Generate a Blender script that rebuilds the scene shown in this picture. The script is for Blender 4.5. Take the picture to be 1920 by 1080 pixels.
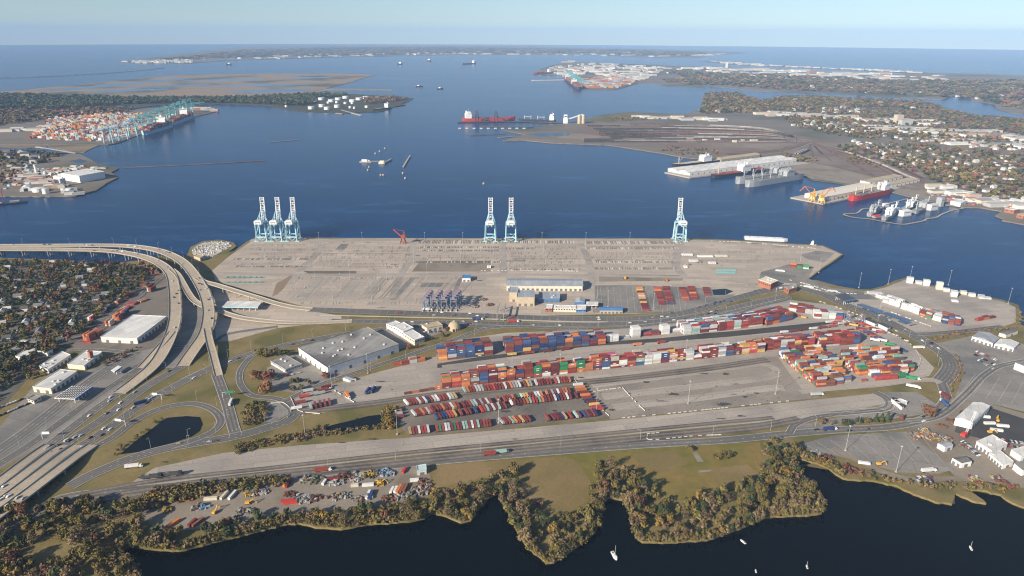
import bpy, bmesh, math, random
import numpy as np
from mathutils import Vector, Matrix
from mathutils.geometry import tessellate_polygon
R = math.radians
rnd = random.Random(7)
for o in list(bpy.data.objects): bpy.data.objects.remove(o)
S = bpy.context.scene; C = S.collection
# ---------------------------------------------------------------- camera, sky, sun, exposure
FPX, HC, PITCH, ROLL = 1280.0, 410.0, math.atan(480/1280), R(0.28)
cam = bpy.data.cameras.new('camera'); cam.lens = 24; cam.sensor_width = 36; cam.clip_start = 5; cam.clip_end = 90000
camo = bpy.data.objects.new('camera', cam); C.objects.link(camo)
MC = Matrix.Translation((0, 0, HC)) @ Matrix.Rotation(math.pi/2 - PITCH, 4, 'X') @ Matrix.Rotation(ROLL, 4, 'Z')
camo.matrix_world = MC; S.camera = camo
SUN_AZ, SUN_EL = R(227), R(25.5)          # clockwise from +Y, where the light comes from
W = bpy.data.worlds.new('World'); S.world = W; W.use_nodes = True
wn, wl = W.node_tree.nodes, W.node_tree.links
sky = wn.new('ShaderNodeTexSky'); sky.sky_type = 'NISHITA'; sky.sun_disc = False
sky.sun_elevation = SUN_EL; sky.sun_rotation = SUN_AZ; sky.altitude = 400; sky.air_density = 1.0; sky.dust_density = 1.0; sky.ozone_density = 2.0
tc = wn.new('ShaderNodeTexCoord'); va = wn.new('ShaderNodeVectorMath'); va.operation = 'ADD'; va.inputs[1].default_value = (0, 0, 0.055)
wl.new(tc.outputs['Generated'], va.inputs[0]); wl.new(va.outputs[0], sky.inputs[0])
wl.new(sky.outputs[0], wn['Background'].inputs[0]); wn['Background'].inputs[1].default_value = 0.088
sl = bpy.data.lights.new('sun', 'SUN'); sl.energy = 5.0; sl.angle = R(0.5); sl.color = (1, 0.89, 0.74)
so = bpy.data.objects.new('sun', sl); C.objects.link(so)
sdir = Vector((math.sin(SUN_AZ)*math.cos(SUN_EL), math.cos(SUN_AZ)*math.cos(SUN_EL), math.sin(SUN_EL)))
so.rotation_euler = (-sdir).to_track_quat('-Z', 'Y').to_euler(); so.location = sdir*3000
S.view_settings.view_transform = 'Standard'; S.view_settings.look = 'None'; S.view_settings.exposure = 0.6; S.view_settings.gamma = 1
S.render.engine = 'CYCLES'
cy = S.cycles; cy.max_bounces = 5; cy.diffuse_bounces = 2; cy.glossy_bounces = 2; cy.transmission_bounces = 2; cy.volume_bounces = 0; cy.transparent_max_bounces = 4
cy.use_denoising = True; cy.filter_width = 1.15; cy.caustics_reflective = False; cy.caustics_refractive = False; cy.sample_clamp_indirect = 4
try: cy.denoiser = 'OPENIMAGEDENOISE'; cy.denoising_input_passes = 'RGB_ALBEDO_NORMAL'
except Exception: pass
# ---------------------------------------------------------------- helpers
HAZE = 4.3e-5
LZ = 2.6                                  # height of the land above the river
MR = MC.to_3x3()
def P(px, py, z=LZ):
    "survey point: where the sight line through this photograph point meets height z"
    d = MR @ Vector(((px-960)/FPX, (540-py)/FPX, -1.0))
    t = (z-HC)/d.z
    if t <= 0 or t > 60000: t = 60000
    return Vector((d.x*t, d.y*t, z))
def mpp(py): return (P(961, py)-P(960, py)).length
def lin(h):
    r, g, b = ((h >> 16) & 255)/255, ((h >> 8) & 255)/255, (h & 255)/255
    f = lambda c: c/12.92 if c <= .04045 else ((c+.055)/1.055)**2.4
    return (f(r), f(g), f(b), 1)
MATS = {}
def newmat(name, rough=.8, metal=0.0):
    m = bpy.data.materials.new(name); m.use_nodes = True; MATS[name] = m
    n = m.node_tree.nodes; l = m.node_tree.links; b = n['Principled BSDF']
    b.inputs['Roughness'].default_value = rough; b.inputs['Metallic'].default_value = metal
    if 'Specular IOR Level' in b.inputs: b.inputs['Specular IOR Level'].default_value = .3
    return m, n, l, b
def noise(n, l, src, scale, detail=4, rough=.6, stretch=None):
    t = n.new('ShaderNodeTexNoise'); t.inputs['Scale'].default_value = scale; t.inputs['Detail'].default_value = detail; t.inputs['Roughness'].default_value = rough
    if stretch:
        mp = n.new('ShaderNodeMapping'); mp.inputs['Scale'].default_value = stretch[:3]
        if len(stretch) > 3: mp.inputs['Rotation'].default_value = (0, 0, stretch[3])
        l.new(src, mp.inputs[0]); l.new(mp.outputs[0], t.inputs[0])
    else: l.new(src, t.inputs[0])
    return t.outputs[0]
def ramp(n, l, src, a, b, ca=(0, 0, 0, 1), cb=(1, 1, 1, 1)):
    r = n.new('ShaderNodeValToRGB'); e = r.color_ramp.elements; e[0].position = a; e[1].position = b; e[0].color = ca; e[1].color = cb
    l.new(src, r.inputs[0]); return r.outputs[0]
def mixc(n, l, f, a, b, mode='MIX'):
    m = n.new('ShaderNodeMix'); m.data_type = 'RGBA'; m.blend_type = mode
    for i, v in ((0, f), (6, a), (7, b)):
        if hasattr(v, 'default_value') or hasattr(v, 'links'): l.new(v, m.inputs[i])
        else: m.inputs[i].default_value = v
    return m.outputs[2]
def c4(c): return tuple(c)+(1,) if len(c) == 3 else c
def ground(name, c1, c2, sc=.02, c3=None, s3=.006, stain=0.0, stretch=None, rough=.9, fine=.35, slab=None):
    "outdoor surface: two tones, a third in broad patches, fine grain and old stains"
    m, n, l, b = newmat(name, rough)
    g = n.new('ShaderNodeNewGeometry').outputs['Position']
    col = mixc(n, l, ramp(n, l, noise(n, l, g, sc, 6, .65, stretch), .35, .68), c4(c1), c4(c2))
    if c3: col = mixc(n, l, ramp(n, l, noise(n, l, g, s3, 3, .5), .5, .62), col, c4(c3))
    f = ramp(n, l, noise(n, l, g, fine, 3, .7), .2, .8, (.78, .78, .78, 1), (1.15, 1.15, 1.15, 1))
    col = mixc(n, l, 1.0, col, f, 'MULTIPLY')
    if slab:
        bt = n.new('ShaderNodeTexBrick'); bt.inputs['Scale'].default_value = 1.0; bt.inputs['Brick Width'].default_value = slab[0]; bt.inputs['Row Height'].default_value = slab[1]; bt.inputs['Mortar Size'].default_value = slab[2]; bt.inputs['Bias'].default_value = 0.0
        bt.inputs['Color1'].default_value = (.90, .90, .91, 1); bt.inputs['Color2'].default_value = (1.10, 1.09, 1.07, 1); bt.inputs['Mortar'].default_value = (.72, .71, .69, 1)
        mp = n.new('ShaderNodeMapping'); mp.inputs['Rotation'].default_value = (0, 0, slab[3]); l.new(g, mp.inputs[0]); l.new(mp.outputs[0], bt.inputs[0]); col = mixc(n, l, 1.0, col, bt.outputs[0], 'MULTIPLY')
    if stain: col = mixc(n, l, ramp(n, l, noise(n, l, g, .035, 5, .7, (1, 2.2, 1)), .66, .74, (0, 0, 0, 1), (stain, stain, stain, 1)), col, (.05, .047, .043, 1))
    l.new(col, b.inputs['Base Color']); return m
def plain(name, c, rough=.7, metal=0.0, var=.12, sc=.3):
    m, n, l, b = newmat(name, rough, metal)
    g = n.new('ShaderNodeNewGeometry').outputs['Position']
    f = ramp(n, l, noise(n, l, g, sc, 4, .6), .25, .75, (1-var,)*3+(1,), (1+var,)*3+(1,))
    l.new(mixc(n, l, 1.0, c4(c), f, 'MULTIPLY'), b.inputs['Base Color']); return m
def tinted(name, rough=.6, var=.2, sc=.5, attr=False):
    "paint whose colour is set for each object (or for each piece of a joined mesh)"
    m, n, l, b = newmat(name, rough)
    if attr: a = n.new('ShaderNodeAttribute'); a.attribute_name = 'Col'; col = a.outputs['Color']
    else: col = n.new('ShaderNodeObjectInfo').outputs['Color']
    g = n.new('ShaderNodeNewGeometry').outputs['Position']
    f = ramp(n, l, noise(n, l, g, sc, 4, .65), .25, .75, (1-var,)*3+(1,), (1+var*.6,)*3+(1,))
    l.new(mixc(n, l, 1.0, col, f, 'MULTIPLY'), b.inputs['Base Color']); return m
def tag(o, label=None, cat=None, group=None, kind=None):
    if label: o['label'] = label
    if cat: o['category'] = cat
    if group: o['group'] = group
    if kind: o['kind'] = kind
    return o
def empty(name, loc=(0, 0, 0), rz=0.0):
    e = bpy.data.objects.new(name, None); C.objects.link(e); e.location = loc; e.rotation_euler = (0, 0, rz); e.empty_display_size = .5
    return e
def link(name, me, mat=None, parent=None, loc=None, rz=None, color=None):
    o = bpy.data.objects.new(name, me); C.objects.link(o)
    if mat is not None and len(me.materials) == 0: me.materials.append(mat)
    if parent: o.parent = parent
    if loc is not None: o.location = loc
    if rz is not None: o.rotation_euler = (0, 0, rz)
    if color is not None: o.color = c4(color)
    return o
class MB:
    "collects simple solids into one mesh"
    def __init__(s): s.v = []; s.f = []; s.mi = []; s.cur = 0
    def add(s, vs, fs):
        k = len(s.v); s.v += [tuple(v) for v in vs]; s.f += [tuple(i+k for i in f) for f in fs]; s.mi += [s.cur]*len(fs); return s
    def box(s, x, y, z, sx, sy, sz, rz=0.0, top=None):
        "centre x,y, bottom z; top=(fx,fy) shrinks the upper face"
        a, b = sx/2, sy/2; fx, fy = top or (1, 1); c, q = math.cos(rz), math.sin(rz)
        p = [(-a, -b, 0), (a, -b, 0), (a, b, 0), (-a, b, 0), (-a*fx, -b*fy, sz), (a*fx, -b*fy, sz), (a*fx, b*fy, sz), (-a*fx, b*fy, sz)]
        return s.add([(x+u*c-w*q, y+u*q+w*c, z+h) for u, w, h in p], [(3, 2, 1, 0), (4, 5, 6, 7), (0, 1, 5, 4), (1, 2, 6, 5), (2, 3, 7, 6), (3, 0, 4, 7)])
    def bar(s, p, q, w, h=None):
        "square bar between two points"
        p, q = Vector(p), Vector(q); d = (q-p).normalized(); u = d.cross(Vector((0, 0, 1)))
        if u.length < 1e-3: u = Vector((1, 0, 0))
        u.normalize(); t = u.cross(d).normalized(); h = h or w; u = u*w/2; t = t*h/2
        return s.add([p-u-t, p+u-t, p+u+t, p-u+t, q-u-t, q+u-t, q+u+t, q-u+t], [(3, 2, 1, 0), (4, 5, 6, 7), (0, 1, 5, 4), (1, 2, 6, 5), (2, 3, 7, 6), (3, 0, 4, 7)])
    def cyl(s, x, y, z, r, h, n=10, r2=None, dome=0.0):
        r2 = r if r2 is None else r2; vs = []; fs = []
        for k in range(n):
            a = 2*math.pi*k/n; vs.append((x+r*math.cos(a), y+r*math.sin(a), z))
        for k in range(n):
            a = 2*math.pi*k/n; vs.append((x+r2*math.cos(a), y+r2*math.sin(a), z+h))
        vs.append((x, y, z+h+dome))
        for k in range(n):
            j = (k+1) % n; fs.append((k, j, n+j, n+k)); fs.append((n+k, n+j, 2*n))
        return s.add(vs, fs)
    def gable(s, x, y, z, L, Wd, h, rz=0.0, ov=0.0):
        "pitched roof, ridge along local x"
        a, b = L/2+ov, Wd/2+ov; c, q = math.cos(rz), math.sin(rz)
        p = [(-a, -b, 0), (a, -b, 0), (a, b, 0), (-a, b, 0), (-a, 0, h), (a, 0, h)]
        return s.add([(x+u*c-w*q, y+u*q+w*c, z+k) for u, w, k in p], [(0, 1, 5, 4), (2, 3, 4, 5), (0, 4, 3), (1, 2, 5), (3, 2, 1, 0)])
    def prism(s, pts, z0, z1):
        "extrude an outline"
        n = len(pts); vs = [(p[0], p[1], z0) for p in pts]+[(p[0], p[1], z1) for p in pts]
        tr = tessellate_polygon([[Vector((p[0], p[1], 0)) for p in pts]])
        ar = sum(pts[i][0]*pts[(i+1) % n][1]-pts[(i+1) % n][0]*pts[i][1] for i in range(n))
        fs = []
        for t in tr:
            a, b, c = t
            cr = (pts[b][0]-pts[a][0])*(pts[c][1]-pts[a][1])-(pts[b][1]-pts[a][1])*(pts[c][0]-pts[a][0])
            t = t if cr > 0 else (a, c, b)
            fs.append(tuple(i+n for i in t)); fs.append(tuple(reversed(t)))
        for i in range(n):
            j = (i+1) % n
            fs.append((i, j, n+j, n+i) if ar > 0 else (j, i, n+i, n+j))
        return s.add(vs, fs)
    def mesh(s, name, mats=None):
        me = bpy.data.meshes.new(name); me.from_pydata(s.v, [], s.f); me.update()
        if mats:
            for m in (mats if isinstance(mats, (list, tuple)) else [mats]): me.materials.append(m)
            if len(me.materials) > 1: me.polygons.foreach_set('material_index', s.mi)
        return me
    def obj(s, name, mats=None, parent=None, loc=None, rz=None, color=None): return link(name, s.mesh(name, mats), None, parent, loc, rz, color)
def smooth(pts, n=6):
    "Catmull-Rom through points (any dimension)"
    pts = [np.array(p, float) for p in pts]
    if len(pts) < 3 or n < 2: return pts
    e = [2*pts[0]-pts[1]]+pts+[2*pts[-1]-pts[-2]]; out = []
    for i in range(1, len(e)-2):
        a, b, c, d = e[i-1], e[i], e[i+1], e[i+2]
        for k in range(n):
            t = k/n; out.append(.5*((2*b)+(c-a)*t+(2*a-5*b+4*c-d)*t*t+(3*b-a-3*c+d)*t**3))
    out.append(pts[-1]); return out
def jag(pts, amp, step=6):
    "break a traced shoreline into an uneven one"
    out = []; r = random.Random(3)
    for i in range(len(pts)):
        a, b = pts[i], pts[(i+1) % len(pts)]; L = math.hypot(b[0]-a[0], b[1]-a[1]); k = max(1, int(L/step))
        for j in range(k):
            t = j/k; w = 0 if j == 0 else amp
            out.append((a[0]+(b[0]-a[0])*t+r.uniform(-w, w), a[1]+(b[1]-a[1])*t+r.uniform(-w, w)*.45))
    return out
def sheet(name, poly, z, mat, skirt=None, **kw):
    "flat ground sheet over a traced outline; skirt = depth of its banks"
    w = [P(x, y, z) for x, y in poly]; m = MB()
    if skirt: m.prism([(p.x, p.y) for p in w], z-skirt, z)
    else:
        tr = tessellate_polygon([[Vector((p.x, p.y, 0)) for p in w]]); fs = []
        for a, b, c in tr:
            cr = (w[b].x-w[a].x)*(w[c].y-w[a].y)-(w[b].y-w[a].y)*(w[c].x-w[a].x)
            fs.append((a, b, c) if cr > 0 else (a, c, b))
        m.add(w, fs)
    o = m.obj(name, mat); kw.setdefault('kind', 'structure')
    tag(o, **kw); return o
def offs(w, d):
    "offset a 2-D/3-D world polyline sideways (left positive)"
    out = []
    for i, p in enumerate(w):
        a = w[max(0, i-1)]; b = w[min(len(w)-1, i+1)]; t = np.array([b[0]-a[0], b[1]-a[1]]); t /= (np.linalg.norm(t)+1e-9)
        q = np.array(p, float).copy(); q[0] -= t[1]*d; q[1] += t[0]*d; out.append(q)
    return out
def world(pts, z=LZ, n=6):
    "traced points (px,py[,height]) to a smooth world line"
    return smooth([tuple(P(p[0], p[1], p[2] if len(p) > 2 else z)) for p in pts], n)
def strip(m, w, a, b, dz=0.0):
    L, Q = offs(w, a), offs(w, b); k = len(m.v); n = len(w)
    m.v += [(p[0], p[1], p[2]+dz) for p in L]+[(p[0], p[1], p[2]+dz) for p in Q]
    for i in range(n-1): m.f.append((k+i+1, k+i, k+n+i, k+n+i+1)); m.mi.append(m.cur)
def dashes(m, w, off, width, on, gap, dz):
    w = [np.array(p) for p in offs(w, off)]; acc = 0.0; seg = None
    pts = []
    for a, b in zip(w[:-1], w[1:]):
        L = np.linalg.norm(b-a); k = max(1, int(L/ (on/2)))
        for j in range(k): pts.append(a+(b-a)*j/k)
    pts.append(w[-1]); d = 0; cur = []
    for a, b in zip(pts[:-1], pts[1:]):
        d += np.linalg.norm(b-a)
        if d % (on+gap) < on: cur.append(a)
        else:
            if len(cur) > 1: strip(m, cur, width/2, -width/2, dz)
            cur = []
    if len(cur) > 1: strip(m, cur, width/2, -width/2, dz)
def road(name, pts, width, z, mat, lanes=2, parent_marks=True, n=6, edge=True):
    w = world(pts, z, n); m = MB(); strip(m, w, width/2, -width/2); o = tag(m.obj(name, mat), kind='structure')
    k = MB()
    if edge:
        for s in (-1, 1): strip(k, w, s*(width/2-.5)+.13, s*(width/2-.5)-.13, .03)
    for i in range(1, lanes): dashes(k, w, -width/2+.5+(width-1)*i/lanes, .3, 3.5, 9, .03)
    if lanes > 1 and edge:
        tr = MB()
        for i in range(lanes): q = -width/2+.5+(width-1)*(i+.5)/lanes; strip(tr, w, q+.75, q-.75, .015)
        tr.obj('wheel_track', MATS['worn_asphalt'], o)
    if k.v: k.obj('lane_marking', MATS['road_paint'], o)
    return o
ORD = ['first', 'second', 'third', 'fourth', 'fifth', 'sixth', 'seventh', 'eighth', 'ninth', 'tenth', 'eleventh', 'twelfth', 'thirteenth', 'fourteenth', 'fifteenth', 'sixteenth', 'seventeenth', 'eighteenth', 'nineteenth', 'twentieth']
def copy_tree(o, parent=None):
    c = o.copy(); C.objects.link(c); c.parent = parent
    for ch in list(o.children): copy_tree(ch, c)
    return c
def inpoly(x, y, poly):
    r = False; j = len(poly)-1
    for i in range(len(poly)):
        xi, yi = poly[i][0], poly[i][1]; xj, yj = poly[j][0], poly[j][1]
        if (yi > y) != (yj > y) and x < (xj-xi)*(y-yi)/(yj-yi)+xi: r = not r
        j = i
    return r
# ---------------------------------------------------------------- materials
def water_mat(name, deep, streak, rough, bump, spec=.5):
    m, n, l, b = newmat(name, rough)
    g = n.new('ShaderNodeNewGeometry').outputs['Position']
    big = noise(n, l, g, .0011, 5, .62, (1, 2.6, 1, .35)); st = noise(n, l, g, .004, 6, .7, (1, 3.5, 1, -.25))
    f = ramp(n, l, st, .53, .80)
    l.new(mixc(n, l, f, mixc(n, l, ramp(n, l, big, .3, .7), tuple(v*.72 for v in deep)+(1,), tuple(v*1.4 for v in deep)+(1,)), c4(streak)), b.inputs['Base Color'])
    rr = n.new('ShaderNodeMapRange'); rr.inputs[3].default_value = rough; rr.inputs[4].default_value = rough*1.5; l.new(big, rr.inputs[0]); l.new(rr.outputs[0], b.inputs['Roughness'])
    b.inputs['IOR'].default_value = 1.33
    if 'Specular IOR Level' in b.inputs: b.inputs['Specular IOR Level'].default_value = spec
    bp = n.new('ShaderNodeBump'); bp.inputs['Strength'].default_value = bump; bp.inputs['Distance'].default_value = 1.0
    l.new(noise(n, l, g, .12, 6, .7, (1, 1.6, 1, .4)), bp.inputs['Height']); l.new(bp.outputs[0], b.inputs['Normal']); return m
water_mat('river_water', (.0008, .026, .088), (.022, .085, .19), .16, .25, .13)
water_mat('creek_water', (.0010, .0020, .0026), (.0022, .0036, .0045), .1, .08, .12)
water_mat('pond_water', (.006, .009, .010), (.008, .012, .014), .12, .10, .3)
water_mat('marsh_water', (.10, .19, .30), (.14, .24, .34), .3, .1)
ground('land_soil', (.115, .098, .068), (.17, .145, .10), .02, (.085, .085, .04), .008)
ground('dry_grass', (.14, .108, .045), (.19, .145, .065), .015, (.105, .105, .035), .01)
ground('verge_grass', (.175, .135, .045), (.24, .185, .082), .04, (.125, .112, .034), .02, .25)
ground('park_grass', (.122, .122, .020), (.19, .145, .034), .02, (.245, .16, .05), .0075, fine=.12)
ground('yard_concrete', (.44, .368, .295), (.375, .318, .258), .018, (.47, .395, .315), .007, .6, (.35, 1.6, 1), slab=(46, 15, .35, 0))
ground('grey_concrete', (.34, .30, .254), (.405, .355, .298), .02, (.30, .267, .228), .009, .55, (.3, 1.5, 1, .23), slab=(60, 13, .3, -.23))
ground('yard_asphalt', (.165, .142, .115), (.21, .182, .15), .03, (.14, .122, .102), .02, .65)
ground('lot_asphalt', (.225, .208, .182), (.275, .252, .22), .02, (.175, .166, .152), .012, .4, slab=(36, 18, .3, .3))
ground('road_asphalt', (.155, .143, .128), (.195, .18, .16), .03, (.13, .122, .112), .01, .2)
ground('worn_asphalt', (.10, .093, .085), (.135, .125, .112), .02, None, .01, .1); ground('dark_asphalt', (.05, .048, .046), (.075, .07, .064), .03, None, .01, .2)
ground('bridge_concrete', (.44, .365, .265), (.375, .315, .235), .02, (.40, .325, .23), .01, .2)
ground('barrier_concrete', (.42, .39, .34), (.36, .33, .285), .05)
ground('bare_dirt', (.235, .195, .15), (.29, .245, .19), .03, (.19, .155, .115), .015, .35)
ground('track_ballast', (.135, .11, .085), (.175, .145, .115), .03, (.10, .082, .065), .02, .2)
ground('rust_ballast', (.16, .085, .06), (.20, .12, .085), .03); ground('brown_lawn', (.205, .145, .055), (.165, .13, .042), .03, (.245, .17, .075), .012, .12); ground('worn_concrete', (.255, .22, .18), (.31, .268, .22), .025, (.225, .195, .162), .015, .6); ground('town_ground', (.10, .095, .07), (.15, .14, .115), .02, (.07, .075, .035), .008)
ground('marsh_ground', (.30, .215, .135), (.23, .17, .11), .006, (.10, .095, .06), .002, 0, (.4, 2.5, 1))
ground('far_town', (.155, .13, .10), (.21, .18, .142), .004, (.08, .085, .05), .0015, 0, (.5, 2.2, 1))
ground('coal_ground', (.165, .112, .085), (.215, .16, .125), .008, (.25, .20, .155), .004, .3, (.25, 2.6, 1))
ground('forest_floor', (.045, .05, .024), (.075, .065, .035), .02)
ground('rubble', (.50, .47, .41), (.36, .335, .29), .05, (.58, .55, .49), .03, .3)
plain('faded_paint', (.50, .46, .40), .7, 0, .25, .1); plain('seam_tar', (.21, .182, .15), .8, 0, .3, .1); plain('road_paint', (.75, .73, .66), .6, 0, .15, .2)
plain('white_paint', (.78, .77, .74), .5); plain('cream_paint', (.66, .60, .48), .6); plain('light_steel', (.62, .62, .60), .5); plain('dark_steel', (.07, .07, .075), .5)
ground('white_roof', (.72, .71, .67), (.60, .59, .56), .05, (.54, .53, .50), .03, .1, slab=(7, 90, .22, .5), fine=.8); ground('grey_roof', (.33, .315, .29), (.25, .24, .225), .05, (.14, .136, .13), .02, .6, slab=(9, 70, .3, .35), fine=.8); plain('tan_roof', (.42, .34, .22), .7, 0, .2, .05)
ground('metal_roof', (.33, .35, .38), (.27, .29, .325), .06, (.38, .39, .41), .03, .25, slab=(6, 90, .2, 0), fine=.8); plain('glass_dark', (.03, .04, .05), .2); plain('brick_wall', (.33, .13, .08), .8); plain('tan_wall', (.48, .40, .29), .8)
plain('blue_paint', (.08, .20, .42), .5); plain('crane_blue', (.36, .56, .63), .5); plain('crane_white', (.74, .74, .72), .5); plain('rtg_blue', (.15, .23, .38), .5); plain('chassis_blue', (.09, .16, .28), .6); plain('hoist_pink', (.34, .20, .19), .6)
plain('rust_red', (.30, .07, .045), .6); plain('signal_red', (.55, .05, .04), .5); plain('yellow_paint', (.68, .36, .04), .5); plain('orange_paint', (.62, .18, .04), .5); plain('green_paint', (.05, .25, .12), .5)
plain('navy_grey', (.34, .36, .37), .55); plain('hull_dark', (.035, .04, .055), .5); plain('grey_door', (.16, .16, .16), .6); plain('pale_roof', (.46, .56, .55), .6); plain('pole_steel', (.40, .40, .39), .5); plain('tyre', (.02, .02, .02), .9); plain('bark', (.13, .10, .075), .9, 0, .3, 1.0); plain('teal_paint', (.16, .42, .42), .5)
tinted('container_paint', .55, .22, .35); tinted('container_paint_joined', .55, .22, .35, True); tinted('vehicle_paint', .35, .08); tinted('roof_paint', .75, .25, .4); tinted('wall_paint', .75, .1, .4)
tinted('leaves', .9, .35, .45); tinted('leaves_joined', .9, .3, .12, True); tinted('building_joined', .75, .15, .2, True)
# ---------------------------------------------------------------- water and land
m = MB(); nseg = 160
m.v = [(0, 0, 0)]+[(25200*math.sin(2*math.pi*k/nseg), 25200*math.cos(2*math.pi*k/nseg), 0) for k in range(nseg)]
m.f = [(0, (k+1) % nseg+1, k+1) for k in range(nseg)]; m.mi = [0]*nseg
tag(m.obj('river', MATS['river_water']), kind='structure')
SHORE = [(1920, 950), (1887, 937), (1877, 927), (1850, 921), (1825, 917), (1807, 916), (1830, 926), (1850, 944), (1830, 940), (1790, 925), (1787, 944), (1755, 940), (1715, 925), (1680, 910), (1657, 905), (1630, 899), (1600, 899), (1580, 895), (1550, 875), (1522, 865), (1495, 857), (1485, 870), (1505, 905), (1527, 935), (1542, 950), (1540, 960), (1515, 965), (1477, 966), (1440, 968), (1400, 985), (1360, 1000), (1325, 1011), (1255, 1016), (1205, 1015), (1190, 1002), (1189, 980), (1180, 957), (1167, 937), (1142, 932), (1132, 940), (1125, 960), (1122, 985), (1105, 1007), (1070, 1032), (1040, 1052), (1025, 1054), (1000, 1035), (980, 1012), (965, 985), (962, 965), (945, 950), (939, 922), (917, 932), (895, 955), (884, 973), (865, 979), (830, 965), (810, 961), (795, 970), (765, 977), (690, 982), (640, 990), (600, 989), (560, 980), (532, 982), (502, 990), (465, 1000), (400, 1015), (337, 1032), (295, 1030), (240, 1022), (222, 1035), (245, 1062), (262, 1085), (262, 1240)]
MAIN = jag([(-250, 483), (0, 483), (75, 486), (120, 487), (162, 491), (225, 492), (262, 488), (290, 482), (315, 478), (345, 482), (352, 476), (357, 463), (380, 452), (410, 449), (437, 454), (443, 461), (428, 473), (440, 470), (462, 453)], .8)[:-60] if False else \
    [(-250, 483), (0, 483), (75, 486), (120, 487), (162, 491), (225, 492), (262, 488), (290, 482), (315, 478), (345, 482), (352, 476), (357, 463), (380, 452), (410, 449), (437, 454), (443, 461), (428, 473), (440, 470), (462, 453)]
MAIN += [(477, 446), (1290, 446.5), (1400, 450.5), (1543, 460), (1582, 477), (1565, 489), (1542, 504), (1515, 524), (1535, 526), (1570, 536), (1607, 542), (1632, 542), (1657, 536), (1677, 526), (1697, 521), (1750, 535), (1800, 547), (1880, 562), (1910, 572), (1914, 592), (1912, 607), (1925, 613), (2300, 650), (2300, 1060)]
sr = random.Random(5); S2 = []
for a, b in zip(SHORE[:-1], SHORE[1:]):
    k = max(1, int(math.hypot(b[0]-a[0], b[1]-a[1])/7))
    for j in range(k): S2.append((a[0]+(b[0]-a[0])*j/k+sr.uniform(-1.6, 1.6), a[1]+(b[1]-a[1])*j/k+sr.uniform(-1, 1)))
MAIN += S2+[(262, 1240), (-250, 1240)]
sheet('main_land', MAIN, LZ, MATS['verge_grass'], 3.5)
sheet('creek', [(-260, 1010), (200, 985), (700, 930), (900, 890), (1480, 840), (1700, 880), (2500, 900), (2500, 1600), (-260, 1600)], .35, MATS['creek_water'])
sheet('marsh_shore', [(1500, 872), (1560, 882), (1650, 905), (1720, 928), (1790, 945), (1790, 926), (1850, 945), (1820, 920), (1880, 930), (1930, 954), (1930, 930), (1800, 908), (1700, 902), (1600, 885), (1540, 868)], .75, MATS['dry_grass'])
def land(name, poly, mat, z=LZ, amp=1.0): return sheet(name, jag(poly, amp, 8) if amp else poly, z, MATS[mat], z+1)
land('industrial_peninsula', [(-200, 370), (0, 367), (45, 368), (93, 368), (142, 367), (155, 363), (180, 357), (200, 343), (222, 332), (215, 327), (208, 323), (223, 315), (200, 310), (183, 307), (168, 298), (157, 292), (145, 287), (117, 290), (100, 283), (75, 282), (50, 283), (0, 281), (-200, 281)], 'far_town')
land('marsh_flat', [(-200, 278), (40, 279), (70, 277), (90, 275), (142, 286), (158, 286), (172, 278), (188, 271), (150, 262), (40, 262), (-200, 262)], 'marsh_ground', 1.2)
land('port_peninsula', [(-200, 272), (0, 270), (188, 271), (202, 271), (220, 268), (262, 252), (317, 237), (360, 220), (405, 209), (403, 203), (370, 199), (310, 201), (250, 205), (190, 206), (-200, 200)], 'far_town', LZ, .4)
land('wooded_shore', [(-200, 240), (0, 236), (120, 222), (200, 212), (255, 203), (300, 197), (380, 196), (437, 195), (500, 198), (520, 203), (560, 208), (600, 210), (650, 212), (720, 208), (772, 187), (775, 184), (740, 180), (650, 176), (600, 176), (530, 178), (400, 184), (250, 184), (160, 182), (60, 178), (-200, 176)], 'forest_floor', 2.2)
land('marsh_island', [(-200, 180), (-200, 178), (0, 172), (133, 160), (233, 150), (333, 141), (500, 138), (640, 138), (702, 140), (660, 153), (630, 161), (583, 174), (560, 178), (467, 184), (317, 186), (167, 182), (0, 178)], 'marsh_ground', 2.0, .5)
land('sand_spit', [(560, 172), (613, 166), (670, 166.5), (735, 167.5), (735, 169.5), (670, 169), (613, 170), (580, 176)], 'bare_dirt', 1.5, 0)
land('far_shore', [(223, 117), (267, 119), (353, 119), (433, 113), (640, 107), (840, 103), (973, 103), (1107, 103), (1160, 106), (1222, 108), (1306, 109), (1337, 103), (1406, 99), (1347, 96), (1222, 92), (1100, 90), (1000, 87), (800, 85.5), (600, 86), (450, 89), (380, 96), (330, 103), (270, 110)], 'far_town', LZ, 0)
land('norfolk_shore', [(1005, 132), (1017, 128), (1048, 119), (1090, 116), (1152, 119), (1240, 122), (1368, 127), (1470, 133), (1556, 139), (1620, 141), (1676, 139), (1720, 136), (1770, 137), (1832, 138), (1920, 142), (2200, 152), (2200, 240), (1920, 213), (1895, 211), (1870, 205), (1864, 195), (1822, 188), (1818, 182), (1801, 178), (1780, 182), (1766, 187), (1687, 182), (1624, 178), (1572, 176), (1493, 172), (1462, 172), (1412, 170), (1368, 165), (1337, 162), (1306, 163), (1250, 161), (1229, 157), (1197, 156), (1152, 168), (1090, 167), (1078, 158), (1059, 150), (1062, 142)], 'far_town', LZ, .3)
land('sand_spit', [(1310, 114), (1368, 121), (1472, 126), (1560, 130), (1666, 135), (1740, 139), (1740, 136), (1666, 131), (1560, 127.5), (1472, 123.5), (1400, 120), (1340, 114)], 'far_town', 2, 0)
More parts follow.
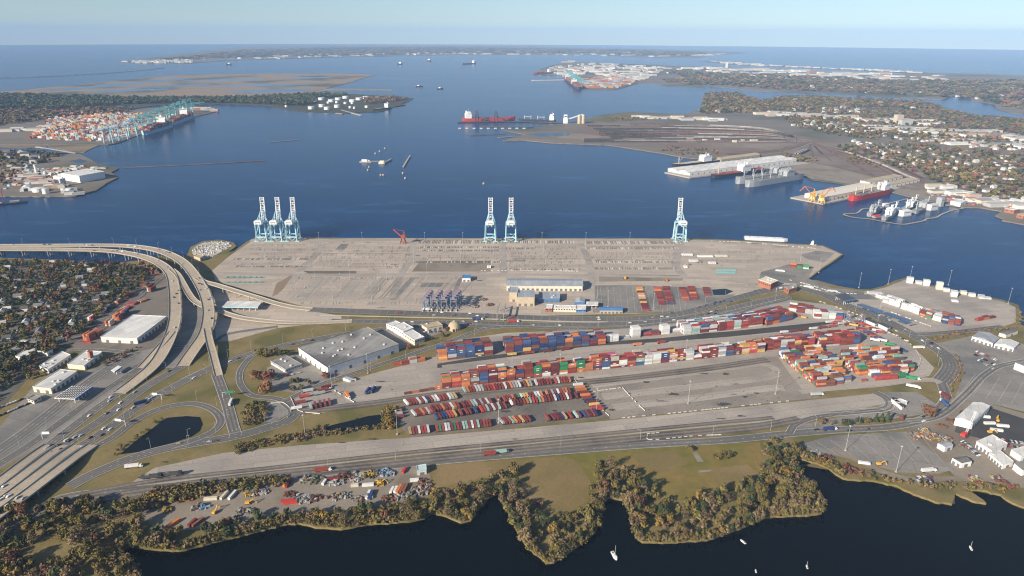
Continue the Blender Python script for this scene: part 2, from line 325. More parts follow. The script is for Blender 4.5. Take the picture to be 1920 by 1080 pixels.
land('city_shore', [(1061, 232), (1098, 223), (1132, 215), (1184, 210), (1240, 213), (1285, 214), (1318, 203), (1316, 188), (1320, 178), (1337, 172), (1379, 174), (1410, 182), (1427, 188), (1462, 182), (1466, 177), (1520, 180), (1562, 180), (1603, 184), (1666, 186), (1728, 190), (1766, 199), (1791, 207), (1832, 215), (1874, 217), (1920, 223), (2300, 250), (2300, 460), (1920, 420), (1879, 413), (1882, 410), (1866, 404), (1879, 396), (1841, 389), (1806, 388), (1770, 383), (1710, 369), (1665, 358), (1620, 350), (1560, 341), (1523, 337), (1503, 327), (1423, 309), (1347, 299), (1303, 297), (1282, 295), (1240, 287), (1142, 272), (1038, 268), (986, 263), (944, 264), (965, 257), (985, 252), (944, 244), (990, 242), (1021, 234)], 'far_town', LZ, .6)
# ---------------------------------------------------------------- sheets laid on the land
OVN = [0]
def over(name, poly, k, mat): OVN[0] += 1; return sheet(name, poly, LZ+.05*k+.0009*OVN[0], MATS[mat])
over('neighbourhood_ground', [(-250, 488), (230, 496), (300, 508), (300, 515), (240, 565), (160, 630), (60, 700), (0, 770), (-250, 930)], 1, 'town_ground')
over('terminal_yard', [(477, 448), (1290, 448.5), (1400, 452.5), (1543, 462), (1578, 477), (1540, 503), (1512, 524), (1470, 545), (1420, 550), (1395, 556), (1330, 572), (1200, 588), (1000, 592), (850, 588), (700, 584), (600, 582), (560, 572), (480, 550), (405, 527), (397, 508), (430, 480)], 1, 'yard_concrete')
over('gate_plaza', [(400, 540), (480, 560), (560, 580), (640, 592), (640, 602), (520, 615), (430, 640), (405, 640)], 1, 'yard_concrete')
over('asphalt_lot', [(1110, 535), (1190, 534), (1335, 541), (1345, 552), (1380, 552), (1345, 572), (1290, 582), (1200, 587), (1112, 586)], 2, 'lot_asphalt')
over('asphalt_apron', [(1427, 510), (1480, 495), (1527, 500), (1515, 522), (1560, 540), (1615, 545), (1650, 562), (1590, 560), (1545, 552), (1495, 532), (1460, 530), (1420, 532)], 2, 'lot_asphalt')
over('east_terminal', [(1550, 552), (1600, 548), (1632, 545), (1660, 539), (1697, 524), (1750, 538), (1800, 550), (1880, 565), (1904, 576), (1905, 604), (1880, 613), (1800, 619), (1720, 626), (1690, 618), (1640, 595), (1570, 566)], 1, 'grey_concrete')
over('container_yard', [(550, 745), (600, 727), (700, 700), (820, 668), (838, 640), (950, 624), (1150, 616), (1280, 604), (1400, 582), (1480, 562), (1560, 572), (1640, 607), (1700, 640), (1722, 660), (1752, 690), (1742, 705), (1700, 712), (1640, 722), (1540, 731), (1500, 735), (1480, 700), (1458, 668), (1440, 672), (1100, 714), (840, 735), (750, 747), (640, 767), (590, 777), (560, 768)], 1, 'grey_concrete')
over('worn_lane', [(820, 682), (900, 669), (1000, 657), (1100, 642), (1200, 632), (1360, 622), (1560, 602), (1640, 600), (1640, 606), (1560, 612), (1360, 632), (1200, 644), (1000, 670), (880, 684), (820, 690)], 2, 'dark_asphalt')
over('trailer_lot', [(738, 770), (770, 747), (870, 736), (1080, 710), (1095, 720), (1135, 772), (1142, 782), (1000, 797), (770, 820), (745, 795)], 2, 'yard_asphalt')
over('chassis_yard', [(1085, 714), (1440, 670), (1458, 668), (1480, 700), (1510, 737), (1540, 745), (1300, 771), (1145, 786), (1136, 771), (1097, 722)], 1, 'worn_concrete')
over('rail_apron', [(190, 940), (290, 877), (420, 849), (560, 835), (760, 821), (1000, 801), (1145, 788), (1300, 773), (1540, 748), (1600, 742), (1640, 738), (1670, 755), (1560, 778), (1450, 790), (1300, 803), (1000, 832), (760, 855), (500, 885), (300, 915), (215, 945)], 2, 'grey_concrete')
over('truck_lot', [(1640, 735), (1720, 735), (1760, 760), (1740, 775), (1700, 782), (1500, 805), (1490, 798), (1560, 785), (1650, 765)], 1, 'lot_asphalt')
over('frontage_lot', [(-80, 900), (0, 800), (60, 728), (180, 690), (240, 655), (300, 640), (300, 655), (262, 690), (215, 735), (110, 815), (0, 880), (-80, 930)], 2, 'lot_asphalt')
over('rail_yard', [(150, 630), (240, 560), (300, 505), (322, 515), (326, 600), (315, 645), (240, 665), (130, 655)], 3, 'yard_asphalt')
over('interchange_ground', [(322, 515), (345, 500), (400, 530), (405, 640), (345, 690), (290, 690), (315, 645), (326, 600)], 1, 'lot_asphalt')
over('park_lawn', [(806, 870), (930, 860), (1200, 841), (1425, 829), (1435, 900), (1330, 930), (1260, 940), (1180, 885), (1125, 885), (1110, 940), (1050, 972), (1000, 945), (960, 885), (930, 890), (810, 920)], 1, 'park_grass')
over('dry_lawn', jag([(808, 873), (930, 863), (1060, 856), (1085, 870), (1108, 905), (1104, 938), (1050, 970), (1002, 944), (962, 885), (930, 890), (812, 918)], 3.5, 7), 1.3, 'brown_lawn')
over('dry_lawn', jag([(1180, 852), (1260, 845), (1290, 868), (1250, 885), (1200, 870)], 4, 7), 1.3, 'brown_lawn')
over('dry_lawn', jag([(1330, 880), (1400, 870), (1425, 892), (1350, 910)], 4, 7), 1.3, 'brown_lawn')
over('junk_yard', [(255, 960), (400, 925), (540, 900), (560, 887), (760, 873), (804, 880), (812, 925), (760, 942), (600, 962), (520, 962), (440, 985), (300, 998)], 2, 'bare_dirt')
over('lorry_park', [(1488, 836), (1560, 817), (1700, 809), (1790, 880), (1760, 888), (1690, 886), (1600, 862)], 2, 'lot_asphalt')
over('works_yard', [(1700, 809), (1780, 745), (1850, 755), (1920, 775), (2200, 820), (2200, 960), (1920, 915), (1860, 905), (1790, 892)], 1, 'bare_dirt')
over('car_park', [(1752, 645), (1830, 628), (1920, 645), (2200, 700), (2200, 810), (1920, 772), (1860, 757), (1790, 747), (1806, 705), (1790, 665)], 2, 'lot_asphalt')
over('paved_works', [(1800, 770), (1850, 762), (1920, 785), (2100, 820), (2100, 860), (1920, 830), (1850, 825), (1790, 810)], 2, 'dark_asphalt')
over('warehouse_lot', [(500, 690), (560, 660), (640, 625), (740, 612), (850, 600), (860, 612), (770, 645), (640, 710), (560, 738), (510, 730)], 1, 'lot_asphalt')
over('small_yard', [(500, 752), (540, 750), (545, 775), (510, 793), (496, 790), (502, 770)], 3, 'lot_asphalt')
over('rubble_spit', jag([(360, 474), (368, 461), (385, 455), (410, 452.5), (430, 457), (433, 461), (418, 470), (395, 482), (378, 488), (366, 482)], 2.6, 6), 2, 'rubble')
pond = lambda name, poly: over(name, poly, 3.4, 'pond_water')
pond('pond', [(225, 852), (250, 830), (280, 808), (300, 792), (315, 783), (350, 780), (375, 782), (380, 795), (375, 808), (360, 818), (325, 830), (262, 847)])
pond('pond', [(605, 802), (630, 795), (652, 790), (690, 780), (715, 777), (720, 787), (710, 797), (665, 805), (620, 809)])
pond('pond', [(1335, 543), (1360, 541), (1375, 546), (1360, 553), (1338, 553)])
for k, poly in enumerate([[(60, 172), (200, 158), (330, 147), (360, 147), (250, 158), (120, 170)], [(150, 172), (240, 167), (330, 166), (300, 169), (200, 173)], [(230, 164), (330, 159), (400, 158), (340, 162)], [(360, 163), (480, 158), (600, 156), (560, 159), (440, 163)], [(420, 172), (520, 167), (590, 167), (570, 171), (480, 174)], [(490, 146), (640, 144), (560, 147.5)], [(330, 151), (430, 148), (500, 149), (420, 152)]]):
    sheet('marsh_pool', jag(poly, 1.6, 12), 2.1+.02*k, MATS['marsh_water'])
for poly in [[(0, 276), (60, 280), (90, 277), (140, 285), (150, 289), (100, 286), (60, 285), (0, 283)], [(128, 302), (150, 298), (165, 302), (150, 306)], [(195, 199), (240, 197), (268, 200), (240, 203)]]:
    sheet('inlet', poly, LZ+.2, MATS['river_water'])
# worn patches, lanes and dark repairs on the main yard (traced)
def patch(pts, mat, k=2): over('paving_patch', pts, k, mat)
for poly, mt in [([(788, 489), (920, 489), (920, 509), (772, 509)], 'bare_dirt'), ([(790, 530), (832, 530), (828, 538), (786, 538)], 'lot_asphalt'), ([(545, 516), (556, 518), (520, 552), (510, 556), (518, 532)], 'marsh_ground'), ([(568, 508), (668, 508), (668, 513), (580, 513)], 'track_ballast'), ([(1122, 514), (1280, 516), (1280, 526), (1124, 528)], 'bare_dirt'),
                 ([(596, 521), (622, 521), (575, 562), (548, 562)], 'grey_concrete'), ([(660, 523), (682, 523), (650, 562), (624, 562)], 'grey_concrete'), ([(770, 520), (782, 520), (742, 562), (730, 562)], 'lot_asphalt'), ([(700, 522), (725, 522), (700, 560), (675, 560)], 'grey_concrete'), ([(860, 522), (868, 522), (850, 560), (842, 560)], 'lot_asphalt'),
                 ([(640, 457), (654, 457), (646, 468), (628, 468)], 'lot_asphalt'), ([(1530, 470), (1565, 474), (1545, 492), (1515, 486), (1500, 478)], 'lot_asphalt'), ([(950, 487), (985, 487), (985, 491), (948, 491)], 'lot_asphalt')]:
    patch(poly, mt)
zl = [LZ+.16]
# lighter driving lanes of the yard
for pts, wd in [([(612, 452), (590, 480), (562, 510), (540, 540)], 14), ([(775, 455), (770, 485), (752, 515), (735, 560)], 13), ([(943, 450), (942, 480), (945, 512)], 13), ([(1087, 455), (1100, 480), (1108, 510), (1107, 580)], 13), ([(1275, 455), (1270, 480), (1268, 500), (1285, 520)], 16), ([(405, 512), (600, 515), (900, 514), (1280, 520), (1420, 532)], 12), ([(470, 450), (900, 449.5), (1290, 450.5), (1540, 464)], 14)]:
    zl[0] += .004; w = world(pts, zl[0]); mm = MB(); strip(mm, w, wd/2, -wd/2); tag(mm.obj('yard_lane', MATS['grey_concrete']), kind='structure')
for pts, wd in [([(1110, 724), (1250, 706), (1360, 692), (1420, 683), (1446, 687), (1458, 696)], 11), ([(1130, 744), (1250, 731), (1360, 718), (1432, 708), (1458, 700)], 15), ([(1150, 764), (1300, 747), (1440, 728), (1470, 728)], 15), ([(760, 741), (1100, 712), (1280, 694)], 7), ([(840, 668), (950, 655), (1100, 640), (1250, 630), (1360, 616), (1460, 600)], 10),
                ([(830, 690), (960, 674), (1100, 655), (1250, 645), (1440, 632), (1560, 612), (1600, 602)], 16)]:
    zl[0] += .004; w = world(pts, zl[0]); mm = MB(); strip(mm, w, wd/2, -wd/2); tag(mm.obj('yard_lane', MATS['grey_concrete']), kind='structure')
# oil stains, wet patches and repairs
ob = MB(); orr = random.Random(21)
def blot(x, y, rx, ry):
    c = P(x, y, LZ+.36); k = mpp(y); n = 11; v = [(c.x+rx*k*math.cos(6.283*i/n)*orr.uniform(.45, 1.2), c.y+ry*k*2.2*math.sin(6.283*i/n)*orr.uniform(.4, 1.3), c.z+orr.uniform(0, .01)) for i in range(n)]
    ob.add([(c.x, c.y, c.z)]+v, [(0, i+1, (i+1) % n+1) for i in range(n)])
for q in [(1115, 814, 16, 2.2), (1014, 824, 7, 1.5), (966, 823, 6, 1), (910, 835, 14, .8), (1262, 739, 12, 2.6), (1212, 716, 8, 2), (1148, 768, 8, 1.6), (1360, 701, 8, 2), (1397, 744, 8, 2), (1418, 737, 6, 1.6), (1375, 739, 7, .8), (1355, 758, 16, 2.5), (1390, 780, 9, 1.6), (1352, 785, 12, 1), (1090, 708, 8, 1.5), (455, 845, 16, 2.4), (310, 866, 10, 1.4), (700, 823, 14, 1.2), (270, 895, 12, 1.4), (640, 830, 10, .7), (1105, 640, 14, 1.5), (715, 715, 10, .9), (975, 760, 10, 2), (950, 771, 12, 2), (1040, 770, 8, 1.6), (895, 768, 6, 1.4), (840, 790, 8, 1.6), (660, 455, 3, .6), (645, 453, 3, .7), (690, 455, 6, .5), (523, 469, 4, .6), (700, 506, 12, .6), (740, 496, 8, .5), (1045, 477, 4, .5), (1120, 488, 6, .7), (1200, 489, 14, .5), (1070, 490, 3, .5), (1420, 457, 12, .8), (1470, 463, 18, .8), (1420, 480, 6, .6), (1530, 475, 8, .6), (765, 478, 5, .9), (783, 479, 4, .8), (735, 472, 3, .7), (870, 538, 8, .8), (900, 526, 8, .8), (715, 577, 8, .6), (1380, 720, 10, .8), (1320, 700, 10, 1.5), (1240, 752, 14, 1)]: blot(*q)
for i in range(150):
    x, y = orr.uniform(480, 1540), orr.uniform(455, 570); blot(x, y, orr.uniform(.8, 3.2), orr.uniform(.15, .45))
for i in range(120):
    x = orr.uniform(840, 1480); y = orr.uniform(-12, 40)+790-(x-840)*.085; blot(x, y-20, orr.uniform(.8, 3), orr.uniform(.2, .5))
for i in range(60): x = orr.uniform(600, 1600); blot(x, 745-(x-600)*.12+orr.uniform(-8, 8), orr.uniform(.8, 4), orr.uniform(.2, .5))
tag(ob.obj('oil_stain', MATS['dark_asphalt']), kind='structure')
# rows of empty grounded slots on the yard: dark and pale bars
km = MB(); kd = MB()
for x0, x1, y, dy in [(786, 940, 456, 6), (948, 1080, 456, 5), (1100, 1278, 457, 5), (786, 938, 466, 3), (786, 938, 472, 2.5), (950, 1000, 468, 2.5), (1098, 1272, 468, 3), (1118, 1262, 494, 3), (1115, 1266, 506, 3.5), (440, 578, 488, 3.5), (444, 572, 502, 3), (780, 940, 494, 2.5), (958, 1090, 508, 2.5)]:
    x = x0
    while x < x1:
        a, b = P(x, y+dy/2, 0), P(x+.8, y-dy/2, 0); sl = rnd.uniform(-.3, .3)
        q = (kd if rnd.random() < .7 else km); q.box((a.x+b.x)/2, (a.y+b.y)/2, LZ+.1, .9, abs(b.y-a.y), .17+rnd.uniform(0, .02)); x += rnd.choice((2.6, 2.6, 2.6, 3.4, 6))
tag(kd.obj('slot_marking', MATS['dark_asphalt']), kind='structure'); tag(km.obj('slot_marking', MATS['road_paint']), kind='structure')
ln = MB(); l2 = MB(); lr = random.Random(9)
def lineq(m_, x0, y0, x1, y1, wd, z):
    a, b = P(x0, y0, z), P(x1, y1, z); m_.bar(tuple(a), tuple(b), wd, .02)
for x0, x1, ys in [(600, 770, (462, 468.5, 475, 481, 487, 493, 499)), (786, 938, (461, 469, 478, 483, 488)), (950, 1088, (461, 465, 473, 479, 484, 490, 496, 502)), (1100, 1270, (462, 474, 480, 486, 500)), (470, 600, (458, 466, 474, 480)), (560, 900, (519, 566)), (1290, 1500, (470, 487)), (440, 580, (484, 493, 498))]:
    for y in ys:
        lineq(ln if lr.random() < .5 else l2, x0+lr.uniform(0, 20), y, x1-lr.uniform(0, 25), y+lr.uniform(-.4, .4), lr.uniform(.5, 1.3), LZ+.30+lr.uniform(0, .02))
        x = x0
        while x < x1:
            if lr.random() < .55: lineq(l2 if lr.random() < .7 else ln, x, y-.4, x-1.5+lr.uniform(-1, 1), y+lr.uniform(2.5, 5), lr.uniform(.35, .7), LZ+.33+lr.uniform(0, .02))
            x += lr.choice((2.6, 3.2, 5))
for k in range(46):
    x = 545+k*6.9
    if lr.random() < .75: lineq(ln if lr.random() < .6 else l2, x+34, 522, x, 560, lr.uniform(.4, .9), LZ+.31+.001*k)
for k in range(14): x = 1114+k*12; lineq(ln, x, 538, x+3+k*.3, 584, .4, LZ+.33+.001*k)
for k in range(9): lineq(ln, 1500+k*28, 828-k*2, 1545+k*28, 852+k*2, .28, LZ+.34)
for k in range(7): lineq(ln, 1830+k*22, 700+k*4, 1800+k*24, 738+k*5, .28, LZ+.34)
tag(ln.obj('painted_line', MATS['faded_paint']), kind='structure'); tag(l2.obj('pavement_seam', MATS['seam_tar']), kind='structure')
# bank under the quay and its fender line
qm = MB(); q0, q1 = P(477, 446), P(1290, 446.5); qm.box((q0.x+q1.x)/2, q0.y+.6, -.6, q1.x-q0.x, 1.6, 3.5); 
tag(qm.obj('quay_wall', MATS['barrier_concrete']), kind='structure')
# ---------------------------------------------------------------- roads
zr = [LZ+.30]
def rd(pts, width, mat='road_asphalt', lanes=2, name='road', edge=True):
    zr[0] += .006; return road(name, pts, width, zr[0], MATS[mat], lanes, edge=edge)
rd([(-60, 1055), (30, 985), (75, 955), (125, 932), (262, 917), (420, 904), (565, 890), (700, 876), (880, 859), (1055, 845), (1205, 834), (1360, 825), (1480, 813), (1570, 806), (1670, 800), (1732, 786), (1762, 766), (1774, 748), (1770, 730), (1764, 716)], 13)
rd([(1764, 716), (1778, 700), (1784, 685), (1775, 668), (1748, 648), (1720, 632), (1670, 606), (1632, 588), (1582, 570), (1540, 551), (1480, 538), (1420, 548)], 22, lanes=5)
rd([(1690, 618), (1720, 626), (1800, 621), (1880, 612)], 12)
rd([(580, 580), (750, 586), (880, 591), (1050, 597), (1150, 598), (1240, 593), (1310, 580), (1370, 562), (1430, 546)], 19, lanes=5)
rd([(620, 601), (760, 604), (880, 605), (1000, 608), (1120, 608), (1220, 603), (1320, 590), (1400, 571), (1470, 555)], 15, lanes=4)
rd([(345, 713), (395, 690), (440, 673), (500, 655), (570, 640), (650, 626), (760, 613), (860, 609), (940, 613)], 14, lanes=3)
rd([(534, 752), (602, 720), (690, 691), (765, 666), (840, 641), (930, 613), (1080, 616), (1180, 613), (1300, 598), (1400, 578), (1470, 562)], 9)
rd([(534, 752), (512, 746), (472, 741), (452, 722), (449, 702), (455, 687), (472, 668), (502, 654)], 9)
rd([(534, 752), (552, 770), (540, 788), (502, 801), (440, 818), (325, 838), (250, 858), (180, 886), (130, 912)], 15, lanes=4)
rd([(405, 700), (418, 735), (428, 765), (436, 795), (442, 815)], 13, lanes=3)
rd([(-60, 905), (50, 838), (130, 780), (200, 730), (262, 690)], 12, lanes=3)
rd([(66, 852), (108, 822), (175, 770), (224, 736)], 13, lanes=3)
rd([(93, 852), (140, 820), (200, 780), (250, 742), (287, 717), (345, 684)], 14, lanes=4)
rd([(120, 852), (175, 822), (225, 787), (275, 752), (325, 725), (362, 706), (395, 690)], 14, lanes=4)
rd([(147, 852), (207, 822), (250, 790), (300, 766), (350, 757), (380, 760), (404, 772), (414, 790), (400, 808), (365, 824), (325, 836)], 10)
rd([(230, 700), (300, 660), (318, 640)], 8); rd([(0, 700), (60, 672), (150, 655), (260, 662)], 8); rd([(-40, 870), (60, 800), (180, 706), (250, 665)], 16, 'lot_asphalt', 3)
rd([(1480, 812), (1492, 796), (1530, 782), (1600, 774), (1650, 770), (1700, 782)], 9)
rd([(1640, 735), (1660, 745), (1668, 758), (1650, 768), (1560, 775)], 12, 'lot_asphalt')
rd([(1500, 735), (1560, 728), (1640, 722), (1700, 714), (1745, 712), (1764, 718)], 11, 'grey_concrete', 1, edge=False)
rd([(1700, 790), (1760, 780), (1810, 740), (1850, 700), (1900, 680), (2050, 660)], 10, 'lot_asphalt')
rd([(1560, 840), (1680, 893), (1780, 898), (1930, 893)], 8, 'bare_dirt', 1, edge=False)
rd([(1380, 590), (1420, 575), (1480, 560), (1450, 550)], 7)
for pts, wd in [([(300, 640), (340, 650), (400, 640), (430, 625), (520, 612)], 8), ([(-20, 520), (100, 535), (220, 560)], 6), ([(-20, 580), (60, 585), (200, 600)], 6), ([(-20, 640), (80, 640), (160, 630)], 6), ([(60, 500), (90, 560), (60, 640), (20, 720)], 6), ([(160, 505), (150, 560), (120, 640)], 6)]: rd(pts, wd, 'road_asphalt', 1)
# railway: ballast with rails
def railway(pts, ntr=2, gap=5.0):
    zr[0] += .006; w = world(pts, zr[0]); mm = MB(); strip(mm, w, gap*ntr/2+1, -gap*ntr/2-1); o = tag(mm.obj('railway', MATS['track_ballast']), kind='structure')
    k = MB()
    for i in range(ntr):
        c = (i-(ntr-1)/2)*gap
        for s in (-.72, .72): strip(k, w, c+s+.09, c+s-.09, .18)
    k.obj('rail', MATS['light_steel'], o)
railway([(110, 948), (250, 925), (420, 900), (700, 871), (1000, 840), (1300, 812), (1420, 800), (1500, 786)], 2, 6)
railway([(150, 926), (300, 900), (500, 878), (760, 849), (1000, 826), (1300, 797), (1450, 783)], 1)
railway([(560, 772), (700, 756), (840, 738), (1100, 716), (1300, 694), (1440, 674)], 2, 6)
railway([(155, 640), (230, 580), (280, 535), (318, 505)], 3, 6)
# ---------------------------------------------------------------- elevated roads
def deck(name, pts, width, label, cat='bridge', every=34.0, lanes=3, base=0.0, mat='bridge_concrete'):
    w = world(pts, LZ, 8); root = empty(name, tuple(w[len(w)//2][:2])+(0,)); root.matrix_basis = Matrix.Identity(4)
    tag(root, label, cat)
    m = MB(); n = len(w); A, B = offs(w, width/2), offs(w, -width/2); D, E = offs(w, width/2-1.5), offs(w, -width/2+1.5)
    k = 0; m.v = [(p[0], p[1], p[2]) for p in A]+[(p[0], p[1], p[2]) for p in B]+[(p[0], p[1], p[2]-1.9) for p in D]+[(p[0], p[1], p[2]-1.9) for p in E]
    for i in range(n-1):
        m.f += [(i+1, i, n+i, n+i+1), (2*n+i, 2*n+i+1, 3*n+i+1, 3*n+i), (i, i+1, 2*n+i+1, 2*n+i), (n+i+1, n+i, 3*n+i, 3*n+i+1)]
    m.f += [(0, 2*n, 3*n, n), (n-1, 2*n-1, 4*n-1, 3*n-1)]; m.mi = [0]*len(m.f)
    m.obj('deck_slab', MATS[mat], root)
    for s in (1, -1):
        p = MB(); O, I = offs(w, s*width/2), offs(w, s*(width/2-.45)); k = len(O)
        p.v = [(q[0], q[1], q[2]-.5) for q in O]+[(q[0], q[1], q[2]+1.0) for q in O]+[(q[0], q[1], q[2]+1.0) for q in I]+[(q[0], q[1], q[2]) for q in I]
        for i in range(k-1):
            for a, b in ((0, 1), (1, 2), (2, 3)): p.f.append((a*k+i, a*k+i+1, b*k+i+1, b*k+i))
        p.mi = [0]*len(p.f); p.obj('parapet', MATS['barrier_concrete'], root)
    mk = MB()
    for s in (-1, 1): strip(mk, w, s*(width/2-1.6)+.12, s*(width/2-1.6)-.12, .03)
    for i in range(1, lanes): dashes(mk, w, -width/2+1.6+(width-3.2)*i/lanes, .3, 3.5, 9, .03)
    mk.obj('lane_marking', MATS['road_paint'], root)
    acc = every*.4
    for i in range(n-1):
        a, b = np.array(w[i]), np.array(w[i+1]); L = np.linalg.norm((b-a)[:2]); acc += L
        if acc > every and a[2] > LZ+5.5:
            acc = 0; t = (b-a)[:2]/L; rz = math.atan2(t[1], t[0]); q = MB(); nn = np.array([-t[1], t[0]])
            zb = base if base < LZ else LZ-.2
            q.box(a[0], a[1], a[2]-3.3, 1.6, width*.9, 1.42, rz)
            nc = 2 if width < 13 else (3 if width < 20 else 4)
            for j in range(nc):
                o_ = (j-(nc-1)/2)*width*.74/max(1, nc-1); q.cyl(a[0]+nn[0]*o_, a[1]+nn[1]*o_, zb-1.5, .75, a[2]-3.3-zb+1.5, 8)
            q.obj('pier', MATS['barrier_concrete'], root)
            A_ = a[:2]+nn*(width/2-.5); B_ = a[:2]-nn*(width/2-.5); MB().bar((A_[0], A_[1], a[2]+.012), (B_[0], B_[1], a[2]+.012), .45, .02).obj('expansion_joint', MATS['seam_tar'], root)
    return root
g = LZ+.45
deck('freeway_bridge', [(-90, 462, 12), (0, 460.8, 12), (100, 460.2, 12), (200, 460, 12.5), (250, 462, 13), (290, 468, 14), (318, 477, 15), (341, 490, 15.5), (357, 506, 15.5), (371, 527, 15), (383, 550, 14.5), (390, 575, 14), (390, 598, 13), (383, 626, 11), (366, 652, 8), (352, 672, 4.8), (343, 686, g)], 17, 'curving concrete freeway bridge, outer deck, sweeping from the river into the interchange', base=-1, lanes=4)
deck('freeway_bridge', [(-90, 467.5, 12), (0, 467.3, 12), (120, 467.8, 12), (200, 470, 12.5), (250, 477, 13), (285, 487, 13.5), (308, 500, 13.5), (321, 516, 13), (326, 540, 13), (328, 570, 12.5), (327, 600, 12), (319, 630, 10.5), (304, 662, 8), (285, 688, 6), (255, 714, 4), (224, 737, g)], 17, 'inner freeway bridge deck running past the long white warehouse roof to the frontage road', base=-1, lanes=4)
deck('exit_ramp', [(322, 622, 10.8), (308, 640, 9.5), (290, 660, 7.2), (276, 676, 5), (263, 690, g)], 9, 'short exit ramp peeling left off the inner freeway bridge deck', 'ramp', lanes=2)
deck('exit_ramp', [(322, 505, 13.4), (334, 516, 13), (344, 533, 12), (355, 552, 10.5), (366, 565, 9.2), (385, 575, 8), (405, 580, 7.8), (425, 588, 7.8), (455, 596, 7.8), (500, 602, 7.2), (540, 604.5, 6), (590, 605, 4.4), (660, 602, g)], 10, 'low ramp passing under the outer deck, in front of the blue gate canopy', 'ramp', 30, lanes=2)
deck('exit_ramp', [(369, 520, 15.2), (382, 528, 14.5), (405, 534, 13.5), (440, 545, 12), (480, 557, 10), (515, 568, 7), (550, 576, 4.4), (584, 580, g)], 11, 'curving ramp dropping from the outer deck into the terminal yard', 'ramp', 30, lanes=2)
deck('exit_ramp', [(388, 615, 12), (393, 640, 11), (399, 662, 9), (405, 685, 6.2), (410, 704, g)], 10, 'straight narrow ramp running south from the fork toward the pond road', 'ramp', 30, lanes=2)
for k, nm in enumerate(('westernmost deck', 'second deck from the west', 'third deck from the west', 'easternmost deck beside the railway')):
    xk = 13+27*k
    deck('freeway_overpass', [(xk-125, 986, 9.5), (xk-97, 965, 9.5), (xk-46, 927, 9.5), (xk, 892, 9), (xk+30, 869, 7.5), (xk+53, 852, 5), (xk+80, 834, g)], 13.2, 'tan freeway overpass in the lower left corner, '+nm, 'bridge', 30, 3)
# ---------------------------------------------------------------- joined meshes with a colour for every piece
class VC:
    def __init__(s): s.v = []; s.f = []; s.c = []
    def add(s, vs, fs, col): k = len(s.v); s.v += vs; s.f += [tuple(i+k for i in f) for f in fs]; s.c += [col]*len(fs)
    def box(s, x, y, z, sx, sy, sz, rz, col, top=None):
        b = MB().box(x, y, z, sx, sy, sz, rz, top); s.add(b.v, b.f[1:], col)
    def obj(s, name, mat, label=None, cat=None, group=None, kind='stuff'):
        me = bpy.data.meshes.new(name); me.from_pydata(s.v, [], s.f); me.update(); me.materials.append(MATS[mat])
        at = me.color_attributes.new('Col', 'FLOAT_COLOR', 'CORNER'); tot = np.empty(len(me.polygons), dtype=np.int32); me.polygons.foreach_get('loop_total', tot)
        cc = np.repeat(np.array([c4(c) for c in s.c], dtype=np.float32), tot, axis=0); at.data.foreach_set('color', cc.ravel())
        o = bpy.data.objects.new(name, me); C.objects.link(o); tag(o, label, cat, group, kind); return o
# ---------------------------------------------------------------- containers
COL = {'rust red': (.30, .055, .035), 'maroon': (.20, .035, .035), 'orange': (.64, .19, .035), 'white': (.68, .68, .65), 'pale grey': (.46, .48, .48), 'blue': (.06, .115, .27), 'navy blue': (.035, .06, .17), 'green': (.03, .27, .10), 'pale green': (.30, .48, .42), 'yellow': (.66, .40, .07), 'pink': (.62, .10, .26), 'brown': (.24, .10, .06), 'cream': (.62, .56, .44), 'red': (.46, .05, .04)}
PAL = {'yard': 'rust red 4,orange 4,cream 4,pale grey 3,brown 2,white 2,pale green 1.5,blue 1,yellow 2', 'east': 'maroon 4,rust red 4,red 2,white 4,cream 2,pale grey 2.5,orange 1.5,blue 1.5,navy blue 1,pale green .8,yellow .8,pink .3', 'mix': 'rust red 6,maroon 3,orange 3,white 3,pale grey 2,blue 2,navy blue 1,green 1,pale green 1,yellow 1,brown 2,red 2', 'blue': 'blue 3.5,navy blue 4,rust red 6,brown 3,pale grey 2,orange 1,maroon 2,yellow .3', 'red': 'maroon 6,rust red 6,red 2,white 1,orange 1,blue .7,yellow .8,pale grey .6', 'white': 'white 9,pale grey 2,cream 2', 'light': 'white 5,pale grey 3,rust red 3,maroon 2,blue 1.5,pale green 1,red 1', 'warm': 'rust red 7,orange 6,white 1.6,brown 2,red 3,pale grey 2,navy blue 1.2,blue .7,green .8,pale green .5,maroon 3', 'many': 'rust red 4,orange 3,white 2,pale grey 2,blue 2,green 1.3,yellow 1.2,maroon 2,brown 2,pale green 1', 'lot': 'rust red 7,maroon 4,red 2,white 3,yellow 1,pale grey 1.4,navy blue 1,orange 2,pale green .6,green .4', 'yellow': 'yellow 4,maroon 4,rust red 3,white 1,orange 1'}
PALS = {}
for k, v in PAL.items():
    nm, wt = [], []
    for t in v.split(','): a, b = t.rsplit(' ', 1); nm.append(a); wt.append(float(b))
    PALS[k] = (nm, wt)
def pick(p): return rnd.choices(*PALS[p])[0]
def shade(c, a=.25):
    f = 1+rnd.uniform(-a, a); q = COL[c]; g_ = sum(q)/3; k = rnd.uniform(.08, .32); return tuple(max(0, (v+(g_-v)*k)*f*.92) for v in q)
cm = MB(); cm.box(0, 0, .04, 12.06, 2.34, 2.50)
for sx in (-1, 1):
    for sy in (-1, 1): cm.box(sx*6.03, sy*1.16, 0, .16, .14, 2.59)
for sy in (-1, 1): cm.box(0, sy*1.18, 2.47, 11.9, .10, .12); cm.box(0, sy*1.18, 0, 11.9, .10, .14)
CONT = cm.mesh('container_shell', MATS['container_paint'])
lg = MB(); lg.add([(-2.2, -1.215, .9), (2.2, -1.215, .9), (2.2, -1.215, 1.75), (-2.2, -1.215, 1.75)], [(0, 1, 2, 3)]); LOGO = lg.mesh('container_mark', MATS['white_paint'])
